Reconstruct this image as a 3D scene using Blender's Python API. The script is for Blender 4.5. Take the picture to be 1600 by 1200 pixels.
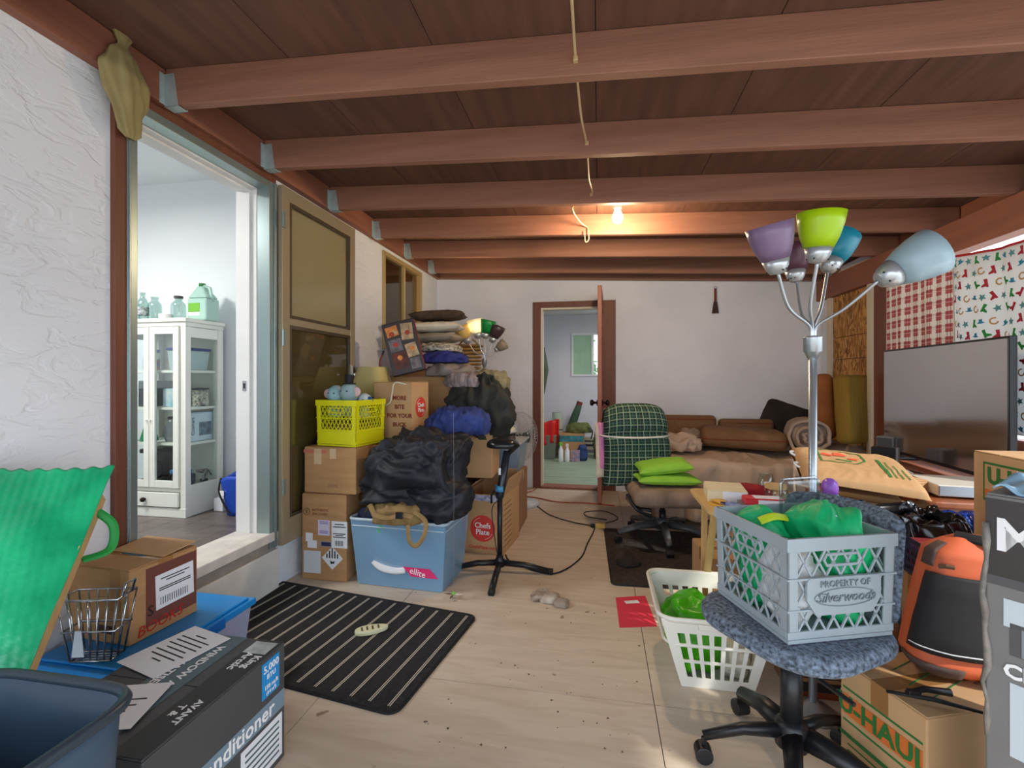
import bpy, math, random
from mathutils import Vector, Matrix, Euler, noise
for o in list(bpy.data.objects): bpy.data.objects.remove(o)
scene = bpy.context.scene
C = scene.collection
# ------------------------------------------------------------------ camera
FPX, VPX, HZ, CH = 735.0, 935.0, 593.0, 1.18
YAW = math.atan((VPX-800)/FPX)
cam = bpy.data.objects.new('camera', bpy.data.cameras.new('camera')); C.objects.link(cam)
cam.location = (0, 0, CH); cam.rotation_euler = (math.pi/2, 0, YAW)
cam.data.sensor_width = 36; cam.data.lens = FPX/1600*36
cam.data.shift_y = -(600-HZ)/1600; cam.data.clip_start = .05
scene.camera = cam
# ------------------------------------------------------------------ world, sun, exposure
w = bpy.data.worlds.new('sky'); scene.world = w; w.use_nodes = True
nt = w.node_tree; bg = nt.nodes['Background']
tc = nt.nodes.new('ShaderNodeTexCoord'); sp = nt.nodes.new('ShaderNodeSeparateXYZ'); rp = nt.nodes.new('ShaderNodeValToRGB')
nt.links.new(tc.outputs['Generated'], sp.inputs[0]); nt.links.new(sp.outputs['Z'], rp.inputs[0]); nt.links.new(rp.outputs[0], bg.inputs[0])
rp.color_ramp.elements[0].color = (.85, .93, 1, 1); rp.color_ramp.elements[1].color = (.56, .74, 1, 1)
bg.inputs[1].default_value = 2.25
sun = bpy.data.objects.new('sun', bpy.data.lights.new('sun', 'SUN')); C.objects.link(sun)
sun.data.energy = 2.6; sun.data.angle = math.radians(2.0); sun.data.color = (1, .96, .90)
sun.rotation_euler = Vector((.60, -.42, .56)).to_track_quat('Z', 'Y').to_euler()
scene.view_settings.view_transform = 'Standard'; scene.view_settings.look = 'None'
scene.view_settings.exposure = 0.70; scene.view_settings.gamma = 1; scene.view_settings.use_curve_mapping = False
# ------------------------------------------------------------------ measuring helpers: pixel of the photo + one known distance -> point in the room
cs, sn = math.cos(YAW), math.sin(YAW)
def A(px, py, d):                       # at depth d along the optical axis
    lat = (px-800)/FPX*d
    return Vector((lat*cs-d*sn, lat*sn+d*cs, CH-(py-HZ)/FPX*d))
def G(px, py, z=0.0): return A(px, py, (CH-z)*FPX/(py-HZ))
def _ray(px, py): return A(px, py, 1.0)-Vector((0, 0, CH))
def PX(px, py, X): r = _ray(px, py); return Vector((0, 0, CH))+r*(X/r.x)
def PY(px, py, Y): r = _ray(px, py); return Vector((0, 0, CH))+r*(Y/r.y)
# ------------------------------------------------------------------ materials
def S(r, g, b):
    f = lambda c: (c/255/12.92 if c/255 <= .04045 else ((c/255+.055)/1.055)**2.4)
    return (f(r), f(g), f(b), 1)
MATS = {}
def mat(name, col, rough=.6, metal=0, var=0, scale=8, bump=0, bscale=40, stretch=(1, 1, 1), spec=.5, alpha=1, trans=0, ior=1.45, emis=None, estr=0, coat=0, sheen=0, col2=None, detail=4):
    if name in MATS: return MATS[name]
    m = bpy.data.materials.new(name); m.use_nodes = True; n = m.node_tree; b = n.nodes['Principled BSDF']
    b.inputs['Base Color'].default_value = col; b.inputs['Roughness'].default_value = rough; b.inputs['Metallic'].default_value = metal
    b.inputs['Specular IOR Level'].default_value = spec; b.inputs['Alpha'].default_value = alpha; b.inputs['Transmission Weight'].default_value = trans
    b.inputs['IOR'].default_value = ior; b.inputs['Coat Weight'].default_value = coat; b.inputs['Sheen Weight'].default_value = sheen
    if emis: b.inputs['Emission Color'].default_value = emis; b.inputs['Emission Strength'].default_value = estr
    if var or bump:
        t = n.nodes.new('ShaderNodeTexCoord'); mp = n.nodes.new('ShaderNodeMapping'); mp.inputs['Scale'].default_value = stretch
        n.links.new(t.outputs['Object'], mp.inputs[0])
    if var:
        x = n.nodes.new('ShaderNodeTexNoise'); x.inputs['Scale'].default_value = scale; x.inputs['Detail'].default_value = detail
        n.links.new(mp.outputs[0], x.inputs['Vector'])
        r = n.nodes.new('ShaderNodeValToRGB'); c2 = col2 or tuple(max(0, c*(1-var)) for c in col[:3])+(1,)
        r.color_ramp.elements[0].color = c2; r.color_ramp.elements[1].color = col if col2 else tuple(min(1, c*(1+var*.6)) for c in col[:3])+(1,)
        r.color_ramp.elements[0].position = .32; r.color_ramp.elements[1].position = .68
        n.links.new(x.outputs[0], r.inputs[0]); n.links.new(r.outputs[0], b.inputs['Base Color'])
    if bump:
        x2 = n.nodes.new('ShaderNodeTexNoise'); x2.inputs['Scale'].default_value = bscale; x2.inputs['Detail'].default_value = 5
        n.links.new(mp.outputs[0], x2.inputs['Vector'])
        bp = n.nodes.new('ShaderNodeBump'); bp.inputs['Strength'].default_value = bump; bp.inputs['Distance'].default_value = .01
        n.links.new(x2.outputs[0], bp.inputs['Height']); n.links.new(bp.outputs[0], b.inputs['Normal'])
    MATS[name] = m; return m
def glassy(name, tint, gloss, rough=.03, gcol=(1, 1, 1, 1)):          # thin pane: tinted see-through plus mirror-like share
    if name in MATS: return MATS[name]
    m = bpy.data.materials.new(name); m.use_nodes = True; n = m.node_tree; n.nodes.clear()
    o = n.nodes.new('ShaderNodeOutputMaterial'); mx = n.nodes.new('ShaderNodeMixShader'); tr = n.nodes.new('ShaderNodeBsdfTransparent'); gl = n.nodes.new('ShaderNodeBsdfGlossy')
    tr.inputs[0].default_value = tint; gl.inputs['Roughness'].default_value = rough; gl.inputs[0].default_value = gcol
    f = n.nodes.new('ShaderNodeMath'); f.operation = 'POWER'; f.inputs[1].default_value = 5; lw = n.nodes.new('ShaderNodeLayerWeight'); lw.inputs[0].default_value = .5; n.links.new(lw.outputs['Facing'], f.inputs[0]); ad = n.nodes.new('ShaderNodeMath'); ad.operation = 'ADD'; ad.inputs[1].default_value = gloss; ad.use_clamp = True
    n.links.new(f.outputs[0], ad.inputs[0]); n.links.new(ad.outputs[0], mx.inputs[0])
    n.links.new(tr.outputs[0], mx.inputs[1]); n.links.new(gl.outputs[0], mx.inputs[2]); n.links.new(mx.outputs[0], o.inputs[0])
    MATS[name] = m; return m
def milky(name, col, mixf, rough=.3):                                 # translucent plastic: part see-through, part solid
    if name in MATS: return MATS[name]
    m = bpy.data.materials.new(name); m.use_nodes = True; n = m.node_tree; b = n.nodes['Principled BSDF']; o = n.nodes['Material Output']
    b.inputs['Base Color'].default_value = col; b.inputs['Roughness'].default_value = rough
    tr = n.nodes.new('ShaderNodeBsdfTransparent'); mx = n.nodes.new('ShaderNodeMixShader'); mx.inputs[0].default_value = mixf
    n.links.new(tr.outputs[0], mx.inputs[1]); n.links.new(b.outputs[0], mx.inputs[2]); n.links.new(mx.outputs[0], o.inputs[0])
    MATS[name] = m; return m
def plaid(name, base, bands, size, rough=.8, bump=.0):                # bands: list of (period count axis, lo, hi, colour); needs UVs
    if name in MATS: return MATS[name]
    m = bpy.data.materials.new(name); m.use_nodes = True; n = m.node_tree; b = n.nodes['Principled BSDF']; b.inputs['Roughness'].default_value = rough
    t = n.nodes.new('ShaderNodeUVMap'); sp = n.nodes.new('ShaderNodeSeparateXYZ'); n.links.new(t.outputs[0], sp.inputs[0])
    cur = None
    def math_(op, a, bb):
        q = n.nodes.new('ShaderNodeMath'); q.operation = op
        for i, z in enumerate((a, bb)):
            if isinstance(z, (int, float)): q.inputs[i].default_value = z
            elif z is not None: n.links.new(z, q.inputs[i])
        return q.outputs[0]
    prev = None
    for ax, per, lo, hi, col, op in bands:
        u = math_('FRACT', math_('MULTIPLY', sp.outputs[ax], per), None)
        k = math_('MULTIPLY', math_('MULTIPLY', math_('GREATER_THAN', u, lo), math_('LESS_THAN', u, hi)), op)
        mx = n.nodes.new('ShaderNodeMix'); mx.data_type = 'RGBA'
        n.links.new(k, mx.inputs[0])
        if prev is None: mx.inputs[6].default_value = base
        else: n.links.new(prev, mx.inputs[6])
        mx.inputs[7].default_value = col; prev = mx.outputs[2]
    n.links.new(prev, b.inputs['Base Color']); MATS[name] = m; return m
# ------------------------------------------------------------------ mesh builder
class MB:
    def __init__(s): s.v = []; s.f = []; s.uv = {}; s.M = None
    def add(s, vs, fs):
        k = len(s.v)
        s.v += [(s.M @ Vector(p)) if s.M else Vector(p) for p in vs]
        s.f += [tuple(i+k for i in f) for f in fs]; return s
    def box(s, x0, x1, y0, y1, z0, z1):
        return s.add([(x, y, z) for z in (z0, z1) for y in (y0, y1) for x in (x0, x1)], [(0, 2, 3, 1), (4, 5, 7, 6), (0, 1, 5, 4), (2, 6, 7, 3), (0, 4, 6, 2), (1, 3, 7, 5)])
    def cbox(s, c, sz, rot=(0, 0, 0)):
        R = Matrix.Translation(c) @ Euler(rot).to_matrix().to_4x4(); a, b, c_ = sz[0]/2, sz[1]/2, sz[2]/2
        return s.add([R @ Vector((x, y, z)) for z in (-c_, c_) for y in (-b, b) for x in (-a, a)], [(0, 2, 3, 1), (4, 5, 7, 6), (0, 1, 5, 4), (2, 6, 7, 3), (0, 4, 6, 2), (1, 3, 7, 5)])
    def frust(s, w0, d0, w1, d1, z0, z1, c0=(0, 0), c1=(0, 0)):      # tapered box
        P = [(c0[0]+x*w0/2, c0[1]+y*d0/2, z0) for y in (-1, 1) for x in (-1, 1)]+[(c1[0]+x*w1/2, c1[1]+y*d1/2, z1) for y in (-1, 1) for x in (-1, 1)]
        return s.add(P, [(0, 2, 3, 1), (4, 5, 7, 6), (0, 1, 5, 4), (2, 6, 7, 3), (0, 4, 6, 2), (1, 3, 7, 5)])
    def hexa(s, P): return s.add(P, [(0, 2, 3, 1), (4, 5, 7, 6), (0, 1, 5, 4), (2, 6, 7, 3), (0, 4, 6, 2), (1, 3, 7, 5)])
    def bar(s, p, q, wd, ht, up=(0, 0, 1)):
        p, q = Vector(p), Vector(q); d = (q-p).normalized(); u = Vector(up); a = d.cross(u)
        if a.length < 1e-4: a = d.cross(Vector((1, 0, 0)))
        a.normalize(); b = a.cross(d).normalized(); a = a*wd/2; b = b*ht/2
        return s.add([p-a-b, p+a-b, p-a+b, p+a+b, q-a-b, q+a-b, q-a+b, q+a+b], [(0, 2, 3, 1), (4, 5, 7, 6), (0, 1, 5, 4), (2, 6, 7, 3), (0, 4, 6, 2), (1, 3, 7, 5)])
    def tube(s, path, r, n=8, closed=False, flat=1.0):
        P = [Vector(p) for p in path]; m = len(P); rs = r if isinstance(r, (list, tuple)) else [r]*m
        vs, fs = [], []; u = None
        for i in range(m):
            a = P[(i-1) % m] if (closed or i) else P[0]; b = P[(i+1) % m] if (closed or i < m-1) else P[-1]
            d = (b-a).normalized()
            if u is None: u = d.orthogonal().normalized()
            u = (u-d*u.dot(d)); u = u.normalized() if u.length > 1e-6 else d.orthogonal().normalized()
            w_ = d.cross(u)
            for k in range(n):
                t = 2*math.pi*k/n; vs.append(P[i]+(u*math.cos(t)+w_*math.sin(t)*flat)*rs[i])
        for i in range(m if closed else m-1):
            for k in range(n):
                j = (i+1) % m; fs.append((i*n+k, i*n+(k+1) % n, j*n+(k+1) % n, j*n+k))
        if not closed: fs += [tuple(reversed(range(n))), tuple((m-1)*n+k for k in range(n))]
        return s.add(vs, fs)
    def cyl(s, p, q, r, n=16, r2=None): return s.tube([p, q], [r, r if r2 is None else r2], n)
    def lathe(s, prof, n=24, c=(0, 0, 0), caps=True):
        vs, fs = [], []
        for r, z in prof:
            for k in range(n): t = 2*math.pi*k/n; vs.append((c[0]+r*math.cos(t), c[1]+r*math.sin(t), c[2]+z))
        for i in range(len(prof)-1):
            for k in range(n): fs.append((i*n+k, i*n+(k+1) % n, (i+1)*n+(k+1) % n, (i+1)*n+k))
        if caps:
            if prof[0][0] > 1e-5: fs.append(tuple(reversed(range(n))))
            if prof[-1][0] > 1e-5: fs.append(tuple((len(prof)-1)*n+k for k in range(n)))
        return s.add(vs, fs)
    def prism(s, poly, z0, z1):
        n = len(poly)
        return s.add([(x, y, z0) for x, y in poly]+[(x, y, z1) for x, y in poly], [tuple(reversed(range(n))), tuple(range(n, 2*n))]+[(i, (i+1) % n, n+(i+1) % n, n+i) for i in range(n)])
    def grid(s, fn, nu, nv, cu=False, cv=False):
        k = len(s.v); vs = [fn(i/nu, j/nv) for j in range(nv+(0 if cv else 1)) for i in range(nu+(0 if cu else 1))]
        W_ = nu+(0 if cu else 1); H_ = nv+(0 if cv else 1); fs = []
        for j in range(nv):
            for i in range(nu):
                fs.append((j*W_+i, j*W_+(i+1) % W_, ((j+1) % H_)*W_+(i+1) % W_, ((j+1) % H_)*W_+i))
        s.add(vs, fs)
        for j in range(H_):
            for i in range(W_): s.uv[k+j*W_+i] = (i/nu, j/nv)
        return s
    def patch(s, P, us, vs_, skip):                                   # bilinear four-corner panel with rectangular openings
        a, b, c, d = [Vector(p) for p in P]
        pt = lambda u, v: (a*(1-u)+b*u)*(1-v)+(d*(1-u)+c*u)*v
        n = len(us); V = [pt(u, v) for v in vs_ for u in us]; fs = []
        for j in range(len(vs_)-1):
            for i in range(n-1):
                if not skip(i, j): fs.append((j*n+i, j*n+i+1, (j+1)*n+i+1, (j+1)*n+i))
        return s.add(V, fs)
    def build(s, name, m, parent=None, smooth=False, bevel=0, solid=0, loc=None, rot=None, seg=2, sub=0):
        me = bpy.data.meshes.new(name); me.from_pydata([tuple(v) for v in s.v], [], s.f)
        if s.uv:
            ul = me.uv_layers.new()
            for l in me.loops: ul.data[l.index].uv = s.uv.get(l.vertex_index, (0, 0))
        if m: me.materials.append(m)
        if smooth:
            for p in me.polygons: p.use_smooth = True
        o = bpy.data.objects.new(name, me); C.objects.link(o)
        if parent: o.parent = parent
        if loc is not None: o.location = loc
        if rot is not None: o.rotation_euler = rot
        if solid: q = o.modifiers.new('s', 'SOLIDIFY'); q.thickness = solid; q.offset = 0
        if bevel: q = o.modifiers.new('b', 'BEVEL'); q.width = bevel; q.segments = seg; q.limit_method = 'ANGLE'; q.angle_limit = .6
        if sub: q = o.modifiers.new('u', 'SUBSURF'); q.levels = sub; q.render_levels = sub
        return o
def thing(name, label, cat, loc=(0, 0, 0), rz=0, group=None, rot=None):
    o = bpy.data.objects.new(name, None); C.objects.link(o); o.empty_display_size = .05
    o.location = loc; o.rotation_euler = rot if rot else (0, 0, rz); o['label'] = label; o['category'] = cat
    if group: o['group'] = group
    return o
def tag(o, label, cat, group=None):
    o['label'] = label; o['category'] = cat
    if group: o['group'] = group
    return o
def struct(o): o['kind'] = 'structure'; return o
def sempty(name, loc=(0, 0, 0)):
    o = bpy.data.objects.new(name, None); C.objects.link(o); o.location = loc; o['kind'] = 'structure'; return o
def text(s_, size, org, u, v, m, parent, name='lettering', ext=.0004, shear=0, align='CENTER', wide=1.0, bold=0):
    cu = bpy.data.curves.new(name, 'FONT'); cu.body = s_; cu.size = size; cu.align_x = align; cu.align_y = 'CENTER'; cu.extrude = ext; cu.shear = shear; cu.offset = bold; cu.resolution_u = 2
    t = bpy.data.objects.new(name, cu); me = bpy.data.meshes.new_from_object(t); bpy.data.objects.remove(t); bpy.data.curves.remove(cu)
    u = Vector(u).normalized(); v = Vector(v).normalized(); n = u.cross(v)
    M = Matrix((u*wide, v, n)).transposed().to_4x4(); M.translation = Vector(org)+n*.0012
    me.transform(M); me.name = name; me.materials.clear(); me.materials.append(m)
    o = bpy.data.objects.new(name, me); C.objects.link(o); o.parent = parent; return o
FACE = {'front': ((0, -1, 0), (1, 0, 0), (0, 0, 1)), 'back': ((0, 1, 0), (-1, 0, 0), (0, 0, 1)), 'right': ((1, 0, 0), (0, 1, 0), (0, 0, 1)), 'left': ((-1, 0, 0), (0, -1, 0), (0, 0, 1)), 'top': ((0, 0, 1), (1, 0, 0), (0, 1, 0))}
def on_face(side, size, cu, cv, lift=0):                              # point on a box face; cu, cv in metres from the face centre line / bottom
    n, u, v = [Vector(q) for q in FACE[side]]; W_, D_, H_ = size
    if side == 'top': o = Vector((0, 0, H_))
    else: o = Vector((n.x*W_/2, n.y*D_/2, 0))
    return o+u*cu+v*cv+n*lift, u, v, n
def decal(parent, side, size, cu, cv, a, b, m, name='label', rot=0, lift=.0008):
    o, u, v, n = on_face(side, size, cu, cv, lift)
    if rot: u, v = u*math.cos(rot)+v*math.sin(rot), v*math.cos(rot)-u*math.sin(rot)
    mb = MB(); P = [o+u*x*a/2+v*y*b/2+n*z for z in (-.0006, .0006) for y in (-1, 1) for x in (-1, 1)]
    mb.hexa(P); return mb.build(name, m, parent)
def ftext(parent, side, size, s_, sz, cu, cv, m, rot=0, lift=.001, **k):
    o, u, v, n = on_face(side, size, cu, cv, lift)
    if rot: u, v = u*math.cos(rot)+v*math.sin(rot), v*math.cos(rot)-u*math.sin(rot)
    return text(s_, sz, o, u, v, m, parent, **k)
def disc(parent, side, size, cu, cv, r, m, name='logo_disc', lift=.0008, ry=None):
    o, u, v, n = on_face(side, size, cu, cv, lift); k = 40; ry = ry or r
    mb = MB(); P = [o+u*r*math.cos(2*math.pi*i/k)+v*ry*math.sin(2*math.pi*i/k)+n*z for z in (-.0006, .0006) for i in range(k)]
    mb.add(P, [tuple(reversed(range(k))), tuple(range(k, 2*k))]+[(i, (i+1) % k, k+(i+1) % k, k+i) for i in range(k)]); return mb.build(name, m, parent)
# ------------------------------------------------------------------ soft shapes
def ridged(p, oct_=4):
    a, s_, f = 0, .5, 1.0
    for _ in range(oct_):
        a += s_*(1-abs(noise.noise(p*f))*2); s_ *= .5; f *= 2.03
    return a
def crease(p, seed, sc, warp=.6):
    q = p*sc+Vector((seed*7.13, seed*3.7, seed*1.9))
    w_ = Vector((noise.noise(q*.7), noise.noise(q*.7+Vector((5, 1, 7))), noise.noise(q*.7+Vector((9, 3, 2)))))
    return ridged(q+w_*warp*2.2, 3)-.45
def heap(name, m, parent, c, size, seed=1, wr=.03, sc=6, pw=2.6, lump=.12, n=72, rz=0, bottom=.35, stretch=(1, 1, 1)):
    """crumpled cloth: superellipsoid, flattened below, displaced by creases"""
    a, b, h = size; mb = MB()
    def fn(u, v):
        th = u*2*math.pi; ph = (v-.5)*math.pi
        sg = lambda x, e: math.copysign(abs(x)**e, x)
        e = 2/pw; x = sg(math.cos(ph), e)*sg(math.cos(th), e); y = sg(math.cos(ph), e)*sg(math.sin(th), e); z = sg(math.sin(ph), e)
        P = Vector((x*a/2, y*b/2, z*h/2)); N = Vector((x/a, y/b, z/h)); N = N.normalized() if N.length > 0 else Vector((0, 0, 1))
        l = noise.noise(P*2.2/max(size)*2+Vector((seed, seed*2, 0)))*lump*min(size)
        cr = crease(Vector((P.x*stretch[0], P.y*stretch[1], P.z*stretch[2])), seed, sc)*wr*2
        P = P+N*(l+cr)
        if P.z < -h/2*bottom: P.z = -h/2*bottom+(P.z+h/2*bottom)*.12
        return P
    mb.grid(fn, n, n//2, cu=True)
    o = mb.build(name, m, parent, smooth=True, loc=(c[0], c[1], c[2]+h/2*bottom), rot=(0, 0, rz)); return o
def pillow(name, m, parent, size, loc, rot, seed=0, wr=.004, sc=9, n=28, corner=.0, edge=.12):
    a, b, t = size; mb = MB()
    def side(sg):
        def fn(u, v):
            x, y = u*2-1, v*2-1
            pr = max(0, (1-abs(x)**3.2))**.55*max(0, (1-abs(y)**3.2))**.55
            pinch = 1-.06*(1-abs(y)**2)*abs(x)**4
            pin2 = 1-.06*(1-abs(x)**2)*abs(y)**4
            z = sg*t/2*(edge*(0 if (abs(x) > .999 or abs(y) > .999) else 1)+(1-edge)*pr)
            P = Vector((x*a/2*pinch, y*b/2*pin2, z))
            if wr and pr > 0: P.z += crease(P+Vector((0, 0, sg)), seed, sc)*wr*2*min(1, pr*2)
            return P
        return fn
    k = 0; mb.grid(side(1), n, n); base = len(mb.f); mb.grid(lambda u, v: side(-1)(1-u, v), n, n)
    o = mb.build(name, m, parent, smooth=True, loc=loc, rot=rot)
    return o
def cushion(name, m, parent, size, loc, rot, bev=.04):
    a, b, t = size; mb = MB(); k = 6
    def fn(u, v, w_): return None
    mb.box(-a/2, a/2, -b/2, b/2, -t/2, t/2)
    o = mb.build(name, m, parent, smooth=True, bevel=bev, loc=loc, rot=rot, seg=4); return o
def sheet(name, m, parent, fn, nu, nv, th=.003, smooth=True, **k):
    mb = MB(); mb.grid(fn, nu, nv); return mb.build(name, m, parent, smooth=smooth, solid=th, **k)
def arc(c, r, a0, a1, n, ax=(1, 0, 0), ay=(0, 0, 1)):
    c, ax, ay = Vector(c), Vector(ax), Vector(ay)
    return [c+ax*r*math.cos(a0+(a1-a0)*i/n)+ay*r*math.sin(a0+(a1-a0)*i/n) for i in range(n+1)]
def bez(P, n=16):
    P = [Vector(p) for p in P]; out = []
    if len(P) == 2: return P
    Q = [P[0]]+P+[P[-1]]                                              # Catmull-Rom through the points
    for i in range(1, len(Q)-2):
        for k in range(n):
            t = k/n; a, b, c, d = Q[i-1], Q[i], Q[i+1], Q[i+2]
            out.append(.5*((2*b)+(c-a)*t+(2*a-5*b+4*c-d)*t*t+(3*b-a-3*c+d)*t**3))
    out.append(P[-1]); return out
# ------------------------------------------------------------------ shared materials
card = mat('cardboard', S(178, 136, 92), .85, var=.12, scale=5, bump=.05, bscale=60, stretch=(1, 1, 6))
card2 = mat('cardboard_pale', S(196, 156, 112), .85, var=.1, scale=4, bump=.04)
card3 = mat('cardboard_dark', S(160, 120, 84), .85, var=.12, scale=5)
tape = mat('packing_tape', S(158, 112, 66), .25, var=.1, scale=12)
tapec = mat('clear_tape', S(206, 176, 138), .2)
paper = mat('white_paper', S(228, 230, 234), .7)
ink = mat('black_ink', S(28, 28, 30), .7)
redink = mat('red_print', S(212, 62, 52), .7)
brnink = mat('brown_print', S(126, 50, 34), .7)
grnink = mat('green_print', S(44, 112, 50), .7)
orgink = mat('orange_print', S(214, 112, 48), .7)
white_print = mat('white_print', S(238, 238, 238), .6)
chrome = mat('chrome', S(200, 202, 205), .18, 1)
steel = mat('silver_paint', S(178, 184, 190), .32, .75)
blackp = mat('black_plastic', S(26, 27, 30), .38)
blackm = mat('black_matte', S(22, 22, 24), .7)
whitep = mat('white_paint', S(226, 226, 224), .5, var=.04, scale=6)
CARTON_N = [0]
def carton(label, loc, rz, size, m=card, name='cardboard_box', cat='box', group=None, tp=True, tape_side='front', rot=None, seed=0, bulge=.0):
    W_, D_, H_ = size; t = thing(name, label, cat, loc, rz, group, rot)
    b = MB(); b.box(-W_/2, W_/2, -D_/2, D_/2, 0, H_-.003); b.build('body', m, t, bevel=.004)
    for sg in (-1, 1):
        f = MB(); f.box(-W_/2+.002, W_/2-.002, min(sg*.0015, sg*(D_/2-.001)), max(sg*.0015, sg*(D_/2-.001)), H_-.0025, H_+.0015); f.build('top_flap', m, t, bevel=.0015)
    if tp:
        f = MB(); f.box(-W_/2-.001, W_/2+.001, -.026, .026, H_+.0014, H_+.0022); f.box(-W_/2-.0012, -W_/2-.0004, -.026, .026, H_-.07, H_+.0022); f.box(W_/2+.0004, W_/2+.0012, -.026, .026, H_-.07, H_+.0022)
        f.build('tape', tape, t)
    return t
def open_carton(label, loc, rz, size, m=card, angles=(.5, .6, 2.2, 2.0), name='cardboard_box', cat='box', group=None, fl=.5):
    W_, D_, H_ = size; t = thing(name, label, cat, loc, rz, group); th = .004
    b = MB(); b.box(-W_/2, W_/2, -D_/2, D_/2, 0, th)
    b.box(-W_/2, W_/2, -D_/2, -D_/2+th, th, H_); b.box(-W_/2, W_/2, D_/2-th, D_/2, th, H_)
    b.box(-W_/2, -W_/2+th, -D_/2+th, D_/2-th, th, H_); b.box(W_/2-th, W_/2, -D_/2+th, D_/2-th, th, H_); b.build('body', m, t)
    L = D_*fl
    for (px, py, rzz, wd, an) in ((0, -D_/2, 0, W_, angles[0]), (0, D_/2, math.pi, W_, angles[1]), (-W_/2, 0, -math.pi/2, D_, angles[2]), (W_/2, 0, math.pi/2, D_, angles[3])):
        if an is None: continue
        f = MB(); f.box(-wd/2+.003, wd/2-.003, -th, 0, 0, L); f.build('top_flap', m, t, loc=(px, py, H_+.001), rot=(an, 0, rzz))
    return t
# ================================================================== STRUCTURE
XL, XR, YB, WT = -1.80, 2.15, 5.10, .17
def stucco(name, col, sc=7, strength=.55, st=(1, 1, 1)):
    m = bpy.data.materials.new(name); m.use_nodes = True; n = m.node_tree; b = n.nodes['Principled BSDF']; b.inputs['Roughness'].default_value = .85
    t = n.nodes.new('ShaderNodeTexCoord'); mp = n.nodes.new('ShaderNodeMapping'); mp.inputs['Scale'].default_value = st; n.links.new(t.outputs['Object'], mp.inputs[0])
    x = n.nodes.new('ShaderNodeTexNoise'); x.inputs['Scale'].default_value = sc; x.inputs['Detail'].default_value = 6; x.inputs['Distortion'].default_value = 1.2; n.links.new(mp.outputs[0], x.inputs[0])
    r = n.nodes.new('ShaderNodeValToRGB'); r.color_ramp.elements[0].position = .40; r.color_ramp.elements[1].position = .50; n.links.new(x.outputs[0], r.inputs[0])
    y = n.nodes.new('ShaderNodeTexNoise'); y.inputs['Scale'].default_value = sc*6; y.inputs['Detail'].default_value = 4; n.links.new(mp.outputs[0], y.inputs[0])
    ad = n.nodes.new('ShaderNodeMath'); ad.operation = 'MULTIPLY_ADD'; ad.inputs[1].default_value = .25; n.links.new(y.outputs[0], ad.inputs[0]); n.links.new(r.outputs[0], ad.inputs[2])
    bp = n.nodes.new('ShaderNodeBump'); bp.inputs['Strength'].default_value = strength; bp.inputs['Distance'].default_value = .006; n.links.new(ad.outputs[0], bp.inputs['Height']); n.links.new(bp.outputs[0], b.inputs['Normal'])
    z = n.nodes.new('ShaderNodeTexNoise'); z.inputs['Scale'].default_value = 1.3; z.inputs['Detail'].default_value = 3; n.links.new(mp.outputs[0], z.inputs[0])
    rr = n.nodes.new('ShaderNodeValToRGB'); rr.color_ramp.elements[0].color = tuple(c*.88 for c in col[:3])+(1,); rr.color_ramp.elements[1].color = col; rr.color_ramp.elements[0].position = .3; rr.color_ramp.elements[1].position = .6
    n.links.new(z.outputs[0], rr.inputs[0]); n.links.new(rr.outputs[0], b.inputs['Base Color']); return m
stuc = stucco('white_stucco', S(228, 231, 238), 11, .42, (1, .6, 1.4))
stuc_b = stucco('white_stucco_back', S(228, 231, 240), 5, .22)
inner = mat('interior_white_wall', S(222, 226, 228), .8, var=.03, scale=2)
brown = mat('brown_paint', S(150, 104, 84), .65, var=.16, scale=5, bump=.12, bscale=26, stretch=(.35, 5, 5))
brown_y = mat('brown_paint_trim', S(144, 92, 72), .6, var=.15, scale=5, bump=.1, bscale=22, stretch=(4, .4, 4))
brown_z = mat('brown_paint_post', S(112, 66, 48), .5, var=.16, scale=6, bump=.1, bscale=22, stretch=(6, 6, .4))
ceilm = mat('brown_ceiling_ply', S(106, 72, 58), .75, var=.25, scale=3, bump=.06, stretch=(6, .6, 1))
def floor_mat(name, c1, c2, c3):
    m = bpy.data.materials.new(name); m.use_nodes = True; n = m.node_tree; b = n.nodes['Principled BSDF']; b.inputs['Roughness'].default_value = .55
    t = n.nodes.new('ShaderNodeTexCoord'); mp = n.nodes.new('ShaderNodeMapping'); mp.inputs['Scale'].default_value = (.9, 5, 1); n.links.new(t.outputs['Object'], mp.inputs[0])
    a = n.nodes.new('ShaderNodeTexNoise'); a.inputs['Scale'].default_value = 4; a.inputs['Detail'].default_value = 6; a.inputs['Distortion'].default_value = .8; n.links.new(mp.outputs[0], a.inputs[0])
    r = n.nodes.new('ShaderNodeValToRGB'); r.color_ramp.elements[0].color = c2; r.color_ramp.elements[1].color = c1; r.color_ramp.elements[0].position = .35; r.color_ramp.elements[1].position = .6; n.links.new(a.outputs[0], r.inputs[0])
    d = n.nodes.new('ShaderNodeTexNoise'); d.inputs['Scale'].default_value = 13; d.inputs['Detail'].default_value = 3; n.links.new(t.outputs['Object'], d.inputs[0])
    r2 = n.nodes.new('ShaderNodeValToRGB'); r2.color_ramp.elements[0].position = .70; r2.color_ramp.elements[1].position = .74; n.links.new(d.outputs[0], r2.inputs[0])
    mx = n.nodes.new('ShaderNodeMix'); mx.data_type = 'RGBA'; mx.inputs[7].default_value = c3; n.links.new(r2.outputs[0], mx.inputs[0]); n.links.new(r.outputs[0], mx.inputs[6]); n.links.new(mx.outputs[2], b.inputs['Base Color'])
    bp = n.nodes.new('ShaderNodeBump'); bp.inputs['Strength'].default_value = .08; n.links.new(a.outputs[0], bp.inputs['Height']); n.links.new(bp.outputs[0], b.inputs['Normal']); return m
floorm = floor_mat('painted_plywood', S(206, 190, 170), S(194, 176, 154), S(140, 118, 94))
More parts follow.
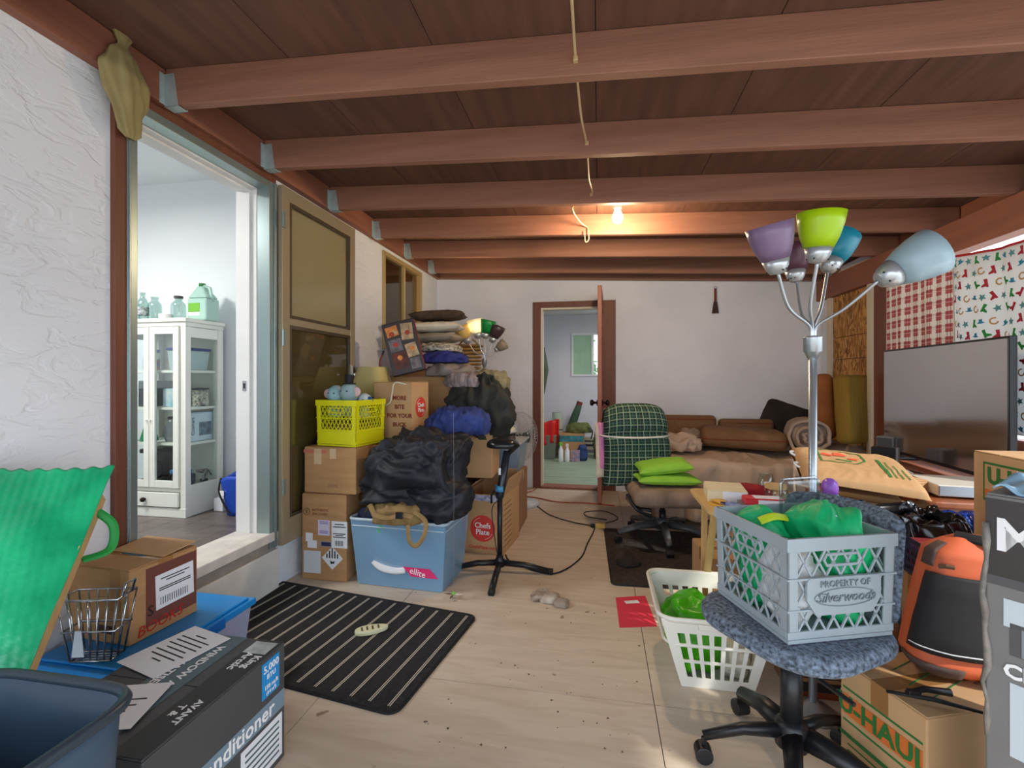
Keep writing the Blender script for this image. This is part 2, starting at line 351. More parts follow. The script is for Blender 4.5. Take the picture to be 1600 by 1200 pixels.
greenf = floor_mat('green_painted_floor', S(150, 166, 140), S(132, 150, 124), S(110, 124, 100))
osb = bpy.data.materials.new('strand_board'); osb.use_nodes = True; n = osb.node_tree; bb_ = n.nodes['Principled BSDF']; bb_.inputs['Roughness'].default_value = .85
t = n.nodes.new('ShaderNodeTexCoord'); mp = n.nodes.new('ShaderNodeMapping'); mp.inputs['Scale'].default_value = (1, 1, .32); n.links.new(t.outputs['Object'], mp.inputs[0])
nz = n.nodes.new('ShaderNodeTexNoise'); nz.inputs['Scale'].default_value = 9; n.links.new(mp.outputs[0], nz.inputs[0]); va = n.nodes.new('ShaderNodeVectorMath'); va.operation = 'MULTIPLY_ADD'; va.inputs[1].default_value = (.25, .25, .25); n.links.new(nz.outputs['Color'], va.inputs[0]); n.links.new(mp.outputs[0], va.inputs[2])
vo = n.nodes.new('ShaderNodeTexVoronoi'); vo.inputs['Scale'].default_value = 46; n.links.new(va.outputs[0], vo.inputs['Vector']); sx_ = n.nodes.new('ShaderNodeSeparateColor'); n.links.new(vo.outputs['Color'], sx_.inputs[0])
r_ = n.nodes.new('ShaderNodeValToRGB'); r_.color_ramp.elements[0].color = S(112, 70, 30); r_.color_ramp.elements[1].color = S(212, 162, 98); r_.color_ramp.elements.new(.45).color = S(178, 126, 68); n.links.new(sx_.outputs[0], r_.inputs[0]); n.links.new(r_.outputs[0], bb_.inputs['Base Color'])
alum = mat('aluminium_grey', S(150, 166, 166), .35, .7)
bronze = mat('bronze_aluminium', S(158, 144, 118), .4, .25)
ground = mat('outdoor_gravel', S(190, 182, 168), .9, var=.2, scale=3)
# ---- ground outside, floor of plywood sheets
struct(MB().box(-14, 16, -14, 14, -.4, -.16).build('ground', ground))
fl = sempty('floor')
MB().box(XL, XR+.06, -1.0, YB+.12, -.15, -.012).build('subfloor', mat('dark_gap', S(60, 46, 36), .9), fl)
xs = [XL, -1.02, .20, 1.42, XR+.06]; ys = [-1.0, .55, 1.77, 2.99, 4.21, YB+.12]
for i in range(4):
    for j in range(5):
        MB().box(xs[i]+.0015, xs[i+1]-.0015, ys[j]+.0015, ys[j+1]-.0015, -.0119, 0).build('plywood_sheet', floorm, fl)
# ---- left wall with door and window openings
DY0, DY1, DZ0, DZ1 = 1.505, 2.33, .30, 2.27
WY0, WY1, WZ0, WZ1 = 3.715, 4.59, 1.44, 2.275
ZT = 2.46
b = MB(); b.box(XL-WT, XL, -1.0, DY0, 0, ZT+.1); b.box(XL-WT, XL, DY0, DY1, 0, DZ0-.03); b.box(XL-WT, XL, DY0, DY1, DZ1, ZT+.1)
b.box(XL-WT, XL, DY1, WY0, 0, ZT+.1); b.box(XL-WT, XL, WY0, WY1, 0, WZ0); b.box(XL-WT, XL, WY0, WY1, WZ1, ZT+.1); b.box(XL-WT, XL, WY1, YB+.12, 0, ZT+.1)
struct(b.build('wall_left', stuc))
# ---- back wall with door opening
bx0, bx1 = PY(845, 600, YB).x, PY(941, 600, YB).x; bzt = PY(890, 480, YB).z
b = MB(); b.box(XL, bx0, YB, YB+.12, 0, 2.56); b.box(bx1, XR+.1, YB, YB+.12, 0, 2.56); b.box(bx0, bx1, YB, YB+.12, bzt, 2.56)
struct(b.build('wall_back', stuc_b))
# ---- right side: wall with boarded window at the far end, post, low wall, header
b = MB(); RY0 = PX(1363, 600, XR).y; RY1 = PX(1298, 600, XR).y; rz1 = PX(1330, 428, XR).z
b.box(XR, XR+.1, RY1-.02, YB, 0, 2.2); b.box(XR, XR+.1, RY0+.02, RY1-.02, 0, .55); b.box(XR, XR+.1, RY0+.02, RY1-.02, rz1, 2.2)
struct(b.build('wall_right', stuc_b))
trr = sempty('window_1')
fr = MB(); fw = .06
fr.box(XR-.02, XR, RY0-.02, RY0+fw-.02, .5, rz1+.06); fr.box(XR-.02, XR, RY1-fw+.03, RY1+.03, .5, rz1+.06); fr.box(XR-.02, XR, RY0+fw-.02, RY1-fw+.03, rz1, rz1+.06)
MB().box(XR+.03, XR+.05, RY0, RY1, .4, rz1+.05).build('backing_board', MATS['dark_gap'], trr)
fr.build('window_frame', mat('cream_trim', S(214, 202, 178), .5), trr)
for z0, z1 in ((.5, 1.085), (1.09, 1.36), (1.365, 1.56), (1.565, rz1)):
    MB().box(XR+.012, XR+.024, RY0+.03, RY1-.02, z0, z1).build('strand_board', osb, trr)
b = MB(); b.box(XR, XR+.1, 3.86, RY0-.02, 0, 2.0); struct(b.build('trim_3', brown_z))
b = MB(); b.box(XR+.02, XR+.1, 2.15, 3.86, 0, .86); struct(b.build('wall_right_low', brown_z))
ZR = lambda X: 2.31-.0435*(X-XL)                    # underside of the beams, falling to the right
b = MB(); b.box(XR-.04, XR+.06, -1.5, YB, 1.945, ZR(XR)-.002); struct(b.build('trim_2', brown_y, bevel=.003))
b = MB(); b.box(XR+.125, XR+.15, -1.5, YB, 1.98, 2.30); struct(b.build('trim_5', brown_y))  # board added above the header to block sky light at the beam ends
b = MB(); b.box(XR-.03, XR+.05, -1.4, -1.3, -.1, 1.945); struct(b.build('trim_4', brown_z))
# ---- ledger along the left wall
b = MB(); b.box(XL, XL+.045, -1.5, YB, 2.312, ZT-.005); led = struct(b.build('trim_1', brown_y, bevel=.002))
# ---- ceiling: beams with hangers, plywood sheets
ce = sempty('ceiling')
sl = -.0435; BH = .15
galv = mat('galvanised_steel', S(190, 208, 210), .4, .5, var=.1, scale=30)
def slopebox(mb, x0, x1, y0, y1, dz0, dz1):
    return mb.hexa([(x, y, ZR(x)+dz) for dz in (dz0, dz1) for y in (y0, y1) for x in (x0, x1)])
beams = [-1.4, -.78, -.17, .44, 1.05, 1.666, 2.25, 2.872, 3.49, 4.11, 4.733, 5.055]  # front beams, out of view: roof carried forward to keep sun off left wall
for i, y in enumerate(beams):
    th = .042
    bm = slopebox(MB(), XL+.05, XR+.12, y-th/2, y+th/2, 0, BH).build('beam', brown, ce, bevel=.003)
    if i < 11:
        h = MB(); z0 = ZR(XL+.05)
        h.box(XL+.048, XL+.11, y-th/2-.004, y+th/2+.004, z0-.009, z0-.006)
        for sg in (-1, 1):
            yy = y+sg*(th/2+.0025)
            h.hexa([(x, yy+dy, z) for (z, x1) in ((z0-.009, .065), (z0+.125, .045)) for dy in (-.0012, .0012) for x in (XL+.0475, XL+.0475+x1)])
            h.box(XL+.0455, XL+.0475, min(yy, yy+sg*.022), max(yy, yy+sg*.022), z0+.0, z0+.125)
            for zz in (.02, .05, .085): h.cyl((XL+.047, yy+sg*.018, z0+zz), (XL+.0495, yy+sg*.018, z0+zz), .004, 6)
        h.build('joist_hanger', galv, bm)
nx = 7
for i in range(nx):
    x0 = XL+.02+(XR+.2-XL-.02)*i/nx; x1 = XL+.02+(XR+.2-XL-.02)*(i+1)/nx
    slopebox(MB(), x0+.0015, x1-.0015, -1.5, YB+.1, BH+.001, BH+.014).build('plywood_sheet', ceilm, ce)
slopebox(MB(), XL-.3, XR+.35, -1.55, YB+.15, BH+.015, BH+.05).build('roof_deck', mat('roof_black', S(50, 40, 36), .9), ce)
# ---- left doorway: casing, aluminium frame, white jambs, sill
d1 = sempty('door_1')
b = MB(); b.box(XL-.005, XL+.022, 1.462, 1.508, .27, 2.312); b.box(XL-.005, XL+.020, 1.508, DY1+.03, 2.272, 2.311); b.build('casing', brown_z, d1, bevel=.002)
b = MB(); b.box(XL-.05, XL+.028, 1.506, 1.545, .27, 2.27); b.box(XL-.05, XL+.024, 1.545, 2.345, 2.232, 2.27); b.box(XL-.05, XL+.028, 2.295, 2.345, .25, 2.27)
b.box(XL+.028, XL+.038, 2.325, 2.345, .25, 2.27); b.box(XL+.028, XL+.034, 1.508, 1.516, .27, 2.27); b.build('door_frame', alum, d1, bevel=.002)
b = MB(); b.box(XL-WT-.01, XL-.05, 2.292, 2.33, .30, 2.23); b.box(XL-WT-.01, XL-.05, 1.505, 1.54, .30, 2.23); b.box(XL-WT-.01, XL-.05, 1.54, 2.292, 2.225, 2.27); b.box(XL-WT*.6, XL-WT*.5, 2.28, 2.292, .3, 2.225); b.box(XL-WT*.6, XL-WT*.5, 1.54, 2.28, 2.213, 2.225)
b.build('jamb', whitep, d1, bevel=.002)
pl = PY(382, 603, 2.29); b = MB(); b.box(pl.x-.012, pl.x+.012, 2.288, 2.292, pl.z-.028, pl.z+.028); b.build('strike_plate', chrome, d1); 
b = MB(); b.box(pl.x-.005, pl.x+.005, 2.286, 2.2875, pl.z-.014, pl.z+.014); b.build('strike_hole', ink, d1)
b = MB(); b.box(XL-WT-.02, XL+.035, 1.50, 2.36, .285, .335); b.build('sill', mat('worn_white_paint', S(214, 208, 200), .6, var=.12, scale=14), d1, bevel=.006)
b = MB(); b.box(XL-.004, XL+.018, 1.47, 2.36, .235, .284); b.build('sill_strip', mat('weathered_grey', S(150, 142, 134), .8, var=.2, scale=10), d1)
b = MB(); b.box(XL, XL+.03, 1.40, 2.37, 0, .233); b.build('step_face', mat('white_step_paint', S(222, 218, 210), .6, var=.1, scale=7), d1, bevel=.004)
# ---- storm door folded back against the wall
SX = XL+.05
d2 = thing('storm_door', 'bronze framed glass storm door folded open flat against the white wall', 'storm door', (SX, 2.352, .25))
SW, SH, ft = .80, 2.02, .03
b = MB(); b.box(-ft/2, ft/2, 0, .065, 0, SH); b.box(-ft/2, ft/2, SW-.065, SW, 0, SH); b.box(-ft/2, ft/2, .065, SW-.065, SH-.075, SH); b.box(-ft/2, ft/2, .065, SW-.065, 0, .14); b.build('door_frame', bronze, d2, bevel=.003)
zr = A(490, 509, 2.9).z-.25
b = MB(); b.box(-ft/2+.003, ft/2-.003, .065, SW-.065, zr-.02, zr+.02); b.build('mid_rail', bronze, d2, bevel=.002)
b = MB()
for (z0, z1) in ((.14, zr-.02), (zr+.02, SH-.075)):
    b.box(ft/2-.008, ft/2-.002, .065, .085, z0, z1); b.box(ft/2-.008, ft/2-.002, SW-.085, SW-.065, z0, z1); b.box(ft/2-.008, ft/2-.002, .085, SW-.085, z1-.02, z1); b.box(ft/2-.008, ft/2-.002, .085, SW-.085, z0, z0+.018)
b.build('pane_bead', mat('bronze_dark', S(92, 82, 66), .4, .5), d2)
gl_up = glassy('bronze_screen_glass', S(238, 236, 228), .03, .15); gl_lo = glassy('dark_bronze_glass', S(206, 201, 186), .07, .05)
MB().box(-.002, .002, .085, SW-.085, zr+.02, SH-.09).build('upper_pane', gl_up, d2)
MB().box(-.002, .002, .085, SW-.085, .15, zr-.02).build('lower_pane', gl_lo, d2)
MB().box(-.0135, -.0115, .08, SW-.08, .145, SH-.08).build('backing_film', mat('olive_film', S(206, 200, 178), .6), d2)
for zz in (1.78, 1.12, .28):
    h = MB(); h.box(ft/2, ft/2+.004, -.004, .026, zz, zz+.09); h.tube([(ft/2+.006, -.004, zz), (ft/2+.006, -.004, zz+.09)], .006, 8)
    for k in (.018, .045, .072): h.cyl((ft/2+.004, .014, zz+k), (ft/2+.006, .014, zz+k), .004, 6)
    h.build('hinge', alum, d2)
h = MB(); h.box(ft/2, ft/2+.012, SW-.05, SW-.02, .93, 1.03); h.tube([(ft/2+.01, SW-.035, .97), (ft/2+.04, SW-.035, .97), (ft/2+.05, SW-.10, .965)], .007, 8); h.build('latch', chrome, d2)
# ---- sliding window in the left wall
w2 = sempty('window_2'); gold = mat('gold_aluminium', S(190, 164, 112), .4, .35)
b = MB(); e = .035
b.box(XL-.06, XL+.018, WY0, WY0+e, WZ0, WZ1); b.box(XL-.06, XL+.018, WY1-e, WY1, WZ0, WZ1); b.box(XL-.06, XL+.018, WY0+e, WY1-e, WZ1-e, WZ1); b.box(XL-.06, XL+.018, WY0+e, WY1-e, WZ0, WZ0+e); b.build('window_frame', gold, w2, bevel=.002)
ym = (WY0+WY1)/2+.02; b = MB(); b.box(XL-.04, XL+.008, ym-.018, ym+.018, WZ0+e, WZ1-e); b.build('sash_rail', gold, w2, bevel=.002)
MB().box(XL-.022, XL-.017, WY0+e, ym-.018, WZ0+e, WZ1-e).build('pane', gl_lo, w2)
MB().box(XL-.032, XL-.027, ym+.018, WY1-e, WZ0+e, WZ1-e).build('pane', glassy('amber_glass', S(226, 212, 176), .1, .03), w2)
MB().box(XL-.10, XL-.09, WY0, WY1, WZ0, WZ1).build('blind', mat('olive_blind', S(120, 98, 62), .7, var=.1), w2)
# ---- hall behind the left doorway
HX0, HY1, HF, HC = -3.95, 2.90, .30, 2.60
hw = MB(); hw.box(HX0, XL-WT, HY1, HY1+.1, 0, HC); struct(hw.build('wall_hall_back', inner))
hw = MB(); hw.box(HX0-.1, HX0, -.3, 1.0, 0, HC); hw.box(HX0-.1, HX0, 2.2, HY1, 0, HC); hw.box(HX0-.1, HX0, 1.0, 2.2, 0, 1.1); hw.box(HX0-.1, HX0, 1.0, 2.2, 2.2, HC); struct(hw.build('wall_hall_left', inner))  # unseen wall; opening added to let sky light into the hall
hw = MB(); hw.box(HX0-.1, XL-WT, -.4, -.3, 0, HC); struct(hw.build('wall_hall_front', inner))
struct(MB().box(HX0-.1, XL-WT, -.4, HY1+.1, HC, HC+.1).build('ceiling_hall', inner))
hf = sempty('floor_hall'); plank = mat('grey_brown_plank', S(104, 94, 88), .35, var=.3, scale=5, stretch=(1, 7, 1))
k = 0; x = HX0
while x < XL-WT-.001:
    x1 = min(x+.15, XL-WT); o_ = (k*.47) % 1.2; y0 = -.3
    cuts = [-.3]+[c for c in (-.3+o_+.6*0, -.3+o_+1.2, -.3+o_+2.4) if -.25 < c < HY1-.05]+[HY1]
    for a_, c_ in zip(cuts, cuts[1:]): MB().box(x+.001, x1-.001, a_+.001, c_-.001, HF-.012, HF).build('plank', plank, hf)
    x = x1; k += 1
MB().box(HX0, XL-WT, -.3, HY1, HF-.1, HF-.013).build('subfloor', MATS['dark_gap'], hf)
def added_ceiling_lamp(loc, energy, label, col=(1, .97, .93), r=.16):  # unseen fixture added to brighten a room
    t = thing('added_ceiling_lamp', label, 'lamp', loc)
    MB().lathe([(.05, -.0), (.05, -.02), (r*.55, -.03), (r*.55, -.035)], 20).build('mount', whitep, t, smooth=True)
    MB().lathe([(r*.9, -.036), (r, -.05), (r*.85, -.09), (r*.4, -.115), (.001, -.12)], 24).build('globe', mat('fill_globe', (1, 1, 1, 1), .5, emis=(1, .97, .92, 1), estr=3), t, smooth=True)
    l = bpy.data.lights.new('fill_light', 'AREA'); l.shape = 'DISK'; l.size = .4; l.energy = energy; l.color = col
    lo = bpy.data.objects.new('fill_light', l); C.objects.link(lo); lo.parent = t; lo.location = (0, 0, -.14); return t
added_ceiling_lamp((-3.0, 1.5, HC-.002), 27, 'added round white ceiling lamp, out of view, brightening the hall behind the left doorway')  # added fill for the hall, hidden by the left wall
# ---- back room
BX0, BX1, BY1, BC = -2.2, 1.4, 7.75, 2.24
backw = mat('lavender_white_wall', S(212, 210, 216), .8, var=.04, scale=1.5)
wl, wr_ = PY(893, 550, BY1), PY(953, 550, BY1); wz1, wz0 = PY(893, 521, BY1).z, PY(893, 588, BY1).z
b = MB(); b.box(BX0, wl.x, BY1, BY1+.1, 0, BC); b.box(wr_.x, BX1, BY1, BY1+.1, 0, BC); b.box(wl.x, wr_.x, BY1, BY1+.1, 0, wz0); b.box(wl.x, wr_.x, BY1, BY1+.1, wz1, BC); struct(b.build('wall_room_back', backw))
struct(MB().box(BX0-.1, BX0, YB+.12, BY1, 0, BC).build('wall_room_left', backw)); struct(MB().box(BX1, BX1+.1, YB+.12, BY1, 0, BC).build('wall_room_right', backw))
struct(MB().box(BX0-.1, BX1+.1, YB+.12, BY1+.1, BC, BC+.08).build('ceiling_room', whitep))
fr_ = sempty('floor_room'); yy = [YB+.12, 5.72, 6.6, 7.4, BY1]
for a_, c_ in zip(yy, yy[1:]): MB().box(BX0, BX1, a_+.002, c_-.002, -.012, 0).build('plywood_sheet', greenf, fr_)
MB().box(BX0, BX1, YB+.12, BY1, -.14, -.013).build('subfloor', MATS['dark_gap'], fr_)
w3 = sempty('window_3'); b = MB(); e = .03
b.box(wl.x, wl.x+e, BY1-.02, BY1+.05, wz0, wz1); b.box(wr_.x-e, wr_.x, BY1-.02, BY1+.05, wz0, wz1); b.box(wl.x+e, wr_.x-e, BY1-.02, BY1+.05, wz1-e, wz1); b.box(wl.x+e, wr_.x-e, BY1-.02, BY1+.05, wz0, wz0+e)
xm = PY(926, 550, BY1).x; b.box(xm-.02, xm+.02, BY1-.01, BY1+.04, wz0+e, wz1-e); b.build('window_frame', whitep, w3)
MB().box(wl.x+e, xm-.02, BY1+.012, BY1+.018, wz0+e, wz1-e).build('pane', milky('frosted_green_pane', S(150, 186, 148), .9, .3), w3)
MB().box(xm+.02, wr_.x-e, BY1+.022, BY1+.026, wz0+e, wz1-e).build('pane', glassy('clear_pane', (.95, .97, .95, 1), .02), w3)
added_ceiling_lamp((.55, 6.2, BC-.002), 13, 'added round white ceiling lamp, out of view, brightening the far room behind the brown door', (1, .98, 1))  # added fill for the far room, outside the door view
random.seed(4); lf = mat('leaf_green', S(70, 128, 52), .6, var=.4, scale=6)
t = thing('shrub', 'leafy green shrub outside the small window of the far room', 'shrub', (wl.x+.3, BY1+.75, -.16))
MB().tube([(0, 0, 0), (.03, 0, .8), (0, .05, 1.7)], [.03, .025, .012], 8).build('stem', mat('bark', S(90, 70, 50), .9), t)
b = MB()
for _ in range(260):
    c = Vector((random.gauss(0, .38), random.gauss(0, .16), 1.45+random.gauss(0, .38))); R = Euler((random.uniform(0, 6), random.uniform(0, 6), random.uniform(0, 6))).to_matrix(); s_ = random.uniform(.05, .10)
    b.add([c+R @ Vector(q)*s_ for q in ((-1, 0, 0), (-.2, -.45, .1), (.9, 0, 0), (-.2, .45, .1))], [(0, 1, 2, 3)])
fo = b.build('foliage', lf, t); fo['kind'] = 'stuff'
# ---- back door: frame and open leaf
d3 = sempty('door_2'); ox0, ox1 = PY(833, 600, YB).x, PY(962, 600, YB).x; ozt = PY(890, 471, YB).z
b = MB(); b.box(ox0, bx0, YB-.018, YB+.0, 0, ozt); b.box(bx1, ox1, YB-.018, YB, 0, ozt); b.box(bx0, bx1, YB-.018, YB, bzt, ozt); b.build('casing', brown_z, d3, bevel=.002)
b = MB(); b.box(bx0-.002, bx0+.02, YB+.0, YB+.13, 0, bzt); b.box(bx1-.02, bx1+.002, YB, YB+.13, 0, bzt); b.box(bx0+.02, bx1-.02, YB, YB+.13, bzt-.02, bzt+.002); b.build('jamb', mat('cream_jamb', S(220, 212, 190), .5), d3)
b = MB(); b.box(bx0, bx1, YB-.03, YB+.14, 0, .022); b.build('threshold', brown_y, d3, bevel=.004)
LW = .62; hz_ = A(938, 700, 4.62); hd = Vector((bx1-.01, YB-.02, 0)); dr = Vector((hz_.x-hd.x, hz_.y-hd.y, 0)); ang = math.atan2(dr.y, dr.x)
leaf = thing('wooden_door', 'reddish brown wooden door standing open into the carport beside the plaid chair', 'door', (hd.x, hd.y, .03), ang)
b = MB(); b.box(0, LW, -.019, .019, 0, 2.03); b.build('slab', mat('red_brown_door', S(150, 88, 66), .45, var=.15, scale=4, stretch=(5, 5, .4)), leaf, bevel=.003)
for z0, z1 in ((.2, .85), (1.05, 1.85)):
    for sg in (-1, 1):
        f = MB(); f.box(.1, .12, sg*.019-.004, sg*.019+.004, z0, z1); f.box(LW-.12, LW-.1, sg*.019-.004, sg*.019+.004, z0, z1); f.box(.12, LW-.12, sg*.019-.004, sg*.019+.004, z0, z0+.02); f.box(.12, LW-.12, sg*.019-.004, sg*.019+.004, z1-.02, z1); f.build('panel_moulding', brown_z, leaf)
kn = mat('dark_bronze', S(52, 40, 32), .3, .8)
for sg in (-1, 1):
    k_ = MB(); k_.M = Matrix.Translation((LW-.07, sg*.019, .93)) @ Matrix.Rotation(-sg*math.pi/2, 4, 'X'); k_.lathe([(.03, 0), (.03, .008), (.012, .012), (.012, .035), (.028, .045), (.03, .06), (.02, .072), (.001, .074)], 16); k_.build('door_knob', kn, leaf, smooth=True)
for zz in (.2, 1.0, 1.8): MB().cyl((0, -.024, zz), (0, -.024, zz+.09), .007, 8).build('hinge', kn, leaf)
# ================================================================== HALL: cabinet and contents
cabw = mat('cabinet_cream', S(222, 224, 214), .5, var=.05, scale=5)
cg = glassy('cabinet_glass', (.93, .96, .95, 1), .02, .02)
cp = G(290, 810, HF); CW, CD, CHt = .52, .31, 1.26
CX, CY = cp.x-CW/2, cp.y+CD/2
cab = thing('display_cabinet', 'cream painted glass cabinet with shelves and one drawer in the hall', 'cabinet', (CX, CY, HF))
b = MB(); b.box(-CW/2+.004, CW/2-.004, CD/2-.011, CD/2-.001, .0, CHt-.041); b.box(-CW/2, CW/2, -CD/2, CD/2-.001, CHt-.04, CHt-.0125); b.box(-CW/2+.006, CW/2-.006, -CD/2+.006, CD/2-.012, .16, .185)
for sx in (-1, 1):
    for sy in (-1, 1): b.cbox((sx*(CW/2-.02), sy*(CD/2-.02) if sy < 0 else CD/2-.032, (CHt-.0405)/2), (.04, .04, CHt-.0405))
    b.cbox((sx*(CW/2-.013), 0, .10), (.018, CD-.06, .198)); b.cbox((sx*(CW/2-.013), 0, CHt-.075), (.018, CD-.06, .066))
b.box(-CW/2-.003, CW/2+.003, -CD/2-.003, -CD/2+.02, .0005, .06); b.build('body', cabw, cab, bevel=.002)
b = MB(); b.box(-CW/2-.012, CW/2+.012, -CD/2-.012, CD/2, CHt-.012, CHt+.012); b.build('top_board', cabw, cab, bevel=.003)
SHZ = [.185, .47, .70, .94]
for z in SHZ[1:]: MB().box(-CW/2+.02, CW/2-.02, -CD/2+.03, CD/2-.014, z-.016, z).build('shelf', cabw, cab)
for sx in (-1, 1): MB().box(sx*(CW/2-.012)-.002, sx*(CW/2-.012)+.002, -CD/2+.04, CD/2-.05, .2, CHt-.1).build('side_pane', cg, cab)
for sx in (-1, 1):
    x0, x1 = (-CW/2+.041, -.002) if sx < 0 else (.002, CW/2-.041)
    d = MB(); y0, y1 = -CD/2-.014, -CD/2+.004
    d.box(x0, x0+.04, y0, y1, .19, CHt-.045); d.box(x1-.04, x1, y0, y1, .19, CHt-.045); d.box(x0+.04, x1-.04, y0, y1, .19, .235); d.box(x0+.04, x1-.04, y0, y1, CHt-.09, CHt-.045)
    dd = d.build('door', cabw, cab, bevel=.002)
    MB().box(x0+.038, x1-.038, -CD/2-.007, -CD/2-.003, .233, CHt-.088).build('pane', cg, dd)
    hx = x1-.012 if sx < 0 else x0+.012
    MB().cyl((hx, y0, .62), (hx, y0-.014, .62), .006, 8).build('knob', cabw, dd)
d = MB(); d.box(-CW/2+.045, CW/2-.045, -CD/2-.014, -CD/2+.004, .068, .158); dd = d.build('drawer', cabw, cab, bevel=.003)
k = MB(); k.M = Matrix.Translation((-.03, -CD/2-.014, .113)) @ Matrix.Rotation(math.pi/2, 4, 'X'); k.lathe([(.008, 0), (.008, .008), (.016, .014), (.014, .024), (.001, .028)], 14); k.build('knob', kn, dd, smooth=True)
# bottles and jug on the cabinet top
zt = HF+CHt+.0125
gb = glassy('bottle_glass', (.80, .88, .86, 1), .06, .03)
def bottle(px, h, r, label, dy=0, style=0, cap=None, lab=None):
    x = PY(px, 500, CY+dy).x; t = thing('glass_bottle', label, 'bottle', (x, CY+dy, zt), 0, 'glass bottles on the cabinet top')
    pr = [(r*.92, 0), (r, .01), (r, h*.55), (r*.75, h*.72), (r*.42, h*.82), (r*.40, h*.93), (r*.46, h*.94), (r*.46, h)]
    if style: pr = [(r*.92, 0), (r, .01), (r, h*.62), (r*.9, h*.72), (r*.5, h*.84), (r*.5, h*.95), (r*.56, h*.95), (r*.56, h)]
    MB().lathe(pr+[(q*.9, z) for q, z in reversed(pr)], 20, caps=False).build('glass_body', gb, t, smooth=True)
    MB().lathe([(r*.95, .0), (r*.95, .006)], 20).build('base_glass', gb, t)
    if lab: MB().lathe([(r+.001, h*.2), (r+.001, h*.48)], 20, caps=False).build('label', lab, t, smooth=True)
    if cap: MB().lathe([(r*.6, h*.94), (r*.6, h+.006), (.001, h+.007)], 16).build('cap', cap, t)
    return t
bottle(210, .17, .034, 'tall clear glass bottle at the far left of the cabinet top', .02, 1)
bottle(223, .19, .036, 'tall slim clear milk bottle with dark printed label on cabinet top', -.06, 0, lab=mat('bottle_print', S(70, 82, 84), .6, var=.8, scale=60, col2=S(190, 200, 198)))
bottle(242, .165, .042, 'wide clear glass bottle between milk bottle and white dish', -.02, 1)
bottle(279, .155, .044, 'clear glass jar bottle with a dark lid on cabinet top', -.04, 1, cap=mat('dark_lid', S(60, 52, 50), .4))
t = thing('small_dish', 'small white round dish on the cabinet top between bottles', 'dish', (PY(259, 545, CY-.09).x, CY-.09, zt))
MB().lathe([(.03, 0), (.038, .01), (.04, .035), (.036, .035), (.033, .012), (.001, .008)], 20).build('bowl', whitep, t, smooth=True); MB().lathe([(.0405, .026), (.0405, .034)], 20, caps=False).build('rim', paper, t)
t = thing('vinegar_jug', 'large pale green plastic jug with a green label on the cabinet top', 'jug', (PY(318, 500, CY+.03).x, CY+.03, zt))
jm = milky('jug_plastic', S(168, 206, 192), .8)
b = MB(); b.box(-.075, .075, -.055, .055, 0, .15); b.frust(.15, .11, .04, .045, .15, .235, (0, 0), (-.01, 0)); b.build('body', jm, t, bevel=.012)
MB().tube([(-.0, 0, .24), (.05, 0, .22), (.066, 0, .15), (.07, 0, .13)], .011, 8).build('handle', jm, t, smooth=True)
decal(t, 'front', (.15, .11, .2), -.02, .085, .085, .06, mat('jug_label_green', S(104, 172, 40), .5)); decal(t, 'front', (.15, .11, .2), -.02, .045, .085, .025, paper)
MB().lathe([(.02, 0), (.02, .018)], 14, c=(-.01, 0, .236)).build('cap', grnink, t)
# contents of the shelves
def shelf_pos(dx, dy, i): return (CX+dx, CY+dy, HF+SHZ[i]+.0005)
t = thing('plastic_tub', 'clear plastic tub with dark blue lid on the top cabinet shelf', 'tub', shelf_pos(.13, .0, 3)); MB().frust(.13, .17, .15, .19, 0, .13).build('tub', milky('tub_clear', S(196, 216, 218), .6), t, bevel=.008); MB().box(-.08, .08, -.1, .1, .131, .148).build('lid', mat('navy_lid', S(32, 52, 120), .4), t, bevel=.004)
t = thing('glass_jar', 'glass jar of colourful sweets on the top left cabinet shelf', 'jar', shelf_pos(-.13, -.03, 3)); MB().lathe([(.045, 0), (.05, .01), (.05, .09), (.04, .105), (.04, .12)], 18).build('jar', glassy('jar_glass', (.85, .9, .9, 1), .06), t, smooth=True); MB().lathe([(.043, .004), (.044, .075)], 16).build('sweets', mat('sweets', S(200, 90, 60), .5, var=.9, scale=40, col2=S(60, 90, 150)), t); MB().lathe([(.044, .12), (.044, .14), (.001, .142)], 16).build('lid', mat('purple_lid', S(120, 120, 190), .4), t)
t = carton('dark grey mixer box on the second cabinet shelf', shelf_pos(-.12, .0, 2), .1, (.13, .16, .17), mat('mixer_box', S(62, 70, 76), .6), name='appliance_box', tp=False)
ftext(t, 'front', (.13, .16, .17), 'Mixer', .045, 0, .10, white_print, rot=-math.pi/2)
t = carton('small pale blue picture box on the second cabinet shelf', shelf_pos(.09, -.05, 2), 0, (.12, .10, .12), mat('pale_blue_box', S(120, 180, 200), .5, var=.3, scale=14, col2=S(220, 230, 235)), name='gift_box', tp=False)
t = thing('storage_tin', 'black and cream speckled tin on the second cabinet shelf', 'tin', shelf_pos(.19, .03, 2)); MB().box(-.03, .03, -.04, .04, 0, .11).build('tin', mat('speckled_tin', S(40, 38, 36), .4, var=.9, scale=50, col2=S(200, 195, 180)), t, bevel=.004); MB().box(-.031, .031, -.041, .041, .111, .122).build('lid', blackp, t, bevel=.003)
t = thing('green_cone', 'shiny green cone shaped bottle on the third cabinet shelf', 'bottle', shelf_pos(-.13, -.05, 1)); MB().lathe([(.05, 0), (.052, .012), (.03, .09), (.014, .15)], 20).build('cone', mat('green_gloss', S(24, 138, 92), .15), t, smooth=True); MB().lathe([(.016, .15), (.016, .17), (.001, .172)], 12).build('cap', paper, t)
t = carton('white and blue kitchen appliance box standing on the third cabinet shelf', shelf_pos(.15, .02, 1), 0, (.12, .2, .19), mat('white_blue_box', S(196, 212, 224), .5), name='appliance_box', tp=False)
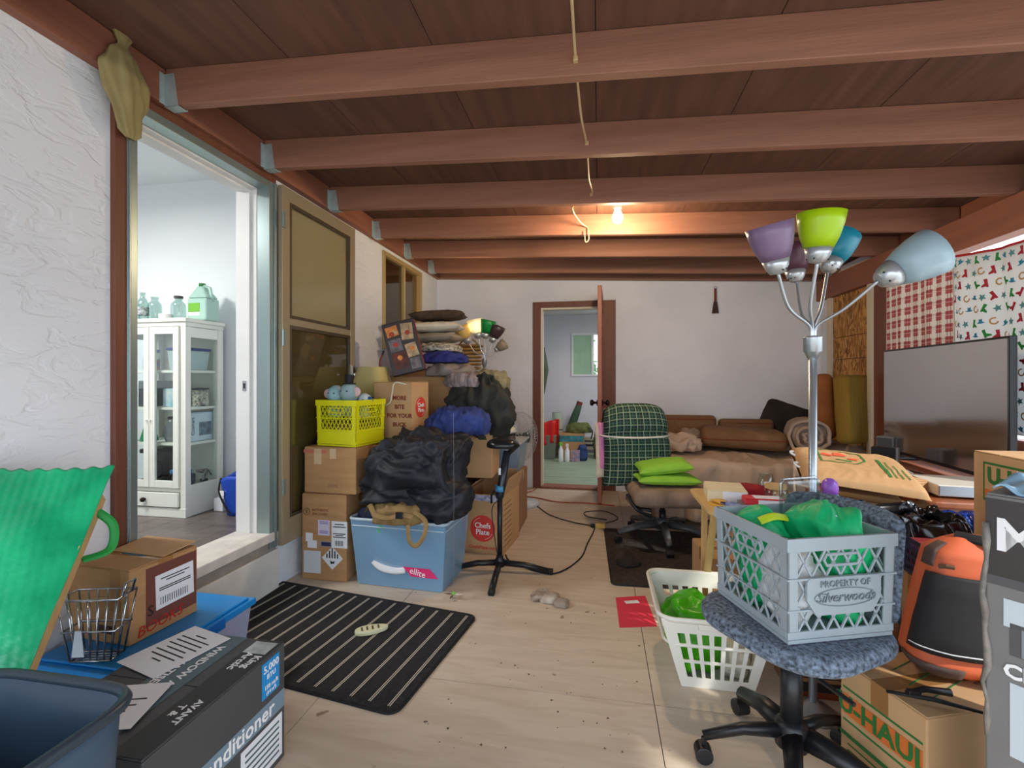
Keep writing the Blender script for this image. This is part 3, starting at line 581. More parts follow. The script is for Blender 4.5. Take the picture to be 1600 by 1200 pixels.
ftext(t, 'front', (.12, .2, .19), 'Cuisinart', .032, -.02, .10, ink, rot=math.pi/2); ftext(t, 'right', (.12, .2, .19), 'Cuisinart', .032, -.07, .10, ink, rot=math.pi/2)
decal(t, 'right', (.12, .2, .19), .03, .08, .1, .09, mat('box_picture', S(110, 130, 144), .5, var=.6, scale=30))
t = thing('chopper_jar', 'grey bladed jar beside the white appliance box on the third shelf', 'jar', shelf_pos(.055, -.06, 1)); MB().lathe([(.03, 0), (.038, .02), (.034, .10), (.022, .12), (.022, .15), (.001, .152)], 16).build('jar', mat('jar_grey', S(120, 124, 130), .2, var=.3, scale=20), t, smooth=True); MB().lathe([(.024, .152), (.02, .165), (.001, .166)], 12).build('knob', blackp, t)
t = thing('hand_blender', 'black and blue small kitchen appliance on the bottom cabinet shelf', 'appliance', shelf_pos(.13, -.04, 0)); MB().box(-.05, .05, -.05, .05, 0, .07).build('motor', mat('dark_grey_plastic', S(60, 64, 72), .4), t, bevel=.012); MB().box(-.075, .03, -.04, .04, .071, .10).build('tray', mat('blue_plastic', S(60, 120, 180), .35), t, bevel=.01); q = MB(); q.M = Matrix.Translation((.0, -.05, .035)) @ Matrix.Rotation(math.pi/2, 4, 'X'); q.lathe([(.024, 0), (.024, .006), (.012, .007), (.001, .007)], 16); q.build('dial', chrome, t)
t = thing('coffee_maker', 'black coffee maker behind the left glass door on the bottom shelf', 'appliance', shelf_pos(-.12, .0, 0)); MB().box(-.07, .07, -.07, .08, 0, .03).box(-.07, .07, .03, .08, .03, .2).box(-.07, .07, -.07, .08, .2, .23).build('housing', blackp, t, bevel=.008); MB().lathe([(.04, .032), (.05, .06), (.048, .12), (.035, .14)], 16, c=(0, -.025, 0)).build('carafe', mat('carafe_dark', S(40, 44, 52), .08), t, smooth=True)
t = thing('cord_bundle', 'tangled grey power cords coiled on the bottom cabinet shelf', 'cord', shelf_pos(.19, .06, 0)); 
random.seed(3)
MB().tube(bez([(random.uniform(-.035, .035), random.uniform(-.05, .05), random.uniform(.01, .09)) for _ in range(14)], 6), .005, 6).build('cord', mat('grey_cord', S(130, 130, 128), .5), t, smooth=True); MB().box(-.02, .02, -.015, .015, 0, .02).build('plug', blackp, t, bevel=.003)
# blue reusable bag and little carton on the hall floor
bp_ = G(366, 810, HF); t = thing('shopping_bag', 'bright blue shopping bag with white logo on the hall floor', 'bag', (bp_.x-.01, bp_.y+.12, HF))
bl = mat('blue_bag', S(24, 70, 178), .45, var=.1, scale=8)
sheet('bag_body', bl, t, lambda u, v: Vector(((.11+.03*v)*math.copysign(abs(math.cos(u*2*math.pi))**.6, math.cos(u*2*math.pi)), (.08+.03*v)*math.copysign(abs(math.sin(u*2*math.pi))**.6, math.sin(u*2*math.pi)), .002+.24*v+.02*v*math.sin(u*19))), 40, 10)
text('RE', .035, (-.06, -.092, .17), (1, 0, 0), (0, .3, 1), white_print, t); text('SU', .04, (-.06, -.085, .13), (1, 0, 0), (0, .3, 1), white_print, t)
q = MB(); q.box(-.115, -.085, -.1, -.098, .13, .165); q.build('logo', white_print, t)
MB().tube(bez([(-.13, -.07, .24), (-.12, -.10, .16), (-.07, -.10, .06), (-.04, -.095, .02)], 8), .006, 6).build('strap', ink, t)
bq = G(338, 800, HF); carton('small white carton beside the blue bag on the hall floor', (bq.x+.0, bq.y+.05, HF), 0, (.07, .07, .085), paper, name='small_carton', tp=False)
# ================================================================== LEFT FOREGROUND
# cloth hanging from the ledger
cl = mat('khaki_cloth', S(150, 136, 92), .85, var=.15, scale=9, bump=.1, bscale=60)
p0 = A(160, 70, 1.74); t = thing('hanging_cloth', 'khaki cloth bunched and hanging from the ledger above the doorway', 'cloth', p0)
KEY = [(0, .045), (.07, .036), (.16, .018), (.28, .055), (.45, .082), (.62, .075), (.8, .05), (.95, .040), (1, .015)]
def keyed(v):
    for (a_, b_), (c_, d_) in zip(KEY, KEY[1:]):
        if v <= c_: k_ = (v-a_)/(c_-a_); k_ = k_*k_*(3-2*k_); return b_+(d_-b_)*k_
    return KEY[-1][1]
def fn(u, v):
    a = u*2*math.pi; r = keyed(v)*(1+.13*math.sin(a*5+v*4)+.10*math.sin(a*9-v*6)*min(1, v*3))
    return Vector((.066+.4*math.cos(a)*r, math.sin(a)*r+.02+.05*max(0, v-.4), .07-v*.40+.006*math.sin(a*5)*(v < .12)))
MB().grid(fn, 48, 40, cu=True).build('cloth', cl, t, smooth=True)
MB().tube(arc((.066, .02, -.02), .02, 0, 2*math.pi, 16, (0, 1, 0), (.5, 0, .1)), .006, 6).build('knot', cl, t)
# blue-lidded tote with the books box
LZ = .30
t = thing('storage_tote', 'storage tote with bright blue lid under the cardboard books box', 'tote', (-1.575, 1.44, .0133)); LT = LZ-.0133
b = MB(); b.frust(.33, .46, .375, .51, 0, LT-.035); b.build('bin', milky('lavender_clear_plastic', S(176, 182, 214), .75), t, bevel=.01)
b = MB(); b.box(-.198, .198, -.265, .265, LT-.036, LT-.012); b.box(-.18, .18, -.245, .245, LT-.012, LT-.004); b.build('lid', mat('blue_lid', S(20, 132, 208), .3), t, bevel=.006)
for sx in (-1, 1): MB().box(sx*.199-.004, sx*.199+.004, -.10, .10, LT-.05, LT-.014).build('latch', mat('blue_lid_dark', S(14, 100, 184), .3), t, bevel=.003)
BS = (.27, .25, .25)
t = carton('cardboard box marked BOOKS in red with a big white shipping label', (-1.648, 1.432, LZ-.003), math.radians(-4), BS, card)
decal(t, 'right', BS, .025, .135, .19, .20, mat('maroon_print', S(110, 62, 52), .7), 'print_panel')
decal(t, 'right', BS, .035, .14, .145, .12, paper, 'shipping_label', rot=.03, lift=.002)
for i in range(26):
    w_ = [.0015, .003, .002, .004][i*7 % 4]; decal(t, 'right', BS, -.02+i*.0042, .105, w_, .026, ink, 'barcode', lift=.0032) if i % 2 == 0 else None
for z, ww in ((.182, .11), (.172, .07), (.15, .12), (.143, .12)): decal(t, 'right', BS, .035, z, ww, .0035, ink, 'print_line', lift=.0028)
ftext(t, 'right', BS, 'S', .05, -.055, .085, ink); ftext(t, 'right', BS, 'BOOKS', .05, -.02, .034, mat('red_marker', S(190, 40, 30), .7), rot=.06, shear=.25)
decal(t, 'front', BS, .03, .045, .085, .028, mat('box_stamp', S(70, 54, 40), .8), 'stamp', lift=.0002)
decal(t, 'front', BS, .075, .18, .045, .14, tape, 'tape_strip')
decal(t, 'top', BS, .0, .02, .10, .07, mat('teal_print', S(34, 96, 120), .5, var=.4, scale=20), 'teal_label', lift=.003)
fl_ = MB(); fl_.box(-.12, .12, 0, .13, 0, .003); fl_.build('loose_flap', card2, t, loc=(.01, -.005, .253), rot=(.10, 0, 0))
# green folding lounger leaning by the wall
grn = mat('green_woven_vinyl', S(10, 150, 100), .28, var=.35, scale=7, bump=.25, bscale=30, stretch=(1, 1, 1), col2=S(40, 190, 130), spec=.7)
lath = mat('pale_wood', S(196, 160, 108), .6, var=.15, scale=6, stretch=(6, 6, .5))
r1 = A(152, 785, 1.40); r0 = A(50, 1030, 1.15); ax = (r1-r0).normalized(); r0 = r0-ax*.12; rt = r1+ax*.02
side = Vector((-.8, -.6, 0)); side = (side-ax*side.dot(ax)).normalized(); nrm = ax.cross(side).normalized()
if nrm.dot(Vector((0, 0, CH))-r1) < 0: nrm = -nrm
t = thing('folding_lounger', 'wooden folding lounge chair with shiny green woven sling leaning by the left wall', 'chair', (r0.x, r0.y, 0)); o0 = Vector((r0.x, r0.y, 0))
MB().bar(r0-o0, rt-o0, .022, .045, nrm).build('rail', lath, t, bevel=.003)
MB().bar(r0-o0+side*.36, rt-o0+side*.36, .022, .045, nrm).build('rail', lath, t, bevel=.003)
MB().bar(r0-o0+ax*.02, r0-o0+ax*.02+side*.36, .022, .035, nrm).build('cross_bar', lath, t, bevel=.003)
for s_ in (.0, .36): MB().bar(r0-o0+side*s_+Vector((.0, .03, 0)), Vector(((r0-o0+side*s_).x-.10, (r0-o0+side*s_).y-.02, 0.011)), .022, .04, nrm).build('leg', lath, t, bevel=.003)
Lr = (rt-r0).length
def fn(u, v):
    q = r0-o0+side*(-.012+.385*u)+ax*(.06+(Lr+.02)*v)
    bul = .022+.03*math.sin(u*math.pi)*math.sin(v*math.pi)+.0009*math.sin(u*90+v*40)*math.sin(v*70-u*30)+.006*math.sin(u*9+v*4)*math.sin(v*7)
    edge = .004*math.sin(u*60)*(v > .95)
    return q+nrm*bul+ax*(edge+(.012*(1-u)*v**2)-.05*v*math.sin(u*math.pi)*.4)
sheet('sling', grn, t, fn, 90, 70, .006)
MB().tube(bez([rt-o0-ax*.05-side*.01, rt-o0-ax*.06-side*.05+Vector((0, 0, -.03)), rt-o0-ax*.10-side*.055+Vector((0, 0, -.06)), rt-o0-ax*.16-side*.01+Vector((0, 0, -.03))], 8), .012, 6, flat=.4).build('strap', mat('green_strap', S(20, 130, 50), .6), t)
back_c = mat('grey_canvas', S(150, 146, 134), .85)
sheet('back_canvas', back_c, t, lambda u, v: r0-o0+side*(.0+.36*u)+ax*(-.02+.20*v)-nrm*.012, 8, 8, .004)
# chrome wire basket
t = thing('wire_basket', 'small chrome wire basket in front of the books box', 'basket', (-1.565, 1.232, LZ-.003), .25); b = MB()
wr = .0028
def rect(z, a, c_): return [(-a, -c_, z), (a, -c_, z), (a, c_, z), (-a, c_, z)]
for z, a, c_ in ((.004, .06, .028), (.10, .078, .036), (.20, .09, .042)): b.tube(rect(z, a, c_), wr*1.3, 6, closed=True)
for i in range(7):
    u = -1+2*i/6
    for sg in (-1, 1): b.tube([(u*.06, sg*.028, .004), (u*.09, sg*.042, .20)], wr, 5)
for i in range(3):
    u = -1+2*i/2
    for sg in (-1, 1): b.tube([(sg*.06, u*.028, .004), (sg*.09, u*.042, .20)], wr, 5)
for i in range(5): b.tube([(-.06, -.028+.056*i/4, .004), (.06, -.028+.056*i/4, .004)], wr, 5)
b.build('wire_mesh', chrome, t, smooth=True)
MB().tube([(-.09, 0, .2), (-.11, 0, .24), (-.13, 0, .24)], wr*1.4, 6).build('handle', chrome, t, smooth=True); MB().tube([(.09, -.02, .2), (.10, -.02, .24), (.10, .02, .24), (.09, .02, .2)], wr*1.4, 6).build('handle', chrome, t, smooth=True)
q = MB(); q.hexa([(x, y, z) for (z, a) in ((.03, .018), (.11, .008)) for y in (-.05, -.047) for x in (-.02-a, -.02+a)]); q.build('tag', mat('pale_blue_tag', S(206, 220, 236), .6), t)
# air conditioner box
AS = (.38, .47, .355); t = carton('dark grey window air conditioner box with paper flyers on top', (-1.158, 1.088, 0), 0, AS, mat('ac_box_grey', S(74, 74, 76), .5, var=.06), name='appliance_box', tp=False)
tealg = mat('ac_box_slate', S(84, 104, 112), .5)
decal(t, 'top', AS, -.0, .0, .12, AS[1]-.005, tealg, 'top_panel', lift=.0026)
decal(t, 'top', AS, .145, .0, .085, AS[1]-.005, mat('ac_box_black', S(44, 44, 46), .5), 'top_band', lift=.0026)
for s_, cu, sz in (('WINDOW AIR CON', .02, .034), ('CLIMATISEUR DE', -.03, .034)): ftext(t, 'top', AS, s_, sz, cu, .02, white_print, rot=math.pi/2*3, lift=.0034, bold=.0006)
for s_, cu, cv, sz in (('T &', .13, -.09, .026), ('AVANT', .16, -.09, .026), ('Arctic', .13, .12, .034), ('King', .165, .12, .034)): ftext(t, 'top', AS, s_, sz, cu, cv, white_print, rot=math.pi/2*3, lift=.0034, bold=.0006)
decal(t, 'top', AS, .14, .19, .075, .06, mat('ac_photo', S(190, 198, 200), .4, var=.3, scale=30), 'photo_patch', lift=.0034)
q = MB(); q.box(-.09, .09, -.11, .11, 0, .0012); q.build('flyer', paper, t, loc=(-.10, .13, AS[2]+.0055), rot=(0, 0, -.25))
for i in range(8):
    q = MB(); ww = [.05, .13, .12, .13, .09, .13, .11, .04][i]; q.box(-ww/2, ww/2, -.0022, .0022, 0, .0006); q.build('print_line', ink, t, loc=(-.10+.018*(i-4)*.25*-1, .13+.018*(4-i), AS[2]+.0068), rot=(0, 0, -.25))
q = MB(); q.box(-.10, .10, -.085, .085, 0, .0012); q.build('flyer', paper, t, loc=(-.04, -.115, AS[2]+.0075), rot=(0, 0, .3))
for i in range(6):
    q = MB(); ww = [.04, .14, .12, .10, .07, .06][i]; q.box(-ww/2, ww/2, -.0022, .0022, 0, .0006); q.build('print_line', ink, t, loc=(-.04-.018*(2-i)*.3, -.115+.022*(2-i), AS[2]+.0088), rot=(0, 0, .3))
decal(t, 'right', AS, 0, .19, AS[1]-.01, .055, mat('ac_stripe', S(118, 140, 156), .5), 'stripe')
ftext(t, 'right', AS, 'Air Conditioner', .062, -.02, .192, white_print, lift=.0018, bold=.001)
decal(t, 'right', AS, .17, .29, .075, .105, mat('ac_blue_tag', S(30, 140, 206), .5), 'blue_tag')
for s_, z, sz in (('5,000', .322, .03), ('BTU', .297, .02), ('150 sq.ft', .268, .017), ('(14 m²)', .25, .014)): ftext(t, 'right', AS, s_, sz, .17, z, white_print, lift=.0018, bold=.0004)
decal(t, 'right', AS, .135, .085, .17, .13, paper, 'spec_label'); 
for i in range(6): decal(t, 'right', AS, .135, .13-.018*i, .14, .006, tealg, 'spec_line', lift=.0018)
# dark plastic bin
t = thing('plastic_bin', 'open dark blue grey plastic bin at the bottom left corner', 'bin', (-1.06, .60, 0)); bm_ = mat('slate_plastic', S(62, 80, 98), .35, var=.1, scale=5)
def bin_wall(r0_, r1_, z0, z1, nn=40):
    def fn(u, v):
        a = u*2*math.pi; e = .35; sg = lambda x: math.copysign(abs(x)**e, x)
        k = 1-.16*(1-v); return Vector((r0_*k*sg(math.cos(a)), r1_*k*sg(math.sin(a)), z0+(z1-z0)*v))
    return fn
b = MB(); b.grid(bin_wall(.19, .16, .02, .575), 48, 6, cu=True); b.build('wall', bm_, t, smooth=True, solid=.005)
b = MB(); f_ = bin_wall(.197, .167, .575, .575); b.tube([f_(i/48, 1) for i in range(48)], .011, 8, closed=True); b.build('rim', mat('slate_plastic_rim', S(48, 60, 70), .35), t, smooth=True)
f_ = bin_wall(.16, .134, .0, .0); MB().prism([(f_(i/32, 1).x, f_(i/32, 1).y) for i in range(32)], 0, .02).build('floor_plate', bm_, t)
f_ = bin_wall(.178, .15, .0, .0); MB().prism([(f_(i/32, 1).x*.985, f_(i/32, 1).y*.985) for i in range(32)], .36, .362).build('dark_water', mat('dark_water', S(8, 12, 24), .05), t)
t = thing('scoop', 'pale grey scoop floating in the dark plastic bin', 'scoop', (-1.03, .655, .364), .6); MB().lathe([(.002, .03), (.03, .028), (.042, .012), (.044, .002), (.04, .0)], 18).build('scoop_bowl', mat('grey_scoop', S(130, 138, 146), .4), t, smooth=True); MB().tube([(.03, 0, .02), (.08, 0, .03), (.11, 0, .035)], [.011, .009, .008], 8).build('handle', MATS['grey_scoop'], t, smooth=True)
# striped mat, sponge sandal, litter
ma = [G(436, 909), G(747, 964), G(629, 1114)]; u_ = (ma[1]-ma[0]); ul = u_.length; u_ = u_.normalized(); v_ = (ma[2]-ma[1]); v_ = (v_-u_*v_.dot(u_)); vl = v_.length+.03; v_ = v_.normalized()
matm = mat('charcoal_mat_pile', S(36, 34, 35), .95, var=.45, scale=60, bump=.6, bscale=140)
c_ = ma[1]-u_*ul/2+v_*vl/2; ang = math.atan2(u_.y, u_.x)
t = thing('striped_mat', 'charcoal door mat with thin cream stripes on the floor by the step', 'mat', (c_.x, c_.y, 0), ang)
def rr(w_, d_, r, n=6): return [(sx*(w_/2-r)+r*math.cos(a0+math.pi/2*i/n), sy*(d_/2-r)+r*math.sin(a0+math.pi/2*i/n)) for sx, sy, a0 in ((1, 1, 0), (-1, 1, math.pi/2), (-1, -1, math.pi), (1, -1, 1.5*math.pi)) for i in range(n+1)]
MB().prism(rr(ul, vl, .05), 0.0005, .009).build('backing', mat('mat_edge', S(28, 27, 28), .9), t)
MB().prism(rr(ul-.012, vl-.012, .045), .009, .012).build('pile', matm, t)
for i in range(15):
    x = ul/2-.045-i*(ul-.09)/14.3
    q = MB()
    for dx in (-.005, .003): q.box(x+dx-.0016, x+dx+.0016, -vl/2+.03, vl/2-.03, .0118, .0131)
    q.build('stripe', mat('cream_stripe', S(196, 186, 168), .9), t)
p = G(578, 992); t = thing('sponge_sandal', 'cream foam sandal sole with slots lying on the striped mat', 'sandal', (p.x, p.y, .0133), .55)
q = MB(); pl_ = [(.075*math.cos(a)*(1+.1*math.cos(a)), .034*math.sin(a)*(1-.2*math.cos(a)*.5)) for a in [2*math.pi*i/24 for i in range(24)]]; q.prism(pl_, 0, .02); q.build('sole', mat('cream_foam', S(206, 204, 166), .9, bump=.3, bscale=80), t, bevel=.006)
for x in (-.035, -.012, .012, .038): MB().box(x-.004, x+.004, -.018, .014, .0195, .0215).build('slot', mat('slot_brown', S(90, 76, 50), .9), t)
# ================================================================== LEFT PILE
AB = (.285, .33, .505)
pa = G(541, 910)
t = carton('tall cardboard box with shipping labels and striped hazard diamond, lowest of its stack', (pa.x-AB[0]/2, pa.y+AB[1]/2, 0), 0, AB, card)
ax0, ay0 = pa.x-AB[0]/2, pa.y
decal(t, 'front', AB, -.075, .105, .11, .13, mat('grey_paper', S(206, 210, 214), .7), 'label'); decal(t, 'front', AB, -.075, .21, .06, .045, paper, 'label', lift=.0016); decal(t, 'front', AB, -.095, .25, .045, .05, paper, 'label')
decal(t, 'front', AB, .0, .31, .075, .09, mat('lilac_paper', S(204, 196, 216), .7), 'label'); decal(t, 'front', AB, .10, .275, .10, .155, paper, 'label', lift=.0016)
for i in range(9): decal(t, 'front', AB, .075+i*.006, .225, [.002, .0035, .0015][i % 3], .03, ink, 'barcode', lift=.0028)
for z, w_ in ((.335, .06), (.32, .08), (.28, .08), (.27, .05), (.26, .08)): decal(t, 'front', AB, .10, z, w_, .005, ink, 'print_line', lift=.0028)
for z in (.345, .335, .29, .28): decal(t, 'front', AB, 0, z, .055, .004, mat('purple_ink', S(130, 100, 160), .7), 'print_line', lift=.0018)
decal(t, 'front', AB, .055, .135, .095, .095, paper, 'hazard_diamond', rot=math.pi/4, lift=.0012)
q = MB(); o, u, v, n = on_face('front', AB, .055, .135, .0026)
for i in range(5):
    x = -.034+i*.017; q.add([o+u*(x-.004)+v*0, o+u*(x+.004)+v*0, o+u*(x+.004)+v*(.06-abs(x)), o+u*(x-.004)+v*(.06-abs(x))], [(0, 1, 2, 3)])
q.add([o+u*x+v*y for x, y in ((-.014, -.012), (.0, -.022), (.016, -.014), (.012, -.03), (-.01, -.034))], [(0, 1, 2, 3, 4)]); q.build('hazard_print', ink, t, solid=.0005)
decal(t, 'front', AB, .012, .215, .085, .035, mat('slot_grey', S(150, 140, 140), .6), 'handle_slot', lift=.0005); q = decal(t, 'front', AB, .015, .215, .06, .022, mat('navy_scrap', S(36, 44, 84), .6), 'handle_hole', lift=.0018)
ftext(t, 'front', AB, 'AUTHENTIC', .02, -.02, .412, brnink); ftext(t, 'front', AB, 'ENCLOSED', .02, -.024, .388, brnink); 
o, u, v, n = on_face('front', AB, -.112, .40, .001); MB().tube([o+u*.02*math.cos(a)+v*.02*math.sin(a) for a in [2*math.pi*i/24 for i in range(24)]], .0012, 4, closed=True).tube([o+u*-.008+v*.012, o+u*.006+v*-.012], .0012, 4).tube([o+u*.008+v*.012, o+u*-.006+v*-.012], .0012, 4).build('emblem', ink, t)
MB().box(.166, .172, -.1, -.06, .05, .30).build('strap', mat('tan_strap', S(140, 104, 66), .8), t)
BB = (.34, .34, .27); bc = (ax0+.035, ay0+.185, AB[2]+.0035)
t = carton('plain cardboard box with faded red print, between the labelled box and yellow crate', bc, math.radians(-2), BB, card)
decal(t, 'front', BB, -.10, .245, .15, .02, mat('faded_red', S(188, 104, 84), .8), 'red_print'); decal(t, 'front', BB, -.08, .215, .05, .09, tapec, 'clear_tape'); decal(t, 'front', BB, .02, .235, .04, .06, tapec, 'clear_tape'); decal(t, 'front', BB, .02, .045, .06, .02, card3, 'scuff')
# yellow crate with plush toys
def crate(label, loc, rz, w_, d_, h_, m, diag=9, name='milk_crate', th=.006, panel=None, nz=7, handle=True, lower=.0, bw=.004):
    t = thing(name, label, 'crate', loc, rz)
    tp = .006                                           # taper per side
    b = MB(); b.frust(w_-2*tp, d_-2*tp, w_-2*tp, d_-2*tp, 0, .01); b.build('bottom', m, t)
    e = .03
    for sx in (-1, 1):
        for sy in (-1, 1):
            b = MB()
            bx, by = sx*(w_/2-tp), sy*(d_/2-tp); x1, y1 = sx*w_/2, sy*d_/2
            for (ex, ey) in ((e, th), (th, e)):
                P = []
                for (cx, cy, z) in ((bx, by, .0105), (x1, y1, h_)):
                    for yy in (0, 1):
                        for xx in (0, 1): P.append((cx-sx*ex*xx, cy-sy*ey*yy, z))
                b.hexa(P)
            b.build('corner_post', m, t, bevel=.0015)
    b = MB()
    for z, ht, out in ((h_-.035, .035, .004), (h_*.60, .006, .004), (h_*.30, .006, .003), (.012, .02, .002)):
        k = tp*(1-z/h_); X_, Y_ = w_/2-k+out, d_/2-k+out
        for sy in (-1, 1): b.box(-X_, X_, min(sy*Y_, sy*(Y_-th-out)), max(sy*Y_, sy*(Y_-th-out)), z, z+ht)
        for sx in (-1, 1): b.box(min(sx*X_, sx*(X_-th-out)), max(sx*X_, sx*(X_-th-out)), -Y_+th+out, Y_-th-out, z, z+ht)
    b.build('band', m, t, bevel=.0015)
    for (axis, sg, L) in (('y', -1, w_), ('y', 1, w_), ('x', -1, d_), ('x', 1, d_)):
        b = MB(); z0, z1 = .03+lower, h_-.035; H_ = z1-z0; x0, x1 = -L/2+e+.004, L/2-e-.004
        off = (d_ if axis == 'y' else w_)/2-tp*.6-th*.5
        def P(x, z): return (x, sg*off, z) if axis == 'y' else (sg*off, x, z)
        n_ = diag; stp = (x1-x0)/n_
        for k in range(-n_, 2*n_):
            for s_ in (1, -1):
                xa = x0+k*stp; slope = 1.7*s_                   # dz/dx
                pts = []
                # clip the line z = z0 + slope*(x-xa) (or down from the top) to the rectangle
                za = z0 if s_ > 0 else z1
                for x in (x0, x1):
                    z = za+slope*(x-xa)
                    if z0-1e-6 <= z <= z1+1e-6: pts.append((x, z))
                for z in (z0, z1):
                    x = xa+(z-za)/slope
                    if x0-1e-6 < x < x1+1e-6: pts.append((x, z))
                if len(pts) >= 2:
                    p, q = min(pts), max(pts)
                    if math.dist(p, q) > .01: b.bar(P(*p), P(*q), bw, .004, (0, 0, 1) if False else ((0, 1, 0) if axis == 'y' else (1, 0, 0)))
        lp = b.build('lattice_panel', m, t)
        if handle:
            q = MB(); zc = h_-.062; ring = [(x*.055, z*.016) for x, z in ((-1, 0), (-.85, .9), (.85, .9), (1, 0), (.85, -.9), (-.85, -.9))]
            q.tube([Vector(P(x, zc+z))+Vector((0, sg*.003, 0) if axis == 'y' else (sg*.003, 0, 0)) for x, z in ring], .004, 6, closed=True); q.build('hand_grip', m, t)
    return t
yel = mat('yellow_plastic', S(214, 212, 20), .35)
YC = (.29, .29, .275); yloc = (bc[0]+.035, bc[1]+.005, bc[2]+BB[2]+.0035); yrz = math.radians(-9)
t = crate('bright yellow milk crate of plush toys on the stacked boxes', yloc, yrz, *YC, yel, diag=8, lower=.07)
b = MB()
for sy in (-1, 1): b.box(-.115, .115, sy*.139-.002, sy*.139+.002, .03, .10)
for sx in (-1, 1): b.box(sx*.139-.002, sx*.139+.002, -.115, .115, .03, .10)
b.build('solid_panel', yel, t)
def plush(label, off, cols, s_, hat=False):
    R = Matrix.Rotation(yrz, 3, 'Z'); p = Vector(yloc)+R @ Vector(off); t = thing('plush_toy', label, 'plush toy', p, yrz, 'plush toys in the yellow crate')
    MB().lathe([(.001, 0), (.05*s_, .015*s_), (.066*s_, .06*s_), (.055*s_, .105*s_), (.02*s_, .13*s_), (.001, .132*s_)], 20).build('head', cols[0], t, smooth=True)
    for sx in (-1, 1):
        q = MB(); q.M = Matrix.Translation((sx*.066*s_, -.01, .07*s_)) @ Matrix.Rotation(math.pi/2, 4, 'X'); q.lathe([(.001, -.008), (.03*s_, -.006), (.035*s_, 0), (.03*s_, .006), (.001, .008)], 16); q.build('ear', cols[1], t, smooth=True)
        q = MB(); q.M = Matrix.Translation((sx*.024*s_, -.055*s_, .075*s_)); q.lathe([(.001, -.006), (.006, 0), (.001, .006)], 10); q.build('eye', ink, t, smooth=True)
    if hat: MB().lathe([(.042*s_, .122*s_), (.042*s_, .128*s_), (.026*s_, .13*s_), (.03*s_, .185*s_), (.001, .186*s_)], 18).build('top_hat', blackm, t)
    MB().lathe([(.001, -.10*s_), (.05*s_, -.09*s_), (.06*s_, -.04*s_), (.03*s_, .01)], 16).build('torso', cols[0], t, smooth=True)
teal = mat('pale_teal_plush', S(150, 190, 196), .95, var=.1, scale=20); pinkp = mat('pink_plush', S(214, 178, 180), .95); greyp = mat('grey_plush', S(140, 166, 170), .95)
plush('pale teal plush toy with dark stripe at the left of the yellow crate', (-.07, -.055, .25), (teal, pinkp), .85)
plush('grey plush mouse in a black top hat in the yellow crate', (.03, -.06, .26), (greyp, pinkp), .9, True)
plush('small blue white plush toy low at the right in the yellow crate', (.08, .02, .22), (mat('blue_white_plush', S(190, 206, 216), .95), mat('blue_plush', S(50, 90, 140), .9)), .7)
heap('toy_filling', mat('mixed_toys', S(150, 110, 60), .9, var=.9, scale=14, col2=S(60, 60, 50)), t, (0, 0, .012), (.26, .26, .20), 5, .01, 9, 5, .05, 40); tag(bpy.data.objects['toy_filling'], 'assorted', 'toys') if False else None
bpy.data.objects['toy_filling'].name = 'filling'
# lampshade behind the crate
t = thing('table_lamp', 'table lamp with square tapered cream shade behind the yellow crate', 'lamp', (-1.60, 3.155, .789))
shm = mat('cream_shade', S(186, 172, 112), .8, var=.05, scale=6); 
def fn(u, v):
    a = u*2*math.pi; sg = lambda x: math.copysign(abs(x)**.55, x); r = .145-.055*v; return Vector((r*sg(math.cos(a+.5)), r*sg(math.sin(a+.5)), .27+.21*v))
b = MB(); b.grid(fn, 40, 4, cu=True); b.build('shade', shm, t, solid=.003)
MB().lathe([(.06, 0), (.065, .02), (.02, .04), (.03, .10), (.012, .17), (.012, .30)], 20).build('base', mat('lamp_brass', S(120, 96, 54), .35, .6), t, smooth=True)
MB().tube(bez([(.02, 0, .30), (.05, 0, .45), (.055, .0, .52), (.075, 0, .57)], 8), .006, 6).build('switch_arm', brnink, t); MB().cyl((.075, 0, .57), (.085, 0, .60), .008, 8).build('finial', ink, t)
MB().tube(bez([(.07, -.06, .32), (.10, -.10, .36), (.15, -.12, .34), (.165, -.14, .30)], 8), .004, 6).build('cord', mat('cream_cord', S(226, 218, 196), .6), t, smooth=True)
sx_, sy_ = -1.39, 3.26
carton('plain brown box hidden under the lamp and grocery carton stack', (-1.445, 3.115, 0), 0, (.57, .36, .40), card3)
carton('second plain brown box under the grocery carton, set on the larger one', (-1.445, 3.115, .404), 0, (.56, .36, .38), card)
# grocery delivery boxes
def chefs(label, loc, rz, size, open_=False, slogan=False, logo_side='front'):
    t = open_carton(label, loc, rz, size, card2, (None, -.35, -.9, .3), fl=.3) if open_ else carton(label, loc, rz, size, card2, tp=not slogan)
    W_, D_, H_ = size; r = .085 if logo_side == 'front' else .06; L = W_ if logo_side == 'front' else D_
    r = L*.31; zc = H_*.42 if open_ else H_*.56
    if slogan: zc = H_*.55
    disc(t, logo_side, size, 0, zc, r, redink, ry=r)
    ftext(t, logo_side, size, 'Chefs', r*.56, 0, zc+r*.22, white_print, lift=.0018, bold=.0008); ftext(t, logo_side, size, 'Plate', r*.56, 0, zc-r*.28, white_print, lift=.0018, bold=.0008)
    for a0 in (1.8, 1.8+math.pi):
        o, u, v, n = on_face(logo_side, size, 0, zc, .002); MB().tube(arc(o, r*.82, a0, a0+.9, 10, u, v), .0012, 4).build('logo_arc', white_print, t)
    ftext(t, logo_side, size, 'ChefsPlate.com', L*.11, 0, H_*.10, redink, bold=.0004)
    if slogan:
        for i, s_ in enumerate(('MORE', 'BITE', 'FOR YOUR', 'BUCK')): ftext(t, 'front', size, s_, .038, .052, H_*.72-i*.058, brnink, bold=.0012)
    return t
p = A(644, 690, 3.05); MS = (.29, .22, .375); rz = math.radians(-8)
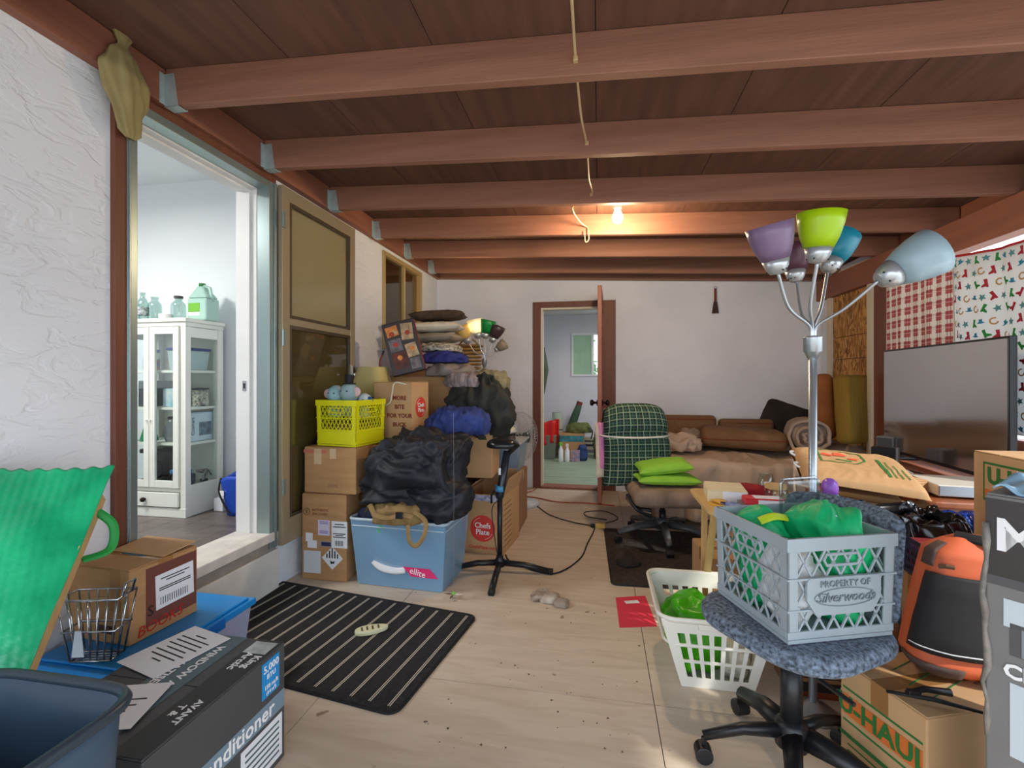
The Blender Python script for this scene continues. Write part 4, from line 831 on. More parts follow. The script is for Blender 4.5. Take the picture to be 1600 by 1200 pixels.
R = Matrix.Rotation(rz, 3, 'Z'); cen = Vector((p.x, p.y, 0))-R @ Vector((MS[0]/2, -MS[1]/2, 0))
t = chefs('grocery carton printed with a four line slogan and red logo, above the yellow crate', (cen.x, cen.y, .788), rz, MS, slogan=True, logo_side='right')
MB().tube(bez([(.10, -.112, .36), (.02, -.118, .37), (.0, -.118, .30), (-.015, -.12, .24), (-.06, -.118, .22)], 8), .005, 6).build('cord', MATS['cream_cord'], t, smooth=True)
MB().tube([(-.06, -.118, .22), (-.085, -.118, .225)], .009, 8).build('plug', MATS['cream_cord'], t)
p = G(786, 868); CSZ = (.29, .40, .40); rz = math.radians(-6); R = Matrix.Rotation(rz, 3, 'Z'); cen = Vector((p.x, p.y, 0))-R @ Vector((CSZ[0]/2, -CSZ[1]/2, 0))
t = chefs('open grocery carton with round red logo standing on the floor beside the black stand', (cen.x, cen.y, 0), rz, CSZ, open_=True)
decal(t, 'front', CSZ, 0, .375, .27, .04, mat('printed_strip', S(206, 206, 220), .6, var=.4, scale=40, col2=S(110, 110, 170)), 'printed_strip')
for i in range(9): decal(t, 'right', CSZ, -.1+.02*(i % 2), .05+i*.035, .18, .006, mat('olive_print', S(120, 104, 60), .8), 'print_line')
# stacks behind
carton('brown box standing on the floor under the clear grey tote', (-.80, 3.78, 0), 0, (.40, .42, .44), card3)
t = thing('clear_tote', 'grey clear plastic tote behind the open grocery carton', 'tote', (-.80, 3.76, .4435)); ctm = milky('grey_clear_plastic', S(150, 168, 186), .55)
MB().frust(.36, .38, .42, .42, 0, .235).build('bin', ctm, t, bevel=.01); MB().box(-.22, .22, -.225, .225, .236, .25).build('lid', milky('grey_clear_lid', S(190, 196, 200), .7), t, bevel=.004)
heap('contents', mat('tote_contents', S(90, 110, 140), .9, var=.6, scale=12), t, (0, 0, .012), (.32, .32, .18), 3, .01, 8, 5)
carton('large plain box behind the pile carrying the garments and game box', (-1.41, 3.64, 0), 0, (.66, .60, .82), card3)
t = carton('wide flat brown box near the window under the tilted game box', (-1.33, 3.56, .824), 0, (.58, .42, .38), card); decal(t, 'right', (.58, .42, .38), -.05, .28, .2, .08, tapec, 'clear_tape', rot=.3)
carton('big plain box at the back of the pile under the pillows', (-1.48, 4.30, 0), 0, (.52, .60, 1.27), card3)
# tilted game box
gp = A(645, 541, 3.38)
GS = (.235, .06, .385); t = carton('colourful game box leaning tilted on the pile under the window', (gp.x-.03, gp.y+.02, 1.226), 0, GS, mat('game_box_dark', S(58, 48, 52), .45), name='game_box', tp=False, rot=(-.12, -.24, .30))
gc = [mat('game_red', S(178, 62, 40), .5, var=.5, scale=30), mat('game_tan', S(186, 160, 124), .5, var=.5, scale=26), mat('game_orange', S(214, 132, 62), .5, var=.4, scale=30), mat('game_grey', S(110, 104, 108), .5, var=.5, scale=26), mat('game_brown', S(92, 40, 26), .5, var=.5, scale=20)]
for i, (cu, cv, a_, b_) in enumerate(((-.055, .32, .085, .075), (.05, .30, .085, .12), (-.05, .215, .09, .09), (.055, .16, .08, .10), (-.04, .10, .10, .12), (.06, .06, .07, .08))): decal(t, 'front', GS, cu, cv, a_, b_, gc[[2, 1, 3, 1, 4, 3][i]], 'picture', rot=[.1, -.1, .05, .1, 0, 0][i])
for i, (cu, cv) in enumerate(((-.06, .30), (-.035, .31), (-.05, .22), (.05, .29), (.06, .17), (-.04, .12))): disc(t, 'front', GS, cu, cv, .018, gc[[0, 1, 0, 0, 2, 2][i]], 'picture_spot', lift=.002)
decal(t, 'right', GS, 0, .19, .058, .375, mat('game_side_red', S(170, 40, 40), .5), 'side_panel')
# soft pile under the window: pillows and garments
wp = mat('white_pillow', S(212, 206, 190), .9, var=.08, scale=8); bk = mat('brown_black_pillow', S(74, 58, 46), .9, var=.4, scale=20)
t = pillow('pillow', bk, None, (.46, .34, .085), A(686, 494, 3.95), (.03, -.03, .2), 2, .006); tag(t, 'dark brown topped pillow, highest on the heap under the window', 'pillow', 'pillows on the heap')
t = pillow('pillow', wp, None, (.46, .34, .085), A(680, 512, 3.92), (.03, -.02, .15), 3, .006); tag(t, 'cream and white pillow just below the dark brown topped one', 'pillow', 'pillows on the heap')
t = pillow('pillow', mat('grey_pillow', S(150, 140, 126), .9, var=.15, scale=8), None, (.44, .34, .08), A(678, 529, 3.9), (.02, -.02, -.05), 4, .006); tag(t, 'grey beige pillow third down on the heap', 'pillow', 'pillows on the heap')
zeb = mat('zebra_cloth', S(216, 210, 196), .9, var=.9, scale=26, col2=S(30, 28, 28), stretch=(1, 1, 3))
t = heap('patterned_blanket', zeb, None, A(689, 550, 3.75), (.30, .34, .10), 7, .012, 8, 3); tag(t, 'black and white patterned blanket folded on the heap under the pillows', 'blanket')
t = heap('navy_garment', mat('navy_cloth', S(34, 40, 110), .8, var=.2, scale=8), None, A(694, 567, 3.62), (.36, .34, .12), 9, .022, 7, 2.4); tag(t, 'dark navy blue garment crumpled below the patterned blanket', 'garment')
t = heap('grey_garment', mat('grey_knit', S(124, 116, 112), .9, var=.2, scale=10), None, A(705, 587, 3.55), (.36, .34, .13), 12, .02, 8, 2.4); tag(t, 'soft grey garment crumpled under the navy one on the heap', 'garment')
t = heap('striped_garment', mat('striped_knit', S(132, 122, 124), .9, var=.5, scale=8, stretch=(8, 1, 1)), None, A(728, 604, 3.42), (.28, .28, .15), 15, .025, 8, 2.4); tag(t, 'grey striped garment bunched at the right edge of the heap', 'garment')
t = heap('dark_garment_filler', mat('dark_green_cloth', S(46, 48, 44), .85, var=.25, scale=6), None, A(752, 682, 3.42), (.46, .40, .44), 21, .045, 4.5, 2.6, .10, 110, bottom=.9, stretch=(1.6, 1.6, .6)); t.name = 'dark_jacket'; tag(t, 'large dark olive black jacket draped down the right side of the heap', 'jacket')
t = heap('khaki_bag', mat('khaki_canvas', S(126, 122, 96), .9, var=.15, scale=9), None, A(764, 612, 3.55), (.32, .28, .24), 31, .018, 7, 2.2, .14, 80); tag(t, 'khaki canvas bag lying over the dark olive jacket', 'bag')
t = heap('blue_jacket', mat('blue_denim', S(46, 62, 124), .85, var=.35, scale=9), None, A(716, 676, 3.12), (.40, .32, .24), 41, .035, 7, 2.6, .14, 110, stretch=(2, 1, .8)); tag(t, 'rumpled blue jacket beside the slogan carton', 'jacket')
carton('flat tan box whose top shows under the blue jacket', (-.895, 3.30, .50), .04, (.34, .30, .31), card2, tp=False)
carton('brown box on the floor supporting the flat tan box', (-1.04, 3.22, 0), 0, (.16, .20, .498), card3, tp=False)
t = heap('grey_cloth', mat('charcoal_cloth', S(62, 58, 58), .9, var=.2), None, A(768, 692, 3.6), (.36, .26, .12), 51, .02, 8, 2.6); tag(t, 'charcoal cloth lying on the lid of the clear grey tote', 'cloth')
t = heap('white_cloth', mat('white_cloth', S(206, 200, 190), .9), None, A(790, 676, 3.55), (.14, .12, .07), 52, .012, 12, 2.4); tag(t, 'small white cloth behind the black saddle seat', 'cloth')
# clear tote of clothes in front
tf = [G(555, 912), G(686, 927)]; t = thing('clear_tote', 'large translucent blue storage tote on the floor beside the striped mat', 'tote', ((tf[0].x+tf[1].x)/2+.025, tf[1].y+.19, 0), math.radians(-3))
TW = (tf[1]-tf[0]).length; cb = milky('clear_blue_plastic', S(150, 190, 220), .5, .15); TH_ = .385
b = MB(); P0, P1 = (TW, .34), (TW+.06, .40)
def tote_side(b, sx, sy):
    pass
for (x0, y0, x1, y1) in ((-1, -1, 1, -1), (1, -1, 1, 1), (1, 1, -1, 1), (-1, 1, -1, -1)):
    b.add([(x0*P0[0]/2, y0*P0[1]/2, .004), (x1*P0[0]/2, y1*P0[1]/2, .004), (x1*P1[0]/2, y1*P1[1]/2, TH_), (x0*P1[0]/2, y0*P1[1]/2, TH_)], [(0, 1, 2, 3)])
b.add([(x*P0[0]/2, y*P0[1]/2, .004) for x, y in ((-1, -1), (1, -1), (1, 1), (-1, 1))], [(3, 2, 1, 0)]); b.build('bin', cb, t, solid=.004)
b = MB(); X_, Y_ = P1[0]/2, P1[1]/2; b.tube([(x, y, TH_) for x, y in rr(2*X_+.012, 2*Y_+.012, .03)], .009, 6, closed=True); b.tube([(x, y, TH_-.04) for x, y in rr(2*X_-.002, 2*Y_-.002, .02)], .004, 6, closed=True); b.build('rim', milky('clear_blue_rim', S(196, 214, 228), .75, .2), t, smooth=True)
heap('blue_contents', mat('blue_cloth_fill', S(74, 136, 190), .9, var=.25, scale=5), t, (0, .01, .02), (TW-.06, .28, .42), 61, .012, 6, 6, .05, 60)
MB().tube(bez([(-.15, -.172, .15), (-.10, -.18, .12), (-.02, -.178, .11), (.04, -.175, .12)], 6), [.03]*19, 8, flat=.3).build('white_bag', mat('white_plastic_bag', S(222, 222, 222), .5), t, smooth=True)
q = MB(); q.hexa([(x, y, z) for y in (-.186, -.184) for z, sh in ((.08, .05), (.13, 0)) for x in (.03+sh, .19+sh)]); q.build('pink_packet', mat('pink_packet', S(222, 50, 110), .5), t)
text('ellite', .05, (.12, -.1875, .105), (1, 0, -.22), (.22, 0, 1), white_print, t)
MB().tube([(-.10+.02*math.cos(a), -.197, .335+.02*math.sin(a)) for a in [i*.5 for i in range(10)]], .004, 6).build('clip', mat('green_clip', S(60, 180, 90), .4), t)
# big dark jacket heap and khaki bag
jk = mat('black_blue_nylon', S(24, 27, 36), .6, var=.25, scale=5, bump=.35, bscale=16)
hc = A(655, 800, 2.78)
t = heap('black_jacket', jk, None, (hc.x, hc.y+.02, .40), (.58, .46, .50), 71, .05, 4.2, 2.8, .16, 170, bottom=.85, stretch=(1, 1, 1.5)); tag(t, 'big black blue puffy jacket heaped on the translucent tote', 'jacket')
sl_ = heap('sleeve', jk, t, (.17, -.12, -.22), (.34, .22, .26), 72, .035, 4, 2.4, .15, 80, bottom=.8)
kb = A(622, 828, 2.62); kh = mat('khaki_webbing', S(140, 112, 70), .85, var=.2, scale=14)
t = thing('canvas_bag', 'khaki canvas bag with straps on top of the translucent tote', 'bag', (kb.x, kb.y, .385)); heap('pouch', kh, t, (0, 0.03, .0), (.30, .18, .16), 81, .018, 9, 3, .1, 80)
MB().tube(bez([(-.20, .02, .05), (-.15, -.04, .10), (-.10, -.075, .06), (-.02, -.09, .05), (.06, -.09, .07), (.12, -.08, .06)], 8), .014, 6, flat=.25).build('strap', kh, t)
MB().tube(bez([(.12, -.06, .08), (.19, -.08, .04), (.20, -.125, -.02), (.16, -.135, -.075), (.12, -.13, -.05), (.10, -.10, .02)], 8), .012, 6, flat=.25).build('strap', kh, t)
MB().box(.03, .07, -.105, -.09, .05, .085).build('buckle', blackp, t, bevel=.003)
t = heap('navy_cloth', mat('navy_fill', S(30, 38, 66), .85, var=.2), None, (tf[0].x+.10, tf[1].y+.19, .36), (.24, .30, .10), 85, .02, 8, 3); tag(t, 'navy cloth filling the top left of the translucent tote', 'cloth')
# dangling cat toy
t = thing('feather_toy', 'feather and bead toy dangling on a thin string in front of the tote', 'cat toy', G(717, 938))
MB().tube([(-.03, 0, .03), (-.028, .0, .6), (-.03, .0, 1.0)], .0006, 5).build('string', mat('white_string', S(150, 150, 150), .7), t)
random.seed(8)
for k in range(7):
    a = random.uniform(0, 6.28); L = random.uniform(.04, .085); d = Vector((math.cos(a)*L, math.sin(a)*L*.7, random.uniform(-.025, .02))); e_ = Vector((-d.y, d.x, 0)).normalized()*.008
    q = MB(); q.add([Vector((-.03, 0, .03)), Vector((-.03, 0, .03))+d*.5+e_, Vector((-.03, 0, .03))+d, Vector((-.03, 0, .03))+d*.5-e_], [(0, 1, 2, 3)]); q.build('feather', mat(['feather_white', 'feather_brown'][k % 2], [S(214, 212, 204), S(96, 78, 62)][k % 2], .9), t, solid=.0015)
MB().lathe([(.001, -.012), (.011, 0), (.001, .012)], 12, c=(-.03, 0, .035)).build('bead', mat('lime_bead', S(120, 200, 80), .4), t, smooth=True)
# black saddle stand
bc_ = G(781, 893); t = thing('saddle_stool', 'black tripod stool with padded saddle seat beside the open grocery carton', 'stool', (bc_.x, bc_.y, 0))
o0 = Vector((bc_.x, bc_.y, 0))
for px, py in ((712, 890), (768, 930), (861, 897)):
    e_ = G(px, py)-o0; e_.z = .014; q = MB(); q.tube([Vector((0, 0, .055))+e_*.05, e_*.5+Vector((0, 0, .04)), e_], [.019, .018, .017], 10); l_ = q.build('leg', blackp, t, smooth=True)
    MB().tube([e_*.93+Vector((0, 0, .003)), e_*1.04+Vector((0, 0, 0))], .0195, 10).build('foot_cap', blackm, l_, smooth=True)
MB().lathe([(.02, .03), (.03, .035), (.03, .075), (.022, .085), (.022, .10)], 16).build('hub', blackp, t, smooth=True)
MB().cyl((0, 0, .06), (0, 0, .47), .016, 14).build('pole', blackp, t, smooth=True)
top = Vector((.045, 0, .74)); MB().tube([(0, 0, .45), (0, 0, .47), (.004, 0, .49), top], [.022, .027, .027, .022], 14).build('sleeve', mat('satin_black', S(34, 38, 44), .3), t, smooth=True)
MB().tube([(0, 0, .495), (.003, 0, .53)], .031, 16).build('collar', mat('blue_collar', S(70, 140, 180), .35), t, smooth=True); MB().tube([(-.03, -.01, .50), (-.05, -.012, .47), (-.05, -.012, .42)], .007, 6).build('lever', blackp, t)
MB().tube([top-Vector((.0, 0, .02)), top+Vector((.05, 0, .025)), top+Vector((.07, 0, .045))], [.016, .014, .014], 10).build('neck', blackp, t, smooth=True)
MB().cyl((.004, -.0275, .60), (.004, -.024, .64), .008, 8).build('sticker', paper, t)
heap('saddle_pad', mat('black_vinyl', S(24, 25, 28), .28), t, (.02, 0, .765), (.20, .17, .085), 3, .0, 5, 2.3, .06, 40)
MB().tube(bez([(.03, -.02, .47), (-.04, -.03, .40), (-.03, -.03, .25), (-.01, -.03, .12)], 8), .003, 5).build('cord', ink, t)
# pedestal fan
fp = A(812, 683, 4.45); t = thing('pedestal_fan', 'white pedestal fan with round wire grille behind the pile near the far door', 'fan', (fp.x, fp.y, 0))
gm = mat('fan_grey', S(186, 190, 194), .4); fr0 = fp.z
Mf = Matrix.Translation((0, 0, fr0)) @ Matrix.Rotation(math.radians(62), 4, 'Z') @ Matrix.Rotation(math.pi/2, 4, 'X')
b = MB(); b.M = Mf
for r_, z in ((.24, 0), (.22, .05), (.16, .075), (.09, .085), (.22, -.05), (.15, -.07), (.08, -.075)): b.tube([(r_*math.cos(a), r_*math.sin(a), z) for a in [2*math.pi*i/36 for i in range(36)]], .004 if z == 0 else .002, 5, closed=True)
for i in range(40):
    a = 2*math.pi*i/40; c_, s_ = math.cos(a), math.sin(a)
    b.tube([(.05*c_, .05*s_, .088), (.16*c_, .16*s_, .075), (.22*c_, .22*s_, .05), (.24*c_, .24*s_, 0), (.22*c_, .22*s_, -.05), (.15*c_, .15*s_, -.07), (.05*c_, .05*s_, -.078)], .0014, 4)
b.build('grille', gm, t, smooth=True)
for i in range(3):
    q = MB(); q.M = Mf @ Matrix.Rotation(2*math.pi*i/3, 4, 'Z'); q.grid(lambda u, v: Vector((.03+.17*u, (v-.5)*(.05+.12*u), .02*(v-.5)*2+.0)), 8, 6); q.build('blade', milky('fan_blade', S(190, 196, 200), .6), t, smooth=True, solid=.002)
q = MB(); q.M = Mf; q.lathe([(.001, .095), (.05, .09), (.05, .06), (.035, .055), (.035, -.07), (.06, -.08), (.06, -.16), (.03, -.19), (.001, -.192)], 20); q.build('motor', mat('fan_motor', S(60, 62, 66), .4), t, smooth=True)
MB().cyl((0, 0, .05), (0, 0, fr0-.05), .013, 12).build('pole', gm, t, smooth=True); MB().lathe([(.19, 0), (.19, .012), (.16, .03), (.03, .045), (.025, .09)], 32).build('base', gm, t, smooth=True)
# second five-arm lamp on the pile
def arm_lamp(t, base, top, arms, shades, pole_r=.011, lit=None, clip=0):
    MB().cyl(base, top, pole_r, 14).build('pole', steel, t, smooth=True)
    tp = Vector(top); hub = MB(); hub.lathe([(pole_r, -.05), (pole_r*1.9, -.025), (pole_r*2.2, -.02), (pole_r*2.2, .025), (pole_r*2.3, .03), (pole_r*1.4, .034)], 20, c=tp); hub.build('hub', steel, t, smooth=True)
    for i, (mid, end, dirn, sz, m) in enumerate(arms):
        mid, end, dirn = Vector(mid), Vector(end), Vector(dirn).normalized(); st = tp+Vector((0, 0, .03))+(mid-tp)*.06; st.z = tp.z+.03
        MB().tube(bez([st, st+Vector((0, 0, .03))+(mid-st)*.12, mid, end], 8), pole_r*.42, 8).build('arm', steel, t, smooth=True)
        q = MB(); q.M = Matrix.Translation(end) @ dirn.to_track_quat('Z', 'Y').to_matrix().to_4x4()
        pr = [(.012*sz, 0), (.022*sz, .002*sz), (.032*sz, .02*sz), (.039*sz, .045*sz)]
        q.lathe(pr, 22, caps=True); cup = q.build('socket_cup', mat('cup_silver', S(190, 194, 198), .3, .6), t, smooth=True)
        for a in (0, .5, -.5, 2.6, 3.6):
            k_ = MB(); k_.M = q.M; k_.lathe([(.001, 0), (.0035*sz, .0)], 6) if False else k_.cyl((.028*sz*math.cos(a), .028*sz*math.sin(a), .011*sz), (.031*sz*math.cos(a), .031*sz*math.sin(a), .010*sz), .0025*sz, 6); k_.build('vent_hole', ink, cup)
        s2 = MB(); s2.M = q.M; s2.lathe([(.039*sz, .045*sz), (.053*sz, .08*sz), (.062*sz, .118*sz), (.066*sz, .15*sz)], 28, caps=False); sh = s2.build('shade', m, t, smooth=True, solid=.002*sz)
        if lit == i:
            k_ = MB(); k_.M = q.M; k_.lathe([(.012, .03), (.015, .05), (.026, .075), (.028, .09), (.018, .11), (.001, .115)], 16); k_.build('bulb', mat('bulb_glow', (1, 1, 1, 1), .5, emis=(1, .82, .5, 1), estr=14), t, smooth=True)
            l = bpy.data.lights.new('bulb_light', 'POINT'); l.energy = 5; l.color = (1, .74, .4); l.shadow_soft_size = .03
            lo = bpy.data.objects.new('bulb_light', l); C.objects.link(lo); lo.parent = t; lo.location = end+dirn*.14
def shade_m(name, col): return milky(name, col, .86, .35)
D2 = 4.35; bp2 = A(757, 566, D2); t = thing('arm_lamp', 'lit floor lamp with several coloured cone shades behind the clothing heap', 'floor lamp', (bp2.x, bp2.y, 0))
o0 = Vector((bp2.x, bp2.y, 0)); L2 = lambda px, py, dd=0: A(px, py, D2+dd)-o0
tp2 = Vector((0, 0, bp2.z))
arms = []
for px, py, ux, sz, m in ((733, 537, -.5, 1.15, shade_m('shade_cream', S(226, 190, 110))), (748, 529, -.2, 1.18, shade_m('shade_white', S(240, 236, 220))), (757, 529, .25, 1.15, shade_m('shade_green', S(20, 140, 66))), (768, 535, .45, 1.1, shade_m('shade_dark', S(70, 52, 56))), (773, 548, .85, .8, shade_m('shade_grey', S(150, 140, 120)))):
    e_ = L2(px, py); arms.append(((e_+tp2)/2+Vector((ux*.02, 0, .0)), e_, (ux, -.1, 1 if ux < .8 else .55), sz, m))
arm_lamp(t, (0, 0, .02), tp2, arms, None, lit=1); MB().lathe([(.10, 0), (.10, .012), (.03, .025), (.012, .03)], 28).build('base', steel, t, smooth=True)
# rattan basket behind the lamp
rb = A(735, 569, 4.55); t = thing('rattan_basket', 'small rattan basket on the heap below the lit lamp', 'basket', (rb.x-.02, rb.y, 1.2735)); rm = mat('rattan', S(176, 136, 76), .7, var=.3, scale=20)
b = MB()
for i in range(7): b.tube([(x*(1+.15*i/6), y*(1+.15*i/6), .02+i*.035) for x, y in rr(.22, .16, .05)], .012, 6, closed=True)
b.build('weave', rm, t, smooth=True); MB().prism(rr(.2, .14, .05), .0, .02).build('bottom', rm, t); MB().tube(arc((0, 0, .2), .1, 0, math.pi, 12), .008, 6).build('handle', rm, t, smooth=True)
# ================================================================== FAR ROOM CONTENTS
FY = 7.2
p = G(860, 718); t = thing('waste_bin', 'grey bin lined with a bright red bag in the far room', 'bin', (p.x-.05, p.y+.12, 0)); MB().frust(.22, .22, .27, .27, 0, .36).build('bin', mat('olive_grey_bin', S(110, 116, 104), .5), t, bevel=.012)
sheet('red_bag', mat('red_bag', S(206, 28, 24), .3), t, lambda u, v: Vector(((.14+.02*math.sin(u*31))*math.cos(u*6.283)*(1+.1*v), (.14+.02*math.sin(u*31))*math.sin(u*6.283)*(1+.1*v), .22+.33*v+.03*math.sin(u*17)*(v if v > .5 else 1-v))), 60, 8, .003)
p = G(891, 718); BBX = (.36, .26, .38); t = carton('open patterned box holding bags in the far room', (p.x+.02, p.y+.18, 0), 0, BBX, card, tp=False); decal(t, 'front', BBX, 0, .30, .35, .09, mat('teal_pattern', S(60, 130, 140), .6, var=.5, scale=14), 'pattern_band')
q = A(904, 672, (p.y+.2)*cs+.1); t = heap('olive_backpack', mat('olive_canvas', S(92, 98, 52), .85, var=.25, scale=9), None, (p.x+.12, p.y+.18, .39), (.38, .24, .20), 91, .02, 7, 2.6, .1, 60); tag(t, 'olive green backpack lying on the patterned box in the far room', 'backpack')
MB().tube(bez([(.10, -.08, .06), (.2, -.12, .0), (.18, -.14, -.12)], 6), .01, 6, flat=.3).build('strap', ink, t)
t = thing('rolled_chair', 'dark green camp chair bag leaning in the far room', 'chair bag', (p.x-.06, p.y+.42, 0), 0); MB().tube([(-.02, 0, .02), (.02, 0, .35), (.12, .05, .64), (.17, .06, .78)], [.06, .065, .06, .045], 14).build('bag', mat('dark_green_bag', S(54, 76, 58), .8), t, smooth=True); MB().cyl((.165, .06, .775), (.185, .065, .83), .046, 14).build('cap', mat('maroon_cap', S(110, 40, 34), .6), t)
t = thing('rolled_mat', 'pale grey green rolled foam mat standing in the far room', 'mat', (p.x-.22, p.y+.42, 0)); MB().cyl((0, 0, 0), (0, 0, .66), .085, 20).build('roll', mat('sage_foam', S(158, 170, 150), .9), t, smooth=True); MB().tube([(.0855*math.cos(a), .0855*math.sin(a), .4) for a in [i*.3 for i in range(21)]], .006, 5, closed=True).build('band', ink, t)
for i, (px, h_, cc, lb) in enumerate(((876, .27, 'green', 'white spray bottle with green trigger on the far room floor'), (886, .25, 'white', 'cream pump bottle between two others on the far room floor'))):
    p = G(px, 722); t = thing('cleaning_bottle', lb, 'bottle', (p.x, p.y+.04, 0), 0, 'bottles on the far room floor'); MB().lathe([(.03, 0), (.034, .01), (.034, h_*.6), (.014, h_*.78), (.014, h_*.84)], 16).build('body', paper, t, smooth=True); MB().box(-.022, .018, -.012, .012, h_*.84, h_*1.02).build('nozzle', mat('lime_plastic', S(120, 200, 40), .4) if i == 0 else whitep, t, bevel=.004)
p = G(899, 722); t = carton('small floral packet in front of the blue bag in the far room', (p.x, p.y+.05, 0), 0, (.12, .08, .16), mat('floral_packet', S(190, 150, 150), .6, var=.8, scale=24, col2=S(90, 110, 150)), name='floral_packet', cat='packet', tp=False)
t = heap('blue_bag', mat('navy_bag', S(40, 62, 110), .5, var=.3), None, (p.x+.10, p.y+.13, 0.004), (.14, .10, .24), 95, .01, 10, 3, .1, 40, bottom=.9); tag(t, 'navy blue bag on the far room floor beside the packet', 'bag')
hx = PY(921, 690, 7.68).x; t = thing('baseboard_heater', 'beige baseboard heater on the far room wall under the window', 'heater', (hx+.1, 7.70, .05)); MB().box(-.35, .35, -.04, .045, 0, .20).build('housing', mat('heater_beige', S(170, 162, 140), .5), t, bevel=.004); MB().box(-.34, .34, -.046, -.041, .06, .09).build('grille', ink, t); MB().box(-.34, .34, -.046, -.041, .13, .15).build('grille', ink, t)
b = bpy.data.objects['baseboard_heater']; MB().box(-.35, -.32, -.03, .03, -.05, 0).build('foot', ink, b); MB().box(.32, .35, -.03, .03, -.05, 0).build('foot', ink, b)
p = PY(849, 580, 6.2); t = thing('hanging_coat', 'dark green coat hanging just inside the far room at left', 'coat', (p.x-.02, 6.2, p.z-.3)); 
sheet('coat', mat('coat_green', S(70, 84, 66), .85), t, lambda u, v: Vector((-.22+.26*u*(1.15-.35*abs(v-.5)), .03*math.sin(u*18+v*3), .62*v-.0)), 24, 20, .02); MB().tube([(-.10, 0, .62), (-.10, 0, .66), (BX0-(p.x-.02)-.001, .0, .70)], .006, 6).build('hook', chrome, t)
p = A(931, 672, 7.0); t = heap('jacket_bundle', mat('olive_red_bundle', S(100, 104, 72), .85, var=.4, scale=6), None, (G(938, 718).x, G(938, 718).y+.1, .004), (.2, .24, .42), 97, .02, 8, 2.6, .1, 50, bottom=.9); tag(t, 'olive bundle of clothes partly behind the open brown door', 'garment')
# whisk on the back wall
p = PY(1117, 470, YB); t = thing('whisk_broom', 'small dark whisk broom hanging on the white back wall', 'broom', (p.x, YB-.02, p.z-.13)); MB().frust(.065, .02, .03, .018, 0, .12).build('bristles', mat('dark_straw', S(74, 52, 46), .9, var=.3, scale=30), t, bevel=.004); MB().cyl((0, 0, .12), (0, 0, .25), .012, 10).build('handle', brnink, t); MB().tube(arc((0, 0, .262), .012, 0, 6.28, 10), .002, 5).build('loop', ink, t)
# ================================================================== PLAID OFFICE CHAIR ON RUG
rg = [G(945, 822), G(1100, 815), G(943, 920)]
t = thing('dark_rug', 'dark speckled grey rug under the plaid office chair', 'rug', (.52, 3.28, 0), .03); MB().prism(rr(.92, 1.02, .03), .0005, .008).build('pile', mat('rug_pile', S(58, 50, 44), .95, var=.5, scale=50, bump=.5, bscale=120), t); MB().tube([(x, y, .006) for x, y in rr(.92, 1.02, .03)], .005, 5, closed=True).build('binding', ink, t)
cc = G(1035, 846, 0); FZ = .0082; chr_ = thing('office_chair', 'black office chair with green plaid cushion tied to its back', 'office chair', (cc.x, cc.y, FZ))
def star_base(t, r, m, n=5, a0=0, capm=blackp):
    for i in range(n):
        a = a0+2*math.pi*i/n; c_, s_ = math.cos(a), math.sin(a); q = MB(); w_ = Vector((-s_, c_, 0))
        q.hexa([Vector((c_, s_, 0))*rr_+w_*sg*wd+Vector((0, 0, z)) for (z, rr_, wd) in () for sg in ()]) if False else None
        P0, P1, P2 = Vector((c_*.03, s_*.03, .125)), Vector((c_*r*.55, s_*r*.55, .115)), Vector((c_*r, s_*r, .078))
        q.tube([P0, P1, P2], [.034, .028, .022], 8, flat=.62); l_ = q.build('base_leg', m, t, smooth=True)
        k_ = MB(); c0 = Vector((c_*r, s_*r, .0265)); k_.cyl(c0-w_*.022, c0+w_*.022, .026, 14); k_.cyl(Vector((c_*r, s_*r, .05)), Vector((c_*r, s_*r, .075)), .007, 8); k_.build('caster', capm, l_, smooth=False, bevel=.004)
    MB().lathe([(.045, .085), (.045, .15), (.03, .165)], 18).build('base_hub', m, t, smooth=True)
star_base(chr_, .335, mat('dark_grey_base', S(78, 80, 82), .35), 5, .95)
ex = mat('taupe_worn', S(142, 122, 106), .9, var=.35, scale=8)
MB().lathe([(.024, .13), (.024, .22), (.018, .22), (.018, .27)], 16).build('gas_lift', blackp, chr_, smooth=True); MB().box(-.10, .10, -.09, .09, .258, .292).build('tilt_plate', blackp, chr_, bevel=.008)
MB().tube([(.05, -.06, .27), (.22, -.10, .275), (.27, -.10, .27)], .007, 8).build('lever', blackp, chr_)
cushion('seat', ex, chr_, (.56, .50, .12), (.04, -.02, .355), (0, 0, .1), .055)
for k in range(3): MB().tube(bez([(-.26, -.12-.03*k, .33+.02*k), (-.20, -.19-.02*k, .28), (-.10, -.21, .27-.02*k)], 6), .012, 8).build('spring_arm', chrome if k == 1 else blackp, chr_, smooth=True)
pm = plaid('green_plaid', S(30, 62, 52), ((0, 10, .0, .5, S(16, 38, 40), .55), (1, 13, .0, .5, S(14, 36, 44), .55), (0, 10, .44, .56, S(150, 170, 140), .75), (1, 13, .42, .54, S(150, 170, 140), .7), (0, 10, .94, 1, S(90, 130, 100), .6), (1, 13, .94, 1, S(90, 130, 100), .6)), 1, .9)
def fn_cush(sg):
    def fn(u, v):
        x, y = u*2-1, v*2-1; pr = max(0, 1-abs(x)**4)**.45*max(0, 1-abs(y)**6)**.4
        tie = math.exp(-((v-.62)/.05)**2)*.03; P = Vector((x*.25*(1+.06*(1-v))*(1-.10*v**8)+.012*math.sin(v*5), sg*(.015+.115*pr-tie*(1 if pr > .2 else 0))+.02*math.sin(v*6), v*.63-.05*abs(x)**4*v**3))
        P += Vector((0, sg*crease(P, 5+sg, 5)*.02*min(1, pr*2), 0)); return P
    return fn
bk_ = MB(); bk_.grid(fn_cush(-1), 60, 70); bk_.grid(lambda u, v: fn_cush(1)(1-u, v), 60, 70)
